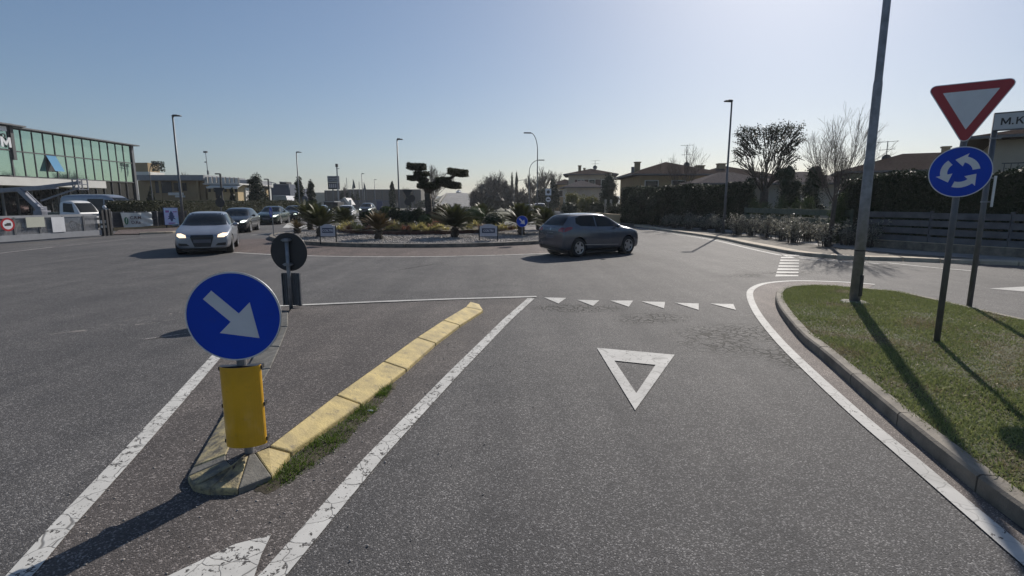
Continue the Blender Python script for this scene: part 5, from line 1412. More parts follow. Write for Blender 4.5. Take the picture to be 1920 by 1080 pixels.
# ---- topiary tree
TY = 31.0
def tp_(px, py): p = P(px, py, TY); return Vector((p.x, 0, p.z))
t0 = tp_(804, 412)
tt = thing('topiary_tree', 'cloud pruned topiary tree with flat dark foliage pads in the middle of the roundabout', 'tree', (t0.x, TY, .45))
def loc_(px, py, dy=0): p = tp_(px, py); return Vector((p.x - t0.x, dy, p.z - .45))
b = MB(); b.tube([loc_(805, 414), loc_(804, 395), loc_(803, 375), loc_(801, 362)], [.24, .20, .19, .17], 12)
for k in range(14):
    a = 6.28 * k / 14; q = loc_(804, 408); b.tube([q + Vector((math.cos(a) * .15, math.sin(a) * .15, -.3)), loc_(803, 370) + Vector((math.cos(a + .5) * .13, math.sin(a + .5) * .13, 0))], [.07, .05], 6)
b.build('trunk', mat['bark'], tt, smooth=True)
brs = [[(801, 364), (797, 350), (791, 336), (786, 318)], [(801, 366), (806, 352), (820, 343), (836, 340)], [(810, 355), (826, 345), (842, 336), (858, 324)], [(797, 352), (790, 349)], [(795, 343), (786, 338), (775, 334)], [(803, 362), (812, 352), (825, 346), (848, 348)], [(803, 360), (800, 345), (803, 335)], [(806, 360), (815, 340), (822, 336)]]
for i, pp in enumerate(brs):
    b = MB(); n_ = len(pp); b.tube([loc_(x, y, (i % 3 - 1) * .18 * j / n_) for j, (x, y) in enumerate(pp)], [.13 - .07 * j / n_ for j in range(n_)], 8); b.build('branch', mat['bark'], tt, smooth=True)
rg = np.random.default_rng(4)
pads = [(764, 798, 307, 320, .38, .02), (776, 804, 322, 331, .3, .1), (765, 785, 330, 339, .28, -.1), (783, 802, 345, 354, .28, -.1), (840, 877, 317.5, 331, .45, .12), (817, 845, 333, 343, .4, .05), (823, 863, 340, 353, .5, .15), (800, 824, 343, 355, .35, 0), (786, 800, 333, 347, .25, 0)]
for i, (x0, x1, y0, y1, dd, sl_) in enumerate(pads):
    a, c = loc_(x0, y0), loc_(x1, y1); cx, cz = (a.x + c.x) / 2, (a.z + c.z) / 2; hx, hz = (c.x - a.x) / 2, (a.z - c.z) / 2
    n = int(5200 * hx * (dd + hz)) + 900
    f = rg.integers(0, 6, n); q = rg.uniform(-1, 1, (n, 3))
    q[f == 0, 2] = 1; q[f == 1, 2] = -1; q[f == 2, 1] = -1; q[f == 3, 1] = 1; q[f == 4, 0] = 1; q[f == 5, 0] = -1
    rr = np.sqrt(q[:, 0] ** 2 + q[:, 1] ** 2); kk = np.where(rr > 1, 1 / rr, 1); q[:, 0] *= kk * .97 + .03; q[:, 1] *= kk
    q[:, 2] *= np.where(q[:, 2] > 0, 1, (1 - .45 * np.clip(rr, 0, 1) ** 2 * 1.0))
    q *= 1 + rg.normal(0, .06, (n, 1)) + .07 * np.sin(q[:, :1] * 7 + i) * np.sin(q[:, 1:2] * 6 + 2 * i)
    slope = {4: -.22, 6: -.30, 0: -.06}.get(i, 0)
    pt = np.stack([cx + q[:, 0] * hx, q[:, 1] * dd * 1.5 + sl_, cz + q[:, 2] * hz + slope * q[:, 0] * hx * .5], 1)
    o = leafcloud('foliage_pad', pt, None, .10, mat['leaf_topiary'], tt, .3, 30 + i)
    b = MB(); m_ = 20; vs = []
    for z in (-1, -.3, .9):
        for k in range(m_): a_ = 2 * PI * k / m_; r_ = (.8 if z > -1 else .55); vs.append((cx + math.cos(a_) * hx * r_ * 1.02, math.sin(a_) * dd * 1.35 * r_ + sl_, cz + z * hz * .9 + slope * math.cos(a_) * hx * .45))
    b.add(vs, [tuple(range(m_))[::-1], tuple(range(2 * m_, 3 * m_))] + [(j * m_ + k, j * m_ + (k + 1) % m_, (j + 1) * m_ + (k + 1) % m_, (j + 1) * m_ + k) for j in (0, 1) for k in range(m_)])
    b.build('inner_foliage', mat['leaf_topiary'], o)
bare_tree('bare_tree', 'bare pale tree seen through the gap of the topiary tree', (P(812, 380, 75).x, 75, 0), P(812, 305, 75).z, 6.5, 5, 5, .12, n1=6, minr=.022, up=.8)
# ---- right verge bushes (twiggy, small pale leaves)
def rose(seed):
    rd = random.Random(seed); t_ = thing('verge_bush', 'x', 'bush', (0, 0, 0)); b = MB(); tips = []
    for i in range(40):
        a = rd.uniform(0, 6.28); s = rd.uniform(.05, .68); h = rd.uniform(.55, 1.0); p0 = Vector((math.cos(a) * s * .35, math.sin(a) * s * .35, 0)); p2 = Vector((math.cos(a) * s, math.sin(a) * s, h)); p1 = p0.lerp(p2, .5) + Vector((-math.cos(a) * .08, -math.sin(a) * .08, .08))
        b.tube([p0, p1, p2], [.012, .009, .005], 3, cap=False)
        for k in range(rd.randint(5, 9)): u_ = rd.uniform(.3, 1.05); q = (p1.lerp(p2, (u_ - .5) * 2) if u_ > .5 else p0.lerp(p1, u_ * 2)); tips.append(tuple(q + Vector((rd.gauss(0, .06), rd.gauss(0, .06), rd.gauss(0, .05)))))
        for k in range(2):
            q = p1.lerp(p2, rd.uniform(.1, .8)); b.tube([q, q + Vector((rd.uniform(-.2, .2), rd.uniform(-.2, .2), rd.uniform(.05, .2)))], [.006, .003], 3, cap=False)
    b.build('stems', mat['twigdark'], t_); tips = np.array(tips)
    pts = np.concatenate([tips + RG.normal(0, .045, tips.shape) for _ in range(3)])
    leafcloud('leaves', pts, None, .075, mat['leaf_rose'], t_, .55, seed)
    return t_
roses = [rose(s_) for s_ in (1, 2, 3)]
rl_ = [(1249, 425, 'leftmost low green bush of the right verge'), (1262, 427, 'green bush second from the left end of the right verge'), (1275, 425, 'darker green bush behind the left end of the verge'), (1291, 430, 'pale leaved bush left of the slim bare tree trunk'), (1303, 427, 'pale topped bush behind the slim tree'), (1318, 432, 'brown twiggy bush with pale tips left of the slim street lamp'), (1332, 430, 'pale twiggy bush second left of the slim street lamp'), (1345, 435, 'twiggy bush directly left of the slim street lamp'),
       (1381, 441, 'bushy plant first to the right of the slim street lamp'), (1392, 437, 'pale tipped bush behind the first one right of the slim lamp'), (1409, 442, 'spreading bush in front of the left end of the green rail fence'), (1422, 438, 'bush in the back row before the green rail fence'), (1436, 446, 'dense brown bush before the middle of the green rail fence'), (1452, 441, 'back row bush before the middle of the green fence'), (1463, 450, 'leafy bush left of the low front bush'), (1487, 455, 'low bush closest to the kerb, before the fence'), (1478, 447, 'back row bush left of the round brown one'), (1516, 453, 'round brown bush near the right end of the green fence'), (1530, 447, 'back row bush near the right end of the green fence'), (1548, 462, 'bush at the foot of the tall bare tree'), (1567, 452, 'small bush behind the tall bare tree trunk'),
       (1588, 460, 'white tipped bush just left of the big lamp pole'), (1603, 455, 'bush hidden behind the big lamp pole'), (1625, 464, 'dark open bush just right of the big lamp pole'), (1640, 456, 'last loose bush of the verge, right of the big lamp pole')]
for i, (px, py, lab) in enumerate(rl_):
    g = G(px, py, .09); k = {0: .72, 1: .95, 2: .9}.get(i, 1.0) * rnd(.92, 1.08) * (1.0 if i < 8 else 1.02)
    if i < 3: src = roses[i]; r_ = src; r_.location = (g.x, g.y, .08); r_.rotation_euler[2] = rnd(0, 6); r_.scale = (k, k, k); r_['label'] = lab; r_['group'] = 'bushes planted along the right verge'
    else: dup(roses[i % 3], (g.x, g.y, .08), rnd(0, 6.28), lab, 'bushes planted along the right verge', (k * rnd(.9, 1.1), k * rnd(.9, 1.1), k))
# ---- right side trees
g = G(1552, 462, .1); bare_tree('bare_tree', 'tall bare tree with fine upswept twigs just left of the big lamp pole', (g.x, g.y, .05), P(1595, 184, g.y).z - .0, 3.3, 15, 5, .085, n1=8, trunk_h=.36, up=.8, minr=.0055, tm='bark', nsplit=(2, 3), lean=(.05, 0), vase=1.3)
g = G(1276, 424, .1); bare_tree('bare_tree', 'slim bare street tree in front of the dark hedge on the right', (g.x, g.y, .05), P(1270, 268, g.y).z, 4.2, 22, 4, .075, n1=7, trunk_h=.40, up=.9, minr=.009)
p = P(1432, 380, 36)
t_ = bare_tree('pollarded_tree', 'broad flat topped pollarded tree with knobbly dark branches behind the green fence', (p.x, 36, 0), P(1435, 240, 36).z, 4.3, 31, 4, .30, m='bark', n1=8, trunk_h=.42, up=.35, minr=.028, tm='bark', nsplit=(2, 2), vase=1.5)
rg = np.random.default_rng(8); zt = P(1435, 240, 36).z; zb = P(1435, 320, 36).z
cpt = []
for _ in range(270):
    a = rg.uniform(0, 6.28); r_ = 2.15 * math.sqrt(rg.uniform(.15, 1)); z = zt - rg.uniform(0, .9) ** 1.5 * (zt - zb) * (.45 + .55 * r_ / 2.15); cpt.append((math.cos(a) * r_, math.sin(a) * r_, z))
cpt = np.array(cpt); pts = np.concatenate([cpt + rg.normal(0, .12, cpt.shape) for _ in range(24)])
leafcloud('crown', pts, None, .12, mat['leaf_dark'], t_, .4, 5)
bt = MB()
for _ in range(90):
    c = cpt[rg.integers(0, len(cpt))]; bt.tube([tuple(c * np.array([.75, .75, .93])), tuple(c), tuple(c + rg.normal(0, .3, 3))], [.045, .04, .012], 4, cap=False)
bt.build('pruned_shoots', mat['bark'], t_)
def evergreen(px, ytop, ybase, wpx, Y, label, m='leaf_dark', seed=1, group='dark evergreens in the gardens', n=2600, size=None, cat='tree', name='evergreen_tree', cone=.0):
    p = P(px, 380, Y); zt_ = P(px, ytop, Y).z; z0 = P(px, ybase, Y).z if ybase else 0; rr = wpx / 2 / FPX * Y; size = size or max(.10, .0028 * Y); zt_ *= .97
    z0 = min(z0, .6); el = []; k = 5; rd = random.Random(seed)
    H_ = zt_ - z0
    for i in range(k):
        f = i / (k - 1); z = z0 + H_ * (.18 + .62 * f); r_ = rr * (1 - cone * f) * (.78 if 0 < i < k - 1 else .66); el.append(((rd.uniform(-.1, .1) * rr, rd.uniform(-.1, .1) * rr, z), (r_, r_, H_ * .2)))
    for i in range(9):
        f = rd.random(); a = rd.uniform(0, 6.28); r_ = rr * (1 - cone * f); q = rd.uniform(.28, .42) * r_ + .05 * rr; el.append(((math.cos(a) * r_ * .62, math.sin(a) * r_ * .62, z0 + H_ * (.14 + .68 * f)), (q, q, max(q * 1.1, H_ * .07))))
    return leafy(name, label, cat, (p.x, Y, 0), el, int(n * 1.5), size, m, (.09 + rr * .03, z0 + .5), group, .66, .22, .5, seed=seed)
evergreen(1475, 300, 384, 46, 33, 'dark rounded evergreen right of the pollarded tree trunk', seed=3)
evergreen(1521, 299, 384, 50, 33.5, 'dark evergreen left of the tall bare tree', seed=4)
evergreen(1402, 325, 384, 34, 35, 'dark evergreen clump at the left foot of the pollarded tree', seed=5)
evergreen(1142, 320, 400, 38, 62, 'dark round evergreen beside the two storey house', seed=6)
evergreen(1038, 330, 392, 30, 95, 'dark pointed evergreen over the side street left of the small house', seed=7, cone=.5)
evergreen(1018, 350, 396, 50, 100, 'spreading dark evergreen at the bend of the side street', seed=8, cone=.3)
evergreen(483, 322, 382, 42, 68, 'big round dark conifer beside the yellow building', seed=9, n=4200, cone=.35)
evergreen(563, 329, 385, 24, 72, 'left conifer of the dark pair behind the distant lamp', seed=10, cone=.3)
evergreen(584, 335, 385, 20, 74, 'right conifer of the dark pair behind the distant lamp', seed=11, cone=.3)
evergreen(736, 337, 388, 17, 100, 'lone dark pointed conifer left of the grey lamp', seed=12, cone=.6)
evergreen(767, 356, 390, 12, 110, 'small dark tree left behind the topiary', seed=13)
evergreen(437, 350, 385, 16, 62, 'dark conical shrub in front of the yellow wall', seed=14, cone=.6, group='dark evergreens in the gardens')
evergreen(284, 345, 385, 24, 60, 'dark conical conifer in front of the parapet building', seed=15, cone=.7)
for i, (px, yt, w_) in enumerate(((642, 355, 14), (652, 357, 12), (662, 358, 12), (672, 359, 11))):
    evergreen(px, yt, 392, w_, 118, ['first', 'second', 'third', 'fourth'][i] + ' dark conifer from the left in the row before the brown warehouse', seed=40 + i, n=900, cone=.6, group='row of conifers before the warehouse')
for px, yt, lab in ((960, 320, 'left one of the two tall slender cypresses'), (968.5, 318, 'right one of the two tall slender cypresses')):
    evergreen(px, yt, 396, 9.5, 112, lab, seed=int(px), n=1800, group='two tall cypresses', cone=.35, size=.2)
# dense twiggy wood left of the side street
wg = 'dense bare trees of the dark wood beside the ramp road'
for i, (px, yt, wpx, Y, lab) in enumerate(((893, 352, 30, 96, 'low rounded leftmost tree of the dark wood'), (912, 326, 44, 104, 'dense twiggy tree left of centre in the dark wood'), (930, 317, 46, 108, 'tallest rounded twiggy tree of the dark wood'), (948, 335, 40, 104, 'dark twiggy tree left of the cypresses'), (978, 350, 40, 106, 'low dark tree right of the cypresses'), (925, 345, 50, 98, 'low thicket tree at the front of the dark wood'), (1000, 365, 34, 108, 'lowest rightmost thicket of the dark wood'))):
    p = P(px, 380, Y); h = P(px, yt, Y).z; rr = wpx / 2 / FPX * Y
    t_ = bare_tree('wood_tree', lab, (p.x, Y, 0), h, rr * 2, 60 + i, 5, .16, n1=7, trunk_h=.15, minr=.035, up=.6, group=wg)
    rg = np.random.default_rng(i); P_, d_ = ell_pts(rg, 3000, (0, 0, h * .48), (rr * .98, rr * .98, h * .46), .25, .15, i)
    leafcloud('crown', P_, None, .34, mat['leaf_wood'] if 'leaf_wood' in mat else mat.setdefault('leaf_wood', leafmat('dense_twigs', (.02, .019, .016), (.048, .041, .034), transl=.1)), t_, .12, i)
    b = MB(); b.blob((0, 0, h * .40), (rr * .72, rr * .72, h * .34), 3, .14); b.build('inner_thicket', mat['leaf_wood'], t_)
for i, (px, yt, wpx, Y, lab) in enumerate(((1018, 310, 44, 105, 'tall bare tree fanning above the side street bend'), (995, 325, 36, 115, 'bare tree just right of the cypresses'), (1040, 318, 30, 120, 'faint bare tree behind the pointed evergreen'), (745, 352, 20, 120, 'bare tree just right of the lone conifer'), (763, 350, 26, 118, 'bare tree above the dark triangle and disc signs'), (352, 320, 34, 110, 'bare tree behind the grey parapet roof'), (648, 342, 16, 140, 'bare treetop beside the flagpoles'))):
    p = P(px, 380, Y); bare_tree('bare_tree', lab, (p.x, Y, 0), P(px, yt, Y).z, wpx / FPX * Y, 80 + i, 5, .14, n1=6, minr=.03, up=.8, group='distant bare trees')
# shrubs by the side street and in the gardens
def shrub(px, yt, yb, wpx, Y, label, m, seed, name='shrub', n=2600, size=None):
    p = P(px, 380, Y); zt_ = P(px, yt, Y).z * .97; z0 = 0; rr = wpx / 2 / FPX * Y
    rd = random.Random(seed); el = [((rd.uniform(-.45, .45) * rr, rd.uniform(-.3, .3) * rr, zt_ * rd.uniform(.35, .72)), (rr * rd.uniform(.42, .6), rr * .45, zt_ * rd.uniform(.25, .34))) for _ in range(6)] + [((0, 0, zt_ * .4), (rr * .8, rr * .5, zt_ * .42))]
    return leafy(name, label, 'shrub', (p.x, Y, 0), el, n, size or max(.09, .0026 * Y), m, None, 'shrubs around the gardens', .6, .22, seed=seed)
shrub(1074, 356, 400, 34, 58, 'yellowish green shrub below the two storey house', 'leaf_olive', 1)
shrub(1066, 370, 404, 38, 54, 'dark shrub in front of the yellowish one', 'leaf_dark', 2)
shrub(1102, 362, 404, 44, 56, 'mid green shrub at the garden wall of the two storey house', 'leaf_olive', 3)
shrub(1122, 372, 406, 44, 53, 'brown green shrub left of the dark hedge', 'leaf_hedge', 4)
shrub(1150, 376, 408, 40, 50, 'dark shrub touching the left end of the dark hedge', 'leaf_hedge', 5)
for i, (px, w_) in enumerate(((1412, 34), (1440, 32), (1466, 30), (1492, 30), (1518, 28))):
    shrub(px, 362 + (i % 2) * 4, 395, w_, 32.5 - i * 1.5, ['leftmost', 'second', 'middle', 'fourth', 'rightmost'][i] + ' green shrub showing over the green rail fence, counted from the left', 'leaf_mid', 20 + i, n=2600, size=.085)
shrub(1572, 355, 440, 44, 21.8, 'bright leaved shrub at the gap between the two fences', 'leaf_mid', 30, n=3200, size=.08)
shrub(800, 372, 396, 50, 130, 'far scrub behind the topiary trunk', 'leaf_hedge', 35, n=1200)
for px_, yt_, w_, lab in ((1196, 347, 44, 'dark bushy shrub at the left end of the tall dark hedge'), (1236, 345, 52, 'dark billowing shrub rising over the left half of the tall hedge'), (1283, 352, 40, 'dark rounded shrub behind the slim bare street tree')):
    shrub(px_, yt_, 425, w_, 39.5 - (px_ - 1196) * .05, lab, 'leaf_dark', px_, n=4200, size=.12)
# hedges
p0 = fence_line[3] + Vector((.5, 1.2, 0)); p1 = fence_line[4] + Vector((-.1, 0, 0))
hedge('hedge', 'tall dark clipped hedge behind the slim street lamp on the right', [tuple(p0), tuple(p0.lerp(p1, .5)), tuple(p1)], P(1388, 347, p0.y).z, 1.6, 'leaf_dark', 42000, .12, (11, 36, 0), 2, .03)
hedge('hedge', 'long dark green hedge behind the slatted fence at the right edge', [(19.6, 11.8, 0), (16.7, 17.0, 0), (14.9, 21.2, 0), (14.8, 23, 0)], 2.75, 1.4, 'leaf_dark', 52000, .09, (16, 17, 0), 3, .035)
h1 = [P(212, 400, 38.5), P(300, 400, 42), P(400, 400, 50), P(480, 400, 58), P(575, 400, 70)]
hedge('hedge', 'long brownish green hedge behind the banner and the queueing cars', [tuple(Vector(p)) for p in smoothpath([(p.x, p.y, 0) for p in h1], 5)], 1.8, 1.2, 'leaf_hedge', 36000, .11, (-20, 45, 0), 5, .04)
h1 = [P(600, 400, 84), P(700, 400, 96)]
# hills far off
b = MB(); pr = [(-700, 0)]; 
for i in range(60): x = -700 + 1400 * i / 59; pr.append((x, 10 + 9 * math.sin(i * .35) + 5 * math.sin(i * .9 + 1)))
vs = []
for i in range(60):
    x = -700 + 1400 * i / 59; h = pr[i + 1][1]; vs += [(x, 860, -1), (x, 930 + 20 * math.sin(i), max(3, h * .8)), (x, 1100, 0)]
b.add(vs, [(i * 3 + q, (i + 1) * 3 + q, (i + 1) * 3 + q + 1, i * 3 + q + 1) for i in range(59) for q in (0, 1)])
b.build('hills', M('hill_woods', (.05, .055, .045), .95, var=.3, scale=.02), kind='structure')
# ================================================================== BUILDINGS, FENCES, LEFT SIDE
def wall_box(b, x0, x1, y0, y1, z0, z1, mi=0): b.box(((x0 + x1) / 2, (y0 + y1) / 2, (z0 + z1) / 2), (x1 - x0, y1 - y0, z1 - z0), mi=mi)
def hip(name, label, loc, rz, sx, sy, hw, hr, over, wallm, roofm, wins, chim=(), gable=False, antenna=None, z0=0, group='houses of the neighbourhood'):
    """sx by sy house, front on local -y. wins: (x, z, w, h, shutters) on the front; 's' side windows too"""
    t_ = thing(name, label, 'house', loc, rz, group)
    b = MB(); wall_box(b, -sx / 2, sx / 2, -sy / 2, sy / 2, z0, hw); wo = b.build('wall', mat[wallm], t_)
    b = MB(); ex, ey = sx / 2 + over, sy / 2 + over; th = .14
    r_ = max(0, ex - ey * .95) if not gable else ex
    for dz, mi in ((0, 0),):
        e = [(-ex, -ey, hw), (ex, -ey, hw), (ex, ey, hw), (-ex, ey, hw)]; rg_ = [(-r_, 0, hr), (r_, 0, hr)]
        up = [(x, y, z + th) for x, y, z in e + rg_]
        b.add(up + [(x, y, z - .02) for x, y, z in e], [(0, 1, 5, 4), (1, 2, 5), (2, 3, 4, 5), (3, 0, 4), (6, 7, 1, 0), (7, 8, 2, 1), (8, 9, 3, 2), (9, 6, 0, 3), (9, 8, 7, 6)])
    rf = b.build('roof', mat[roofm], t_)
    b = MB(); b.box((0, -ey - .05, hw + .06), (2 * ex, .09, .12)); b.box((-ex - .05, 0, hw + .06), (.09, 2 * ey, .12)); b.build('gutter', mat['galvdark'], rf)
    for (cx, cy, cz, w_, h_) in chim:
        b = MB(); b.box((cx, cy, cz + h_ / 2), (w_, w_, h_)); b.box((cx, cy, cz + h_ + .06), (w_ + .15, w_ + .15, .12)); b.build('chimney', mat['ochre'], rf)
    for (x, z, w_, h_, sh, side) in wins:
        Mx = frame((x, -sy / 2, z), 0) if side == 'f' else frame((-sx / 2, x, z), -PI / 2)
        b = MB(); b.plate([(-w_ / 2, -h_ / 2), (w_ / 2, -h_ / 2), (w_ / 2, h_ / 2), (-w_ / 2, h_ / 2)], Mx @ Matrix.Translation((0, 0, .004)), .01); wn = b.build('window', mat['winglass'], t_)
        b = MB()
        for q in (([(-w_ / 2 - .07, -h_ / 2 - .07), (w_ / 2 + .07, -h_ / 2 - .07), (w_ / 2 + .07, -h_ / 2), (-w_ / 2 - .07, -h_ / 2)]), ([(-w_ / 2 - .07, h_ / 2), (w_ / 2 + .07, h_ / 2), (w_ / 2 + .07, h_ / 2 + .07), (-w_ / 2 - .07, h_ / 2 + .07)]), ([(-w_ / 2 - .07, -h_ / 2), (-w_ / 2, -h_ / 2), (-w_ / 2, h_ / 2), (-w_ / 2 - .07, h_ / 2)]), ([(w_ / 2, -h_ / 2), (w_ / 2 + .07, -h_ / 2), (w_ / 2 + .07, h_ / 2), (w_ / 2, h_ / 2)])):
            b.plate(q, Mx @ Matrix.Translation((0, 0, .002)), .05)
        b.build('frame', mat['whitewall'], wn)
        if sh:
            for s in (-1, 1):
                b = MB(); c = s * (w_ / 2 + .10 + w_ * .25); b.plate([(c - w_ * .25, -h_ / 2), (c + w_ * .25, -h_ / 2), (c + w_ * .25, h_ / 2), (c - w_ * .25, h_ / 2)], Mx @ Matrix.Translation((0, 0, .006)), .05); b.build('shutter', mat['corten'], wn)
    if antenna:
        ax, ay, az, ah = antenna; b = MB(); b.tube([(ax, ay, az - .4), (ax, ay, az + ah)], .035, 6)
        for k, (z, L) in enumerate(((ah - .1, 1.3), (ah * .62, 1.0))):
            b.tube([(ax - L * .6, ay, az + z), (ax + L * .6, ay, az + z + .08)], .022, 4)
            for j in range(6): xx = ax - L * .55 + L * 1.1 * j / 5; b.tube([(xx, ay - .3, az + z + .04), (xx, ay + .3, az + z + .04)], .012, 3)
        b.build('aerial', mat['galvdark'], rf)
        b = MB(); b.lathe([(.001, 0), (.2, .02), (.36, .08)], 16, Matrix.Translation((ax, ay - .1, az + ah * .25)) @ Matrix.Rotation(PI / 2, 4, 'X')); b.build('satellite_dish', mat['galvdark'], rf)
    return t_
# houses on the right, left to right
Y = 88; p = P(1113, 380, Y)
hip('house', 'two storey house with shuttered windows and a low hipped roof behind the shrubs', (p.x, Y + 4, 0), R(-8), 7.3, 8, P(1, 328, Y).z, P(1, 315, Y).z, .8, 'creamwall', 'rooftile', [(-1.6, 4.7, .9, 1.3, True, 'f'), (.2, 4.7, .9, 1.3, True, 'f'), (2.2, 4.7, .9, 1.3, True, 'f'), (-1.5, 1.7, .9, 1.3, True, 'f'), (1, 1.7, .9, 1.3, True, 'f'), (0, 4.7, .9, 1.3, False, 's')], [(-1.9, 0, P(1, 320, Y).z, .5, 1.0), (-1.1, .5, P(1, 320, Y).z, .35, .6)], antenna=(.7, 0, P(1, 316, Y).z, 1.6))
Y = 74; p = P(1094, 380, Y)
hip('house', 'low lean-to house with a grey gabled front below the two storey house', (p.x, Y + 3, 0), R(0), 4.6, 5, P(1, 352, Y).z, P(1, 338, Y).z, .5, 'creamwall', 'roofgrey', [(0, 1.8, 1, 1.1, False, 'f')])
Y = 105; p = P(1061, 380, Y)
hip('house', 'small far house with pinkish walls left of the two storey house', (p.x, Y + 3, 0), R(0), 4.6, 5, P(1, 346, Y).z, P(1, 336, Y).z, .5, 'ochre', 'rooftile', [(-1, 3.4, .8, 1.2, False, 'f'), (1.1, 3.4, .8, 1.2, False, 'f'), (0, 1.6, .8, 1.2, False, 'f')])
Y = 56; x0, x1 = P(1200, 330, Y).x, P(1345, 330, Y).x
hip('house', 'long bungalow with a broad brown hipped roof behind the tall dark hedge', ((x0 + x1) / 2, Y + 5, 0), R(0), x1 - x0, 10, P(1, 329, Y).z, P(1, 306, Y + 5).z, 1.0, 'ochre', 'rooftile', [(-2.8, 3.4, 1.3, 1.1, False, 'f'), (0, 3.4, 1.3, 1.1, False, 'f'), (2.8, 3.4, 1.3, 1.1, False, 'f')], [(-3.2, 0, P(1, 322, Y).z, .55, 1.25)])
Y = 60; x0, x1 = P(1330, 330, Y).x, P(1460, 330, Y).x
hip('house', 'wide brown roofed house with two stub chimneys left of the pollarded tree', ((x0 + x1) / 2, Y + 6, 0), R(0), x1 - x0, 11, P(1, 334, Y).z, P(1, 312, Y + 5).z, 1.0, 'ochre', 'rooftile', [(-2, 3, 1.3, 1.1, False, 'f')], [(-3.3, -1.0, P(1, 322, Y).z, .9, .9), (-.9, -1.5, P(1, 322, Y).z, .8, 1.1)], antenna=(-4.6, 0, P(1, 316, Y).z, 3.2))
Y = 47; x0, x1 = P(1318, 330, Y).x, P(1455, 330, Y).x
hip('house', 'low annex with a pale sloping tiled roof right behind the hedge end', ((x0 + x1) / 2, Y + 3, 0), R(0), x1 - x0, 5.4, P(1, 346, Y).z, P(1, 325, Y + 2).z, .5, 'creamwall', 'roofgrey', [(0, 2.2, 1, 1, False, 'f')])
Y = 44; x0, x1 = P(1462, 345, Y).x, P(1612, 345, Y).x
hip('house', 'low house with a light tiled roof glimpsed behind the tall bare tree', ((x0 + x1) / 2, Y + 3, 0), R(0), x1 - x0, 6, P(1, 346, Y).z, P(1, 325, Y + 3).z, .6, 'creamwall', 'roofgrey', [(-2, 2.1, 1, 1.1, False, 'f'), (2.1, 2.1, 1.0, 1.1, False, 'f')])
Y = 42; x0, x1 = P(1628, 330, Y).x, P(1850, 330, Y).x
hip('house', 'wide pale green house with low brown roof behind the yield sign', ((x0 + x1) / 2 + 2.5, Y + 4, 0), R(-26), x1 - x0 + 2, 9, P(1, 322, Y).z, P(1, 292, Y + 5).z, 1.0, 'greenwall', 'rooftile', [(-3.6, 3.2, 1.0, 1.1, False, 'f'), (-1.6, 3.2, .8, 1.0, False, 'f'), (1.5, 3.2, 1.0, 1.1, False, 'f')], [(-4.1, 1, P(1, 318, Y).z, .9, .5), (1.5, 0, P(1, 292, Y + 5).z - .3, .5, .8)], antenna=(-2.6, 0, P(1, 300, Y).z, 2.0))
Y = 26; x0 = P(1868, 250, Y).x
t_ = hip('house', 'tall house with dark projecting eaves behind the street name sign', (x0 + 6.3, Y + .8, 0), R(-38), 9, 9, P(1, 262, Y).z, P(1, 235, Y + 3).z, .95, 'creamwall', 'darktile' if 'darktile' in mat else 'rooftile', [(-1.5, 4.0, 1.4, 1.3, False, 'f'), (2, 4.0, 1.2, 1.3, False, 'f')])
b = MB(); zb_ = P(1, 318, Y).z; b.box((-1.2, -5.0, zb_ - .75), (6, 1.2, .14))
for k in range(26): b.box((-4.1 + k * .23, -5.56, zb_ - .25), (.03, .03, .95))
b.box((-1.2, -5.56, zb_ + .22), (6, .05, .05)); b.build('balcony', mat['darkgrey'], t_)
# garden wall pieces, posts
gw = thing('garden_wall', 'low dark stone wall in front of the gardens beside the side street', 'wall', (9, 48, 0))
b = MB()
for a, c in (((8.6, 45.5), (7.7, 60)), ((9.2, 43.5), (8.6, 45.5))): b.beam((*a, .35), (*c, .35), .3, .8)
b.build('wall', mat['ochre'], gw, world=True)
for px in (1135, 1145):
    q = P(px, 400, 50); tag(MB().box((q.x, 50, 1.0), (.18, .18, 2.0)).build('gate_post', mat['creamwall']), 'pale garden gate post by the shrubs, %s of two' % ('left' if px < 1140 else 'right'), 'post')
# utility pole
p = P(1184, 380, 60); t_ = thing('utility_pole', 'short pole with a stubby cap at the left eave of the long bungalow', 'pole', (p.x, 60, 0))
b = MB(); z = P(1, 313, 60).z; b.tube([(0, 0, 0), (0, 0, z)], .1, 8); b.build('pole', mat['galvdark'], t_); b = MB(); b.tube([(0, 0, z - .7), (0, 0, z)], .17, 8); b.build('cap', mat['galvdark'], t_)
# ---- right fences
def rail_fence(name, label, path, z0, z1, nb, m, gap, loc, post=True, step=2.2):
    t_ = thing(name, label, 'fence', loc)
    for a, c in zip(path[:-1], path[1:]):
        a = Vector(a); c = Vector(c); hgt = (z1 - z0 - gap * (nb - 1)) / nb; n_ = max(1, round((c - a).length / step))
        for k in range(nb):
            z = z0 + hgt / 2 + k * (hgt + gap)
            for j in range(n_):
                q0, q1 = a.lerp(c, j / n_), a.lerp(c, (j + 1) / n_); d = (q1 - q0).normalized() * .012; dz = rnd(-.012, .012)
                b = MB(); b.beam((q0.x + d.x, q0.y + d.y, z + dz), (q1.x - d.x, q1.y - d.y, z + dz), .04, hgt); b.build('board', mat[m], t_, world=True)
        for j in range(n_ + 1):
            q = a.lerp(c, j / n_); nv = Vector((-(c - a).y, (c - a).x, 0)).normalized() * -.06
            b = MB(); b.box((q.x + nv.x, q.y + nv.y, (z1 + .1) / 2), (.09, .09, z1 + .02), math.atan2((c - a).y, (c - a).x)); b.build('post', mat[m], t_, world=True)
    return t_
mat['fencegrey'] = M('fence_boards', (.085, .09, .10), .65, var=.25, scale=3, bmp=.2)
mat['fencegreen'] = M('fence_green_boards', (.075, .095, .065), .7, var=.25, scale=3, bmp=.2)
F0, F1, F2, F3 = fence_line[3], fence_line[2], fence_line[1], fence_line[0]
Fm = F1.lerp(F0, .03)
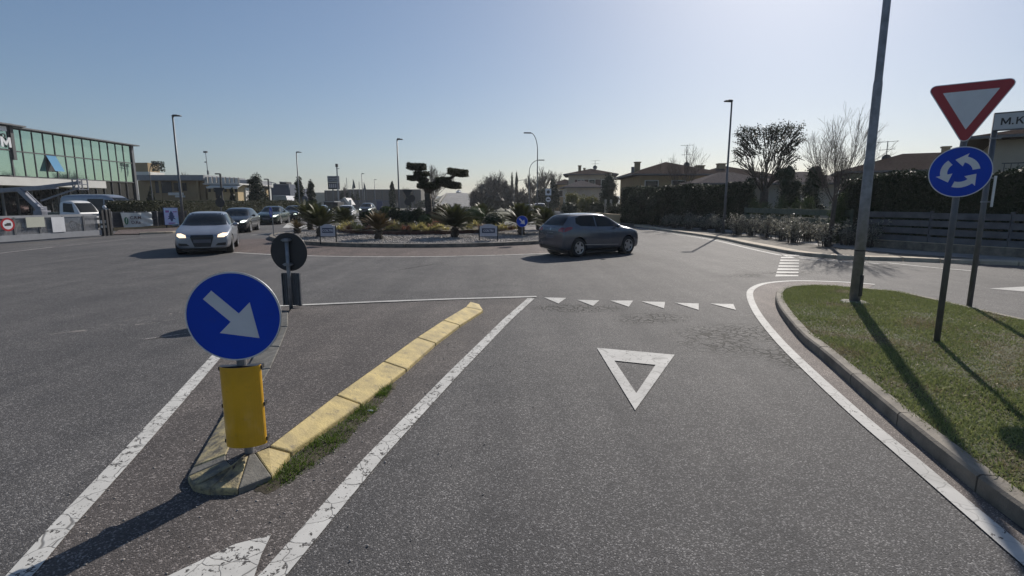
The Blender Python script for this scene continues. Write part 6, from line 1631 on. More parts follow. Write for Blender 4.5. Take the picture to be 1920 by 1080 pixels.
rail_fence('slatted_fence', 'dark grey fence of wide horizontal boards on a low wall at the right edge', [F3, F2, F1], .38, 1.42, 4, 'fencegrey', .07, tuple(F2))
rail_fence('rail_fence', 'green wooden rail fence behind the verge bushes', [Fm + Vector((0, .6, 0)), F0 + Vector((0, -.3, 0))], .80, 1.45, 2, 'fencegreen', .13, tuple(F0))
gw = thing('low_wall', 'low dark concrete wall under the horizontal board fence', 'wall', tuple(F2))
b = MB()
for a, c in ((F3, F2), (F2, F1), (F1, F0)): b.beam((a.x, a.y, .16), (c.x, c.y, .16), .22, .40)
b.build('wall', mat['kerbdark'], gw, world=True)
b = MB(); 
for a, c in ((F3, F2), (F2, F1)): b.beam((a.x, a.y, .373), (c.x, c.y, .373), .26, .02)
b.build('coping', mat['beige'], gw, world=True)
# ---- glass building on the left
gb = thing('glass_building', 'long office building clad in green mirror glass with a white entrance canopy on the left', 'building', (-45, 54, 0))
m, t, bs = newmat('green_mirror_glass'); bs.inputs['Base Color'].default_value = (.3, .4, .38, 1); bs.inputs['Metallic'].default_value = .85; bs.inputs['Roughness'].default_value = .03
g_ = N(t, 'ShaderNodeNewGeometry').outputs['Random Per Island']; t.links.new(mixc(t, g_, (.27, .41, .37), (.33, .47, .425)), bs.inputs['Base Color'])
mat['mirror'] = m
m, t, bs = newmat('pane_painted_sky'); bs.inputs['Base Color'].default_value = (.13, .27, .42, 1); bs.inputs['Specular IOR Level'].default_value = 0; bs.inputs['Roughness'].default_value = .6; mat['painted_sky'] = m  # matte blue: the sky's reflection is painted into the open pane
A = P(27, 330, 47.8); B = P(249, 330, 63.0); A.z = B.z = 0
ztop = P(249, 273, 63.0).z; fd = (B - A).normalized(); nf = Vector((fd.y, -fd.x, 0)).normalized()   # outward towards the street
if nf.x < 0: nf = -nf
L = (B - A).length
def FP(s, z, o=0): q = A + fd * s + nf * o; return Vector((q.x, q.y, z))
# heights at the facade
zmid = P(140, 291, A.y + (B.y - A.y) * .5).z; 
zlow = P(245, 341, 62.6).z; zt = ztop
zmid = zlow + (zt - zlow) * .52
cols = 13
b = MB()
b.add([FP(0, 0, -.3), FP(L, 0, -.3), FP(L, zt, -.3), FP(0, zt, -.3), FP(0, 0, -14), FP(L, 0, -14), FP(L, zt, -14), FP(0, zt, -14)], [(0, 1, 2, 3), (1, 5, 6, 2), (3, 2, 6, 7), (5, 4, 7, 6), (4, 0, 3, 7)])
b.build('wall', mat['darkgrey'], gb, world=True)
oc = 3
for i in range(cols):
    s0, s1 = L * i / cols + .04, L * (i + 1) / cols - .04
    for (za, zb_) in ((zlow, zmid - .04), (zmid + .04, zt - .1)):
        if i == oc and za == zlow:
            zz = zlow + (zmid - zlow) * .28
            b = MB(); b.quad(FP(s0, za), FP(s1, za), FP(s1, zz - .04), FP(s0, zz - .04)); b.build('glass_panel', mat['mirror'], gb, world=True)
            b = MB(); b.quad(FP(s0, zz, .75), FP(s1, zz, .75), FP(s1, zb_, .03), FP(s0, zb_, .03)); b.build('open_window', mat['painted_sky'], gb, world=True)
            b = MB(); b.quad(FP(s0, zz, -.05), FP(s1, zz, -.05), FP(s1, zb_, -.05), FP(s0, zb_, -.05)); b.build('window_opening', mat['black'], gb, world=True)
        else:
            b = MB(); j = lambda: rnd(-.006, .006); b.quad(FP(s0, za, j()), FP(s1, za, j()), FP(s1, zb_, j()), FP(s0, zb_, j())); b.build('glass_panel', mat['mirror'], gb, world=True)
    for (za, zb_) in ((.2, zlow * .5), (zlow * .5 + .08, zlow - .15)):
        b = MB(); b.quad(FP(s0, za, -.05), FP(s1, za, -.05), FP(s1, zb_, -.05), FP(s0, zb_, -.05)); b.build('glass_panel', mat['winglass'], gb, world=True)
b = MB()
for i in range(cols + 1): b.box(FP(L * i / cols, zt / 2, .02), (.06, .08, zt), math.atan2(fd.y, fd.x))
for z in (zlow - .06, zmid, zt - .04): b.beam(FP(0, z, .03), FP(L, z, .03), .12, .09)
b.build('mullions', mat['darkgrey'], gb, world=True)
b = MB(); b.beam(FP(-.2, zt + .06, .1), FP(L + .9, zt + .06, .1), 1.0, .12); b.build('roof_edge', mat['galvdark'], gb, world=True)
b = MB(); b.box(FP(L + .25, zt / 2, -.1), (.35, .5, zt), math.atan2(fd.y, fd.x)); b.box(FP(L + .9, zt * .35, -1), (.12, .12, zt * .7)); b.build('corner_column', mat['galvdark'], gb, world=True)
# taller left part
ztl = P(25, 228, 45.2).z
b = MB()
for i in range(4):
    s0, s1 = -.35 - 1.5 * (i + 1) + .04, -.35 - 1.5 * i - .04
    for (za, zb_) in ((zlow, zmid - .04), (zmid + .1, ztl - .1)): 
        b2 = MB(); b2.quad(FP(s0, za, .25), FP(s1, za, .25), FP(s1, zb_, .25), FP(s0, zb_, .25)); b2.build('glass_panel', mat['mirror'], gb, world=True)
    b2 = MB(); b2.quad(FP(s0, .2, .2), FP(s1, .2, .2), FP(s1, zlow - .1, .2), FP(s0, zlow - .1, .2)); b2.build('glass_panel', mat['winglass'], gb, world=True)
b.add([FP(-7, 0, .1), FP(0, 0, .1), FP(0, ztl, .1), FP(-7, ztl, .1), FP(-7, 0, -14), FP(0, 0, -14), FP(0, ztl, -14), FP(-7, ztl, -14)], [(0, 1, 2, 3), (1, 5, 6, 2), (3, 2, 6, 7), (4, 0, 3, 7)])
b.box(FP(-.1, (zmid + ztl) / 2 - .3, .35), (.3, .2, ztl - zmid + 1.0), math.atan2(fd.y, fd.x))
for i in range(5): b.box(FP(-.35 - 1.5 * i, ztl / 2, .28), (.06, .10, ztl), math.atan2(fd.y, fd.x))
b.beam(FP(-6.5, zmid + .03, .28), FP(0, zmid + .03, .28), .12, .09)
b.build('tall_wing', mat['darkgrey'], gb, world=True)
b = MB(); b.beam(FP(-8, ztl + .06, .3), FP(.9, ztl + .06, .3), 1.2, .12); b.build('roof_edge', mat['galvdark'], gb, world=True)
def fp_s(px, z, o):
    lo, hi = -8, 16
    for _ in range(40):
        mid = (lo + hi) / 2; q = FP(mid, z, o); dep = q.y * cp - (q.z - CAM_H) * sp
        if q.x / dep * FPX + 960 < px: lo = mid
        else: hi = mid
    return lo
def letter(s, size, px, py, m, bold=0):
    q = P(px, py, A.y - 1.2); so_ = fp_s(px, q.z, .42); Ml = Matrix((fd, Vector((0, 0, 1)), nf)).transposed().to_4x4(); Ml.translation = FP(so_, q.z, .42)
    txt('sign_letter', s, size, Ml, m, gb, ext=.04, bold=bold)
q = P(1, 272, A.y - 1.5); s_ = fp_s(1, q.z, .4) + .35; Mm = Matrix((fd, Vector((0, 0, 1)), nf)).transposed().to_4x4(); Mm.translation = FP(s_ - .35, q.z - .1, .40)
b = MB(); b.plate([(x * .95, y * .85) for x, y in ((0, 0), (.22, 0), (.22, .6), (.45, .2), (.55, .2), (.78, .6), (.78, 0), (1, 0), (1, 1), (.78, 1), (.5, .5), (.22, 1), (0, 1))], Mm, .08); b.build('sign_letter', mat['white'], gb, world=True)
letter('o', .8, 6, 252, mat['black'])
b = MB(); q = P(3, 239, A.y - 1.5); s_ = fp_s(3, q.z, .42); b.box(FP(s_ - .2, q.z, .42), (1.2, .1, .40), math.atan2(fd.y, fd.x)); b.build('sign_shape', mat['white'], gb, world=True)
b = MB(); c0 = P(-60, 336, 40.5); c1_ = P(199, 346, 53.5)
for (q0, q1) in ((c0, c1_),):
    d = (Vector((q1.x, q1.y, 0)) - Vector((q0.x, q0.y, 0))).normalized(); n2 = Vector((-abs(d.y), d.x if d.y > 0 else -d.x, 0))
    zt_, zb2 = P(199, 340, 53.5).z, P(199, 353, 53.5).z
    v0, v1 = Vector((q0.x, q0.y, 0)), Vector((q1.x, q1.y, 0)); bk = Vector((-6, 0, 0))
    vs = [v + Vector((0, 0, z)) for v in (v0, v1, v1 + bk, v0 + bk) for z in (zb2, zt_)]
    b.add(vs, [(0, 2, 3, 1), (2, 4, 5, 3), (4, 6, 7, 5), (6, 0, 1, 7), (1, 3, 5, 7), (6, 4, 2, 0)])
b.build('canopy', mat['whitewall'], gb, world=True)
b = MB()
for k in range(5): q = v0.lerp(v1, .1 + .2 * k) + Vector((-1.5, 0, 0)); b.tube([(q.x, q.y, 0), (q.x, q.y, zb2)], .1, 10)
b.build('canopy_posts', mat['galvdark'], gb, world=True)
# ---- sliding gate
g0, g1 = G(-30, 459), G(190, 443); gd = (g1 - g0).normalized(); GL = (g1 - g0).length
gt = thing('sliding_gate', 'long low grey sliding gate with thin vertical bars at the left edge', 'gate', tuple(g1)); 
def gp(s, z, o=0): q = g0 + gd * s; n_ = Vector((gd.y, -gd.x, 0)); return Vector((q.x + n_.x * o, q.y + n_.y * o, z))
b = MB(); b.beam(gp(0, 1.12), gp(GL, 1.12), .09, .12); b.build('top_rail', mat['grey'], gt, world=True)
b = MB(); b.beam(gp(0, .20), gp(GL, .20), .12, .26); b.build('bottom_rail', mat['grey'], gt, world=True)
npost = 5
for k in range(npost):
    b = MB(); b.box(gp(GL * (k + .08) / npost + .1, .66), (.09, .09, .9), math.atan2(gd.y, gd.x)); b.build('upright', mat['galvdark'], gt, world=True)
nb_ = 96
for k in range(nb_):
    b = MB(); s = .1 + (GL - .2) * k / nb_; b.box(gp(s, .70), (.022, .022, .76), math.atan2(gd.y, gd.x)); b.build('bar', mat['galv'], gt, world=True)
tk = MB(); tk.beam(gp(-2, .012, .35), gp(GL + .3, .012, .35), .12, .02); tag(tk.build('gate_track', mat['galvdark']), 'dark steel track in the ground in front of the sliding gate', 'gate track')
def gsign(x0, x1, y0, y1, m, label, name='blank_sign'):
    def s_at(px):
        best = min((abs((P_(px_s).x)), 0) for px_s in ()) if False else None
        lo, hi = -3, GL + 2
        for _ in range(40):
            mid = (lo + hi) / 2; q = gp(mid, 1); dep = q.y * cp - (q.z - CAM_H) * sp
            if q.x / dep * FPX + 960 < px: lo = mid
            else: hi = mid
        return lo
    s0, s1 = s_at(x0), s_at(x1); q = gp((s0 + s1) / 2, 0, .1); za, zb2 = P(x0, y1, q.y).z, P(x0, y0, q.y).z
    b = MB(); b.add([gp(s0, za, .09), gp(s1, za, .09), gp(s1, zb2, .09), gp(s0, zb2, .09), gp(s0, za, .07), gp(s1, za, .07), gp(s1, zb2, .07), gp(s0, zb2, .07)], [(0, 1, 2, 3), (7, 6, 5, 4), (3, 2, 6, 7), (4, 5, 1, 0), (1, 5, 6, 2), (4, 0, 3, 7)])
    return tag(b.build(name, m), label, 'sign'), (s0 + s1) / 2, (za + zb2) / 2
gsign(45, 80, 407, 426, mat['beige_sign'] if 'beige_sign' in mat else mat.setdefault('beige_sign', M('cream_board', (.42, .43, .36), .6, var=.05)), 'wide cream blank board hung on the sliding gate')
gsign(93, 117, 407, 435, mat['white'], 'tall white blank board hung on the sliding gate')
o, sc_, zc_ = gsign(5, 11, 418, 424, mat['white'], 'tmp'); bpy.data.objects.remove(o)
t_ = thing('no_lorries_sign', 'round red rimmed sign with a black lorry symbol on the sliding gate', 'traffic sign', gp(sc_, 0, .15))
Mg = Matrix((gd, Vector((0, 0, 1)), Vector((gd.y, -gd.x, 0)))).transposed().to_4x4(); Mg.translation = gp(sc_, zc_, .13)
b = MB(); b.plate(circ(.29, 40), Mg, .012); d = b.build('sign_disc', mat['red'], t_, world=True)
b = MB(); b.plate(circ(.21, 40), Mg @ Matrix.Translation((0, 0, .0125)), .0015); b.build('white_field', mat['white'], d, world=True)
b = MB(); b.plate([(-.14, -.06), (.13, -.06), (.13, .07), (-.05, .07), (-.05, .03), (-.14, .02)], Mg @ Matrix.Translation((0, 0, .0145)), .0015); b.build('lorry_symbol', mat['black'], d, world=True)
# gate posts
for i, (px, lab) in enumerate(((192, 'first dark steel gate post at the right end of the sliding gate'), (199, 'second dark steel gate post beside the first'), (207, 'third, slimmer dark gate post next to the banner fence'))):
    q = G(px, 443 - i * .6); t_ = thing('gate_post', lab, 'post', q, 0, 'dark posts at the gate end')
    b = MB(); w_ = (.16, .2, .1)[i]; b.box((0, .1, .70), (w_, .14, 1.40)); b.build('column', mat['black'], t_, bevel=.01)
    if i < 2:
        b = MB(); b.box((.02, 0.03, .75), (.09, .05, .16)); b.box((.02, .03, .5), (.09, .05, .12)); b.build('reflector', mat['whitewall'], t_)
q = G(197, 443); b = MB(); b.blob((q.x, q.y + .2, 1.52), (.09, .09, .09), 2, 0); tag(b.build('beacon', mat['white']), 'small white beacon on top of the gate post', 'beacon')
# ---- fence with banner and poster
q0, q1 = Vector((-25.0, 33.0, 0)), Vector((-22.9, 37.3, 0)); q2 = P(440, 420, 47); q2.z = 0
fh = 1.17
ft = thing('panel_fence', 'dark grey mesh panel fence on a low kerb wall carrying the banner', 'fence', tuple(q0))
n_ = 7
for j in range(n_):
    a, c = q0.lerp(q1, j / n_), q0.lerp(q1, (j + 1) / n_)
    b = MB()
    for z in (.25, .7, fh - .05): b.beam((a.x, a.y, z), (c.x, c.y, z), .04, .05)
    for k in range(14): s = a.lerp(c, (k + .5) / 14); b.box((s.x, s.y, (fh + .18) / 2), (.03, .03, fh - .2))
    b.add([(a.x - .04, a.y + .02, .18), (c.x - .04, c.y + .02, .18), (c.x - .04, c.y + .02, fh - .08), (a.x - .04, a.y + .02, fh - .08)], [(0, 1, 2, 3)])
    b.build('mesh_panel', mat['darkgrey'], ft, world=True)
    b = MB(); b.box((a.x, a.y, fh / 2), (.08, .08, fh + .04)); b.build('post', mat['galvdark'], ft, world=True)
b = MB(); b.beam((q0.x, q0.y, .06), (q1.x, q1.y, .06), .3, .24); b.build('base_wall', mat['ochre'], ft, world=True)
fdn = (q1 - q0).normalized()
ff = (q1 - q0).normalized(); fnv = Vector((ff.y, -ff.x, 0))
def fs_at(px, o):
    lo, hi = -2, 8
    for _ in range(40):
        mid = (lo + hi) / 2; q = q0 + ff * mid + fnv * o; dep = q.y * cp - (1 - CAM_H) * sp
        if q.x / dep * FPX + 960 < px: lo = mid
        else: hi = mid
    return lo
def fmat(s, z, o): 
    m_ = Matrix((ff, Vector((0, 0, 1)), fnv)).transposed().to_4x4(); q = q0 + ff * s + fnv * o; m_.translation = (q.x, q.y, z); return m_
s0_, s1_ = fs_at(226, .12), fs_at(284, .12); qa = q0 + ff * (s0_ + s1_) / 2 + fnv * .12
zt1, zb1 = P(255, 398, qa.y).z, P(255, 426.5, qa.y).z; W_, H_ = s1_ - s0_, zt1 - zb1
t_ = thing('banner', 'creased white cloth banner with a green round emblem and dark letters on the mesh fence', 'banner', (qa.x, qa.y, 0))
Mb = fmat(s0_, 0, .12); nx, nz = 26, 12; V = []; F = []
for j in range(nz + 1):
    for i in range(nx + 1):
        u_, v_ = i / nx, j / nz
        bulge = .03 * math.sin(u_ * 9 + v_ * 4) * v_ + .045 * math.sin((u_ * 1.3 - v_) * 13) * max(0, u_ - .45) * 1.8
        V.append(tuple(Mb @ Vector((u_ * W_ + .12 * v_ * (1 - u_) ** 2 + .05 * v_ * (u_ > .95), zt1 - H_ * v_ * (1 - .10 * u_) - .03 * math.sin(u_ * PI), bulge))))
for j in range(nz):
    for i in range(nx): F.append((j * (nx + 1) + i, (j + 1) * (nx + 1) + i, (j + 1) * (nx + 1) + i + 1, j * (nx + 1) + i + 1))
b = MB(); b.add(V, F); cl_ = b.build('cloth', M('banner_cloth', (.55, .57, .55), .8, var=.05), t_, world=True, smooth=True)
Ml_ = fmat(s0_, 0, .175)
b = MB(); b.plate([(W_ * .14 + W_ * .065 * math.cos(a), (zt1 - H_ * .54) + H_ * .24 * math.sin(a)) for a in [2 * PI * k / 28 for k in range(28)]], Ml_, .004); b.build('emblem', M('emblem_green', (.03, .14, .07), .6), cl_, world=True)
b = MB(); b.plate([(W_ * .13, zt1 - H_ * .7), (W_ * .145, zt1 - H_ * .7), (W_ * .155, zt1 - H_ * .38), (W_ * .14, zt1 - H_ * .38)], Ml_ @ Matrix.Translation((0, 0, .005)), .003); b.build('emblem_stroke', mat['white'], cl_, world=True)
mat['ink'] = M('faded_ink', (.07, .04, .05), .7)
txt('lettering', 'C.R.M.', H_ * .27, Ml_ @ Matrix.Translation((W_ * .46, zt1 - H_ * .36, .006)), mat['ink'], cl_, bold=.004); txt('lettering', 'D.Ka', H_ * .28, Ml_ @ Matrix.Translation((W_ * .44, zt1 - H_ * .66, .006)), mat['ink'], cl_, bold=.004)
# poster
s0_, s1_ = fs_at(307, .22), fs_at(333, .22); sm = (s0_ + s1_) / 2; qa = q0 + ff * sm + fnv * .22; zt2, zb2_ = P(320, 390, qa.y).z, P(320, 421, qa.y).z
PW = (s1_ - s0_) / 2
t_ = thing('poster_board', 'upright poster board with a dark blue fir tree on pale violet beside the banner', 'poster', (qa.x, qa.y, 0))
m, t, bs = newmat('poster_print'); tc = N(t, 'ShaderNodeTexCoord').outputs['Object']; nn = noise(t, tc, 1.6, 3); t.links.new(mixc(t, ramp(t, nn, .35, .65), (.48, .50, .78), (.36, .60, .82)), bs.inputs['Base Color']); mat['poster'] = m
cz = (zt2 + zb2_) / 2; PH = (zt2 - zb2_) / 2
b = MB(); b.plate([(-PW - .03, -PH - .03), (PW + .03, -PH - .03), (PW + .03, PH + .03), (-PW - .03, PH + .03)], fmat(sm, cz, .20), .05); b.build('frame', M('poster_frame', (.02, .03, .12), .5), t_, world=True)
b = MB(); b.plate([(-PW, -PH), (PW, -PH), (PW, PH), (-PW, PH)], fmat(sm, cz, .251), .006); d = b.build('print', mat['poster'], t_, world=True)
mat['navy'] = M('print_navy', (.02, .05, .16), .6); mat['violet'] = M('print_violet', (.28, .10, .35), .6)
Mt = fmat(sm, cz, .2575) @ Matrix.Diagonal((PW / .5, PH / .56, 1, 1))
b = MB(); b.plate([(-.30, -.20), (-.12, -.17), (-.05, -.34), (.05, -.34), (.12, -.17), (.32, -.22), (.15, -.04), (.26, -.02), (.11, .10), (.18, .13), (.0, .38), (-.17, .12), (-.1, .1), (-.24, -.02), (-.14, -.04)], Mt, .003); b.build('fir_tree', mat['navy'], d, world=True)
for q_ in ([(-.40, .26), (-.14, .26), (-.14, .40), (-.40, .40)], [(.12, .27), (.42, .27), (.42, .33), (.12, .33)], [(-.25, -.5), (.25, -.5), (.25, -.43), (-.25, -.43)]):
    b = MB(); b.plate(q_, Mt, .003); b.build('print_block', mat['violet'], d, world=True)
for sx in (-PW * .7, PW * .7):
    b = MB(); q = fmat(sm + sx, 0, .17).translation; b.box((q.x, q.y, zt2 / 2), (.05, .05, zt2)); b.build('leg', mat['black'], t_, world=True)
# pavement by the banner
pv_ = [G(212, 441), G(262, 440), G(345, 436), G(440, 425), G(470, 418)]
sheet('left_verge', [(p.x, p.y) for p in pv_] + [(q2.x, q2.y + 3), (q1.x, q1.y + .5), (q0.x, q0.y + .5)], .05, mat['apron'])
kerb('left_kerb', [Vector((p.x, p.y, 0)) for p in smoothpath(pv_[1:4], 4)], .18, .12, mat['beige'], False, 1.2, 1)
# ---- parapet building and yellow building
def BX(x0, x1, y0, y1, Y, dp): 
    a, c = P(x0, y0, Y), P(x1, y1, Y); return (min(a.x, c.x), max(a.x, c.x), Y, Y + dp, c.z, a.z)
Y = 78
pb = thing('parapet_building', 'flat roofed building with a long grey parapet and shaded ochre walls beyond the hedge', 'building', (P(310, 380, Y).x, Y, 0))
def wb(parent, nm, m, x0, x1, y0, y1, Y, dp, zero=False):
    q = BX(x0, x1, y0, y1, Y, dp); b = MB(); wall_box(b, q[0], q[1], q[2], q[3], 0 if zero else q[4], q[5]); return b.build(nm, mat[m], parent, world=True)
wb(pb, 'parapet', 'grey', 254, 382, 328, 338, Y - 1.2, 12)
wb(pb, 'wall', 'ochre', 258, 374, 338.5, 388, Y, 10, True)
wb(pb, 'recess', 'darkgrey', 290, 322, 340, 362, Y - .15, .3)
wb(pb, 'window', 'winglass', 325, 336, 343, 358, Y - .12, .1); wb(pb, 'window', 'winglass', 341, 350, 343, 358, Y - .12, .1)
wb(pb, 'shop_sign', 'whitewall', 315, 343, 361, 366, Y - 1.3, .2); wb(pb, 'shop_sign', 'whitewall', 328, 346, 366.5, 370, Y - 1.3, .2)
for px in (300, 370): wb(pb, 'column', 'ochre', px, px + 2, 338.5, 388, Y - 1.1, .2, True)
yb = thing('yellow_building', 'sunlit yellow building with a white roof balustrade and striped awnings', 'building', (P(415, 380, Y).x, Y, 0))
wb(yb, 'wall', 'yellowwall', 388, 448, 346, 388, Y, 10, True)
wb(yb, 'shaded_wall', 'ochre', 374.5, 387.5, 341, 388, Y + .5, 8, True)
wb(yb, 'roof_slab', 'whitewall', 380, 449, 343.5, 346, Y - .8, 11)
for k in range(8): wb(yb, 'balustrade_panel', 'whitewall', 383 + k * 8.1, 389.5 + k * 8.1, 331.5 + k * .35, 343, Y - .7, .15)
for k in range(9): wb(yb, 'balustrade_post', 'galvdark', 381 + k * 8.1, 382.6 + k * 8.1, 330 + k * .35, 343.4, Y - .8, .3)
b = MB(); 
for (xa, xb) in ((397, 446),):
    a, c = P(xa, 344, Y - .1), P(xb, 352, Y - 1.6); b.add([(a.x, Y - .05, P(1, 345.5, Y).z), (c.x, Y - .05, P(1, 346.5, Y).z), (c.x, Y - 1.6, P(1, 352, Y - 1.6).z), (a.x, Y - 1.6, P(1, 351, Y - 1.6).z)], [(0, 3, 2, 1)])
    b.beam((a.x, Y - 1.6, P(1, 351.5, Y - 1.6).z), (c.x, Y - 1.6, P(1, 352.5, Y - 1.6).z), .05, .25)
b.build('awning', mat['whitewall'], yb, world=True)
for px in (390, 400, 408, 420, 430, 440): wb(yb, 'window', 'winglass', px, px + 5, 353.5, 360, Y - .06, .05)
wb(yb, 'window', 'winglass', 403, 412, 352, 372, Y - .06, .05)
bare = thing('roof_mast', 'thin lattice mast with antennas on the roof of the parapet building', 'mast', P(392, 344, Y + 2))
b = MB(); z1 = P(391, 285, Y + 2).z - bare.location.z; b.tube([(0, 0, -.3), (-.1, 0, z1)], [.07, .04], 6); b.build('mast', mat['galv'], bare)
b = MB(); b.box((.05, -.1, z1 * .35), (.2, .2, .6)); b.box((-.15, -.1, z1 * .68), (.3, .15, .15)); b.box((-.1, 0, z1), (.5, .3, .25)); b.build('antennas', mat['galvdark'], bare)
rb = thing('rooftop_screen', 'brownish fenced rooftop terrace seen between the glass building and the parapet', 'terrace', P(262, 330, 90))
wb(rb, 'screen', 'brownclad' if 'brownclad' in mat else 'ochre', 251, 278, 305, 322, 90, 3); wb(rb, 'base', 'whitewall', 252, 280, 322, 331, 89.8, 4)
rg = np.random.default_rng(77); q = P(264, 310, 90); leafcloud('climbing_plants', np.stack([rg.uniform(P(252, 1, 90).x, P(277, 1, 90).x, 500), rg.uniform(89.6, 90, 500), rg.uniform(P(1, 322, 90).z, P(1, 305, 90).z + .2, 500)], 1) - np.array(rb.location), None, .3, mat['leaf_hedge'], rb, .5, 3)
wh = thing('white_annex', 'pale blue and white low building right of the yellow one', 'building', P(455, 380, 82)); wb(wh, 'wall', 'whitewall', 449, 463, 352, 388, 80, 6, True); wb(wh, 'roof_block', 'grey', 448, 466, 337, 351.5, 81, 8)
wb(wh, 'window', 'winglass', 451, 454, 360, 376, 79.9, .1)
# works building with pipes, silver hood
wk = thing('works_building', 'dark blue industrial building with rooftop pipes between the conifers', 'building', P(525, 380, 86))
wb(wk, 'wall', 'navygrey' if 'navygrey' in mat else mat.setdefault('navygrey', M('navy_cladding', (.055, .07, .11), .6)) and 'navygrey', 508, 546, 352, 388, 86, 8, True)
wb(wk, 'upper_floor', 'navygrey', 512, 541, 345, 352, 86.5, 6)
b = MB()
for (xa, ya, xb, yb2) in ((505, 341, 518, 344), (514, 345, 541, 347), (541, 345, 543, 356), (524, 341, 536, 342)):
    b.beam(P(xa, ya, 86), P(xb, yb2, 86), .12, .12)
b.build('pipes', mat['grey'], wk, world=True)
wb(wk, 'rooftop_unit', 'black', 524, 537, 341, 345, 86, 2)
sh = thing('silver_hood', 'tapering silver metal hood standing behind the hedge', 'tank', P(525, 380, 72)); b = MB(); a = [P(x, y, 72) for x, y in ((512, 380), (540, 380), (536, 367), (512, 366))]; vs = [(p.x, 72, p.z) for p in a] + [(p.x, 75, p.z) for p in a]; b.add(vs, [(0, 1, 2, 3), (1, 5, 6, 2), (3, 2, 6, 7), (4, 0, 3, 7)]); b.build('hood', M('brushed_silver', (.5, .5, .52), .4, metal=.7), sh, world=True)
# brown warehouse
wr = thing('warehouse', 'long low brown warehouse across the middle distance', 'building', P(680, 380, 150))
wb(wr, 'wall', 'brownclad' if 'brownclad' in mat else mat.setdefault('brownclad', M('brown_cladding', (.095, .085, .078), .8, var=.12)) and 'brownclad', 608, 790, 357, 392, 150, 30, True)
wb(wr, 'wall', 'brownclad', 650, 788, 355, 357.5, 152, 20)
b = MB()
for k in range(12): p = P(612 + k * 15, 375, 149.8); b.box((p.x, 149.9, 2), (.25, .2, 5.5))
b.build('pilasters', mat['darkgrey'], wr, world=True)
b = MB(); wb(wr, 'door', 'navygrey', 700, 716, 374, 390, 149.7, .3); wb(wr, 'door', 'navygrey', 655, 668, 376, 390, 149.7, .3)
far_ = thing('pale_building', 'faint pale building end left of the warehouse', 'building', P(600, 380, 170)); wb(far_, 'wall', 'creamwall', 590, 612, 361, 392, 170, 20, True)
# white gabled tent-like roof
wt = thing('white_gable', 'white gabled kiosk roof behind the queueing cars', 'kiosk', P(647, 380, 92))
a = [P(x, y, 92) for x, y in ((629, 384), (631, 378), (645, 371), (654, 384))]; b = MB(); b.add([(p.x, 92, p.z) for p in a] + [(p.x, 96, p.z) for p in a], [(0, 3, 2, 1), (1, 2, 6, 5), (2, 3, 7, 6)]); b.build('gable', mat['grey'], wt, world=True)
b = MB(); b.beam(P(645, 370.5, 91.8), P(655, 384, 91.8), .15, .4); b.build('white_edge', mat['whitewall'], wt, world=True); wb(wt, 'side_panel', 'whitewall', 654, 659, 375, 385, 92, .2)
dv = thing('dark_lorry', 'dark box lorry standing behind the white queueing car', 'lorry', P(618, 385, 80)); wb(dv, 'cargo_box', 'black', 607, 634, 379, 394, 80, 3); wb(dv, 'pale_roof', 'grey', 606, 627, 377.2, 379, 79.8, 3)
b = MB(); p = P(612, 396, 79.8); b.tube([(p.x, 79.7, .45), (p.x, 80.1, .45)], .45, 14); b.build('wheel', mat['tyre'], dv, world=True)
# billboard
bb = thing('billboard', 'grey two part billboard on a pole rising above the warehouse', 'billboard', P(626, 385, 88))
Yb = 88; wb(bb, 'upper_panel', 'grey', 613.5, 636, 330, 342, Yb, .3); wb(bb, 'lower_panel', 'darkgrey', 614.5, 636.5, 342.3, 355, Yb, .3)
mat['printgrey'] = M('print_pale', (.40, .38, .40), .6)
b = MB()
for (x0, x1, y0, y1) in ((616, 634, 332, 333), (616, 623, 336, 336.8), (627, 634, 336, 336.8), (616, 634, 339.5, 340.4)): q = BX(x0, x1, y0, y1, Yb - .05, .04); wall_box(b, *q)
b.build('print_lines', mat['darkgrey'], bb, world=True)
b = MB()
for k in range(5): q = BX(617 + k * 3.6, 619.6 + k * 3.6, 345, 352, Yb - .05, .04); wall_box(b, *q)
b.build('print_pattern', mat['printgrey'], bb, world=True)
b = MB(); p = P(624, 360, Yb + .3); b.tube([(p.x, Yb + .4, 0), (p.x, Yb + .4, P(1, 345, Yb).z)], .12, 8); b.build('pole', mat['galvdark'], bb, world=True)
fp = thing('floodlight_pole', 'white pole with a dark floodlight cluster beside the billboard', 'pole', (P(635, 380, 86).x, 86, 0)); h = P(1, 309, 86).z
b = MB(); b.tube([(0, 0, 0), (0, 0, h)], [.16, .09], 8); b.build('pole', mat['galv'], fp); b = MB(); b.box((0, 0, h - .1), (.35, .3, .5)); b.box((.15, 0, h - .6), (.5, .1, .08)); b.build('floodlights', mat['black'], fp)
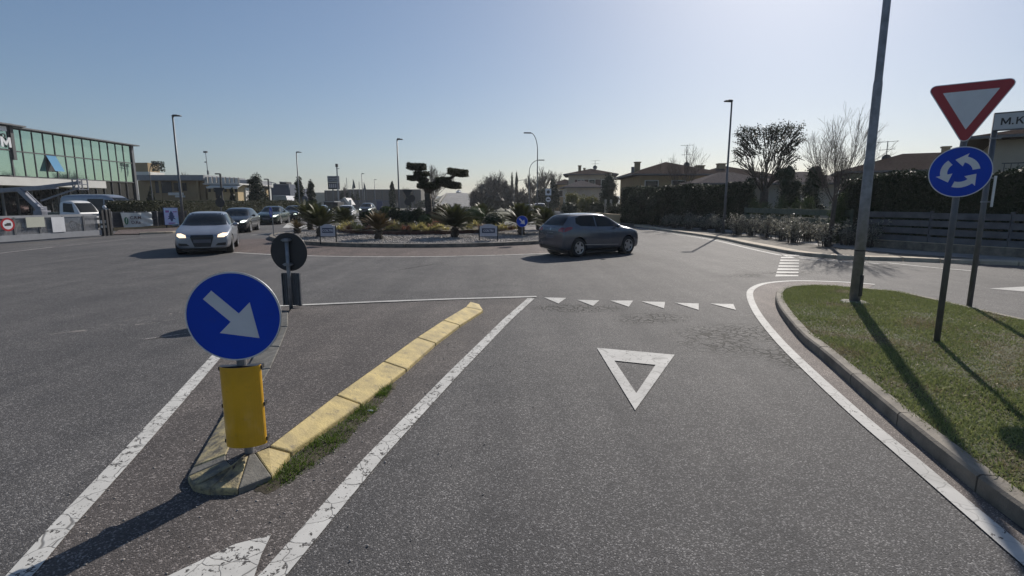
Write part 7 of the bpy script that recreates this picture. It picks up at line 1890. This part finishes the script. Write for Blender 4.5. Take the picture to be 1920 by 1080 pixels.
for i, (px, yt, lab) in enumerate(((652, 333, 'bare flagpole left of the furled flag'), (664, 336, 'flagpole with a furled dark flag'), (675, 341, 'flagpole just left of the small far lamp'), (684, 342, 'flagpole just right of the small far lamp'))):
    h = P(px, yt, 135).z; t_ = thing('flagpole', lab, 'flagpole', (P(px, 380, 135).x, 135, 0), 0, 'flagpoles before the warehouse'); b = MB(); b.tube([(0, 0, 0), (0, 0, h)], .07, 5); b.build('pole', mat['galv'], t_)
    if i in (1, 3): b = MB(); b.add([(0, 0, h), (.28, 0, h - .8), (.5, .1, h - 2.2), (-.4, 0, h - 2.4), (-.15, .05, h - 1.2)], [(0, 1, 2, 3, 4)]); b.add([(0, .1, h), (.28, .1, h - .8), (.5, .2, h - 2.2), (-.4, .1, h - 2.4), (-.15, .15, h - 1.2)], [(4, 3, 2, 1, 0)]); b.build('flag', mat['darkgrey'], t_)
# far fence (blue) in front of warehouse
rf_ = thing('metal_fence', 'bluish grey upright bar fence in front of the warehouse', 'fence', P(690, 385, 100)); b = MB(); a, c = P(655, 390, 104), P(735, 390, 104)
for z in (.4, 1.9): b.beam((a.x, 104, z), (c.x, 104, z), .05, .08)
for k in range(56): x = a.x + (c.x - a.x) * k / 55; b.box((x, 104, 1.1), (.07, .05, 1.9))
b.build('bars', mat['navygrey'], rf_, world=True)
b = MB(); q = P(712, 385, 102); b.box((q.x, 102, 1.0), (1.1, .1, 1.7)); tag(b.build('blue_panel', M('blue_board', (.04, .055, .13), .6)), 'blue board standing at the bar fence before the warehouse', 'board')
# roof window on the wide house
# bright litter pieces on the asphalt
for i, (px, py) in enumerate(((741, 696), (694, 770))):
    q = G(px, py, .02); b = MB(); b.blob((q.x, q.y, .045 if i == 0 else .02), (.028, .012, .008), 1, .3); tag(b.build('litter', mat['whitewall']), ['small pale scrap of paper lying on a yellow kerb stone', 'tiny white scrap in the weeds beside the yellow kerb'][i], 'litter')
# ================================================================== HAZE
hz = MB(); hz.box((0, 380, 10.4), (1884, 1484, 23)); 
hm = bpy.data.materials.new('haze_air'); hm.use_nodes = True; t = hm.node_tree; t.nodes.remove(t.nodes['Principled BSDF'])
pvn = t.nodes.new('ShaderNodeVolumePrincipled'); pvn.inputs['Color'].default_value = (.86, .91, .97, 1); pvn.inputs['Density'].default_value = .00035; pvn.inputs['Anisotropy'].default_value = .35
t.links.new(pvn.outputs[0], t.nodes['Material Output'].inputs['Volume'])
hz.build('haze', hm, kind='stuff')
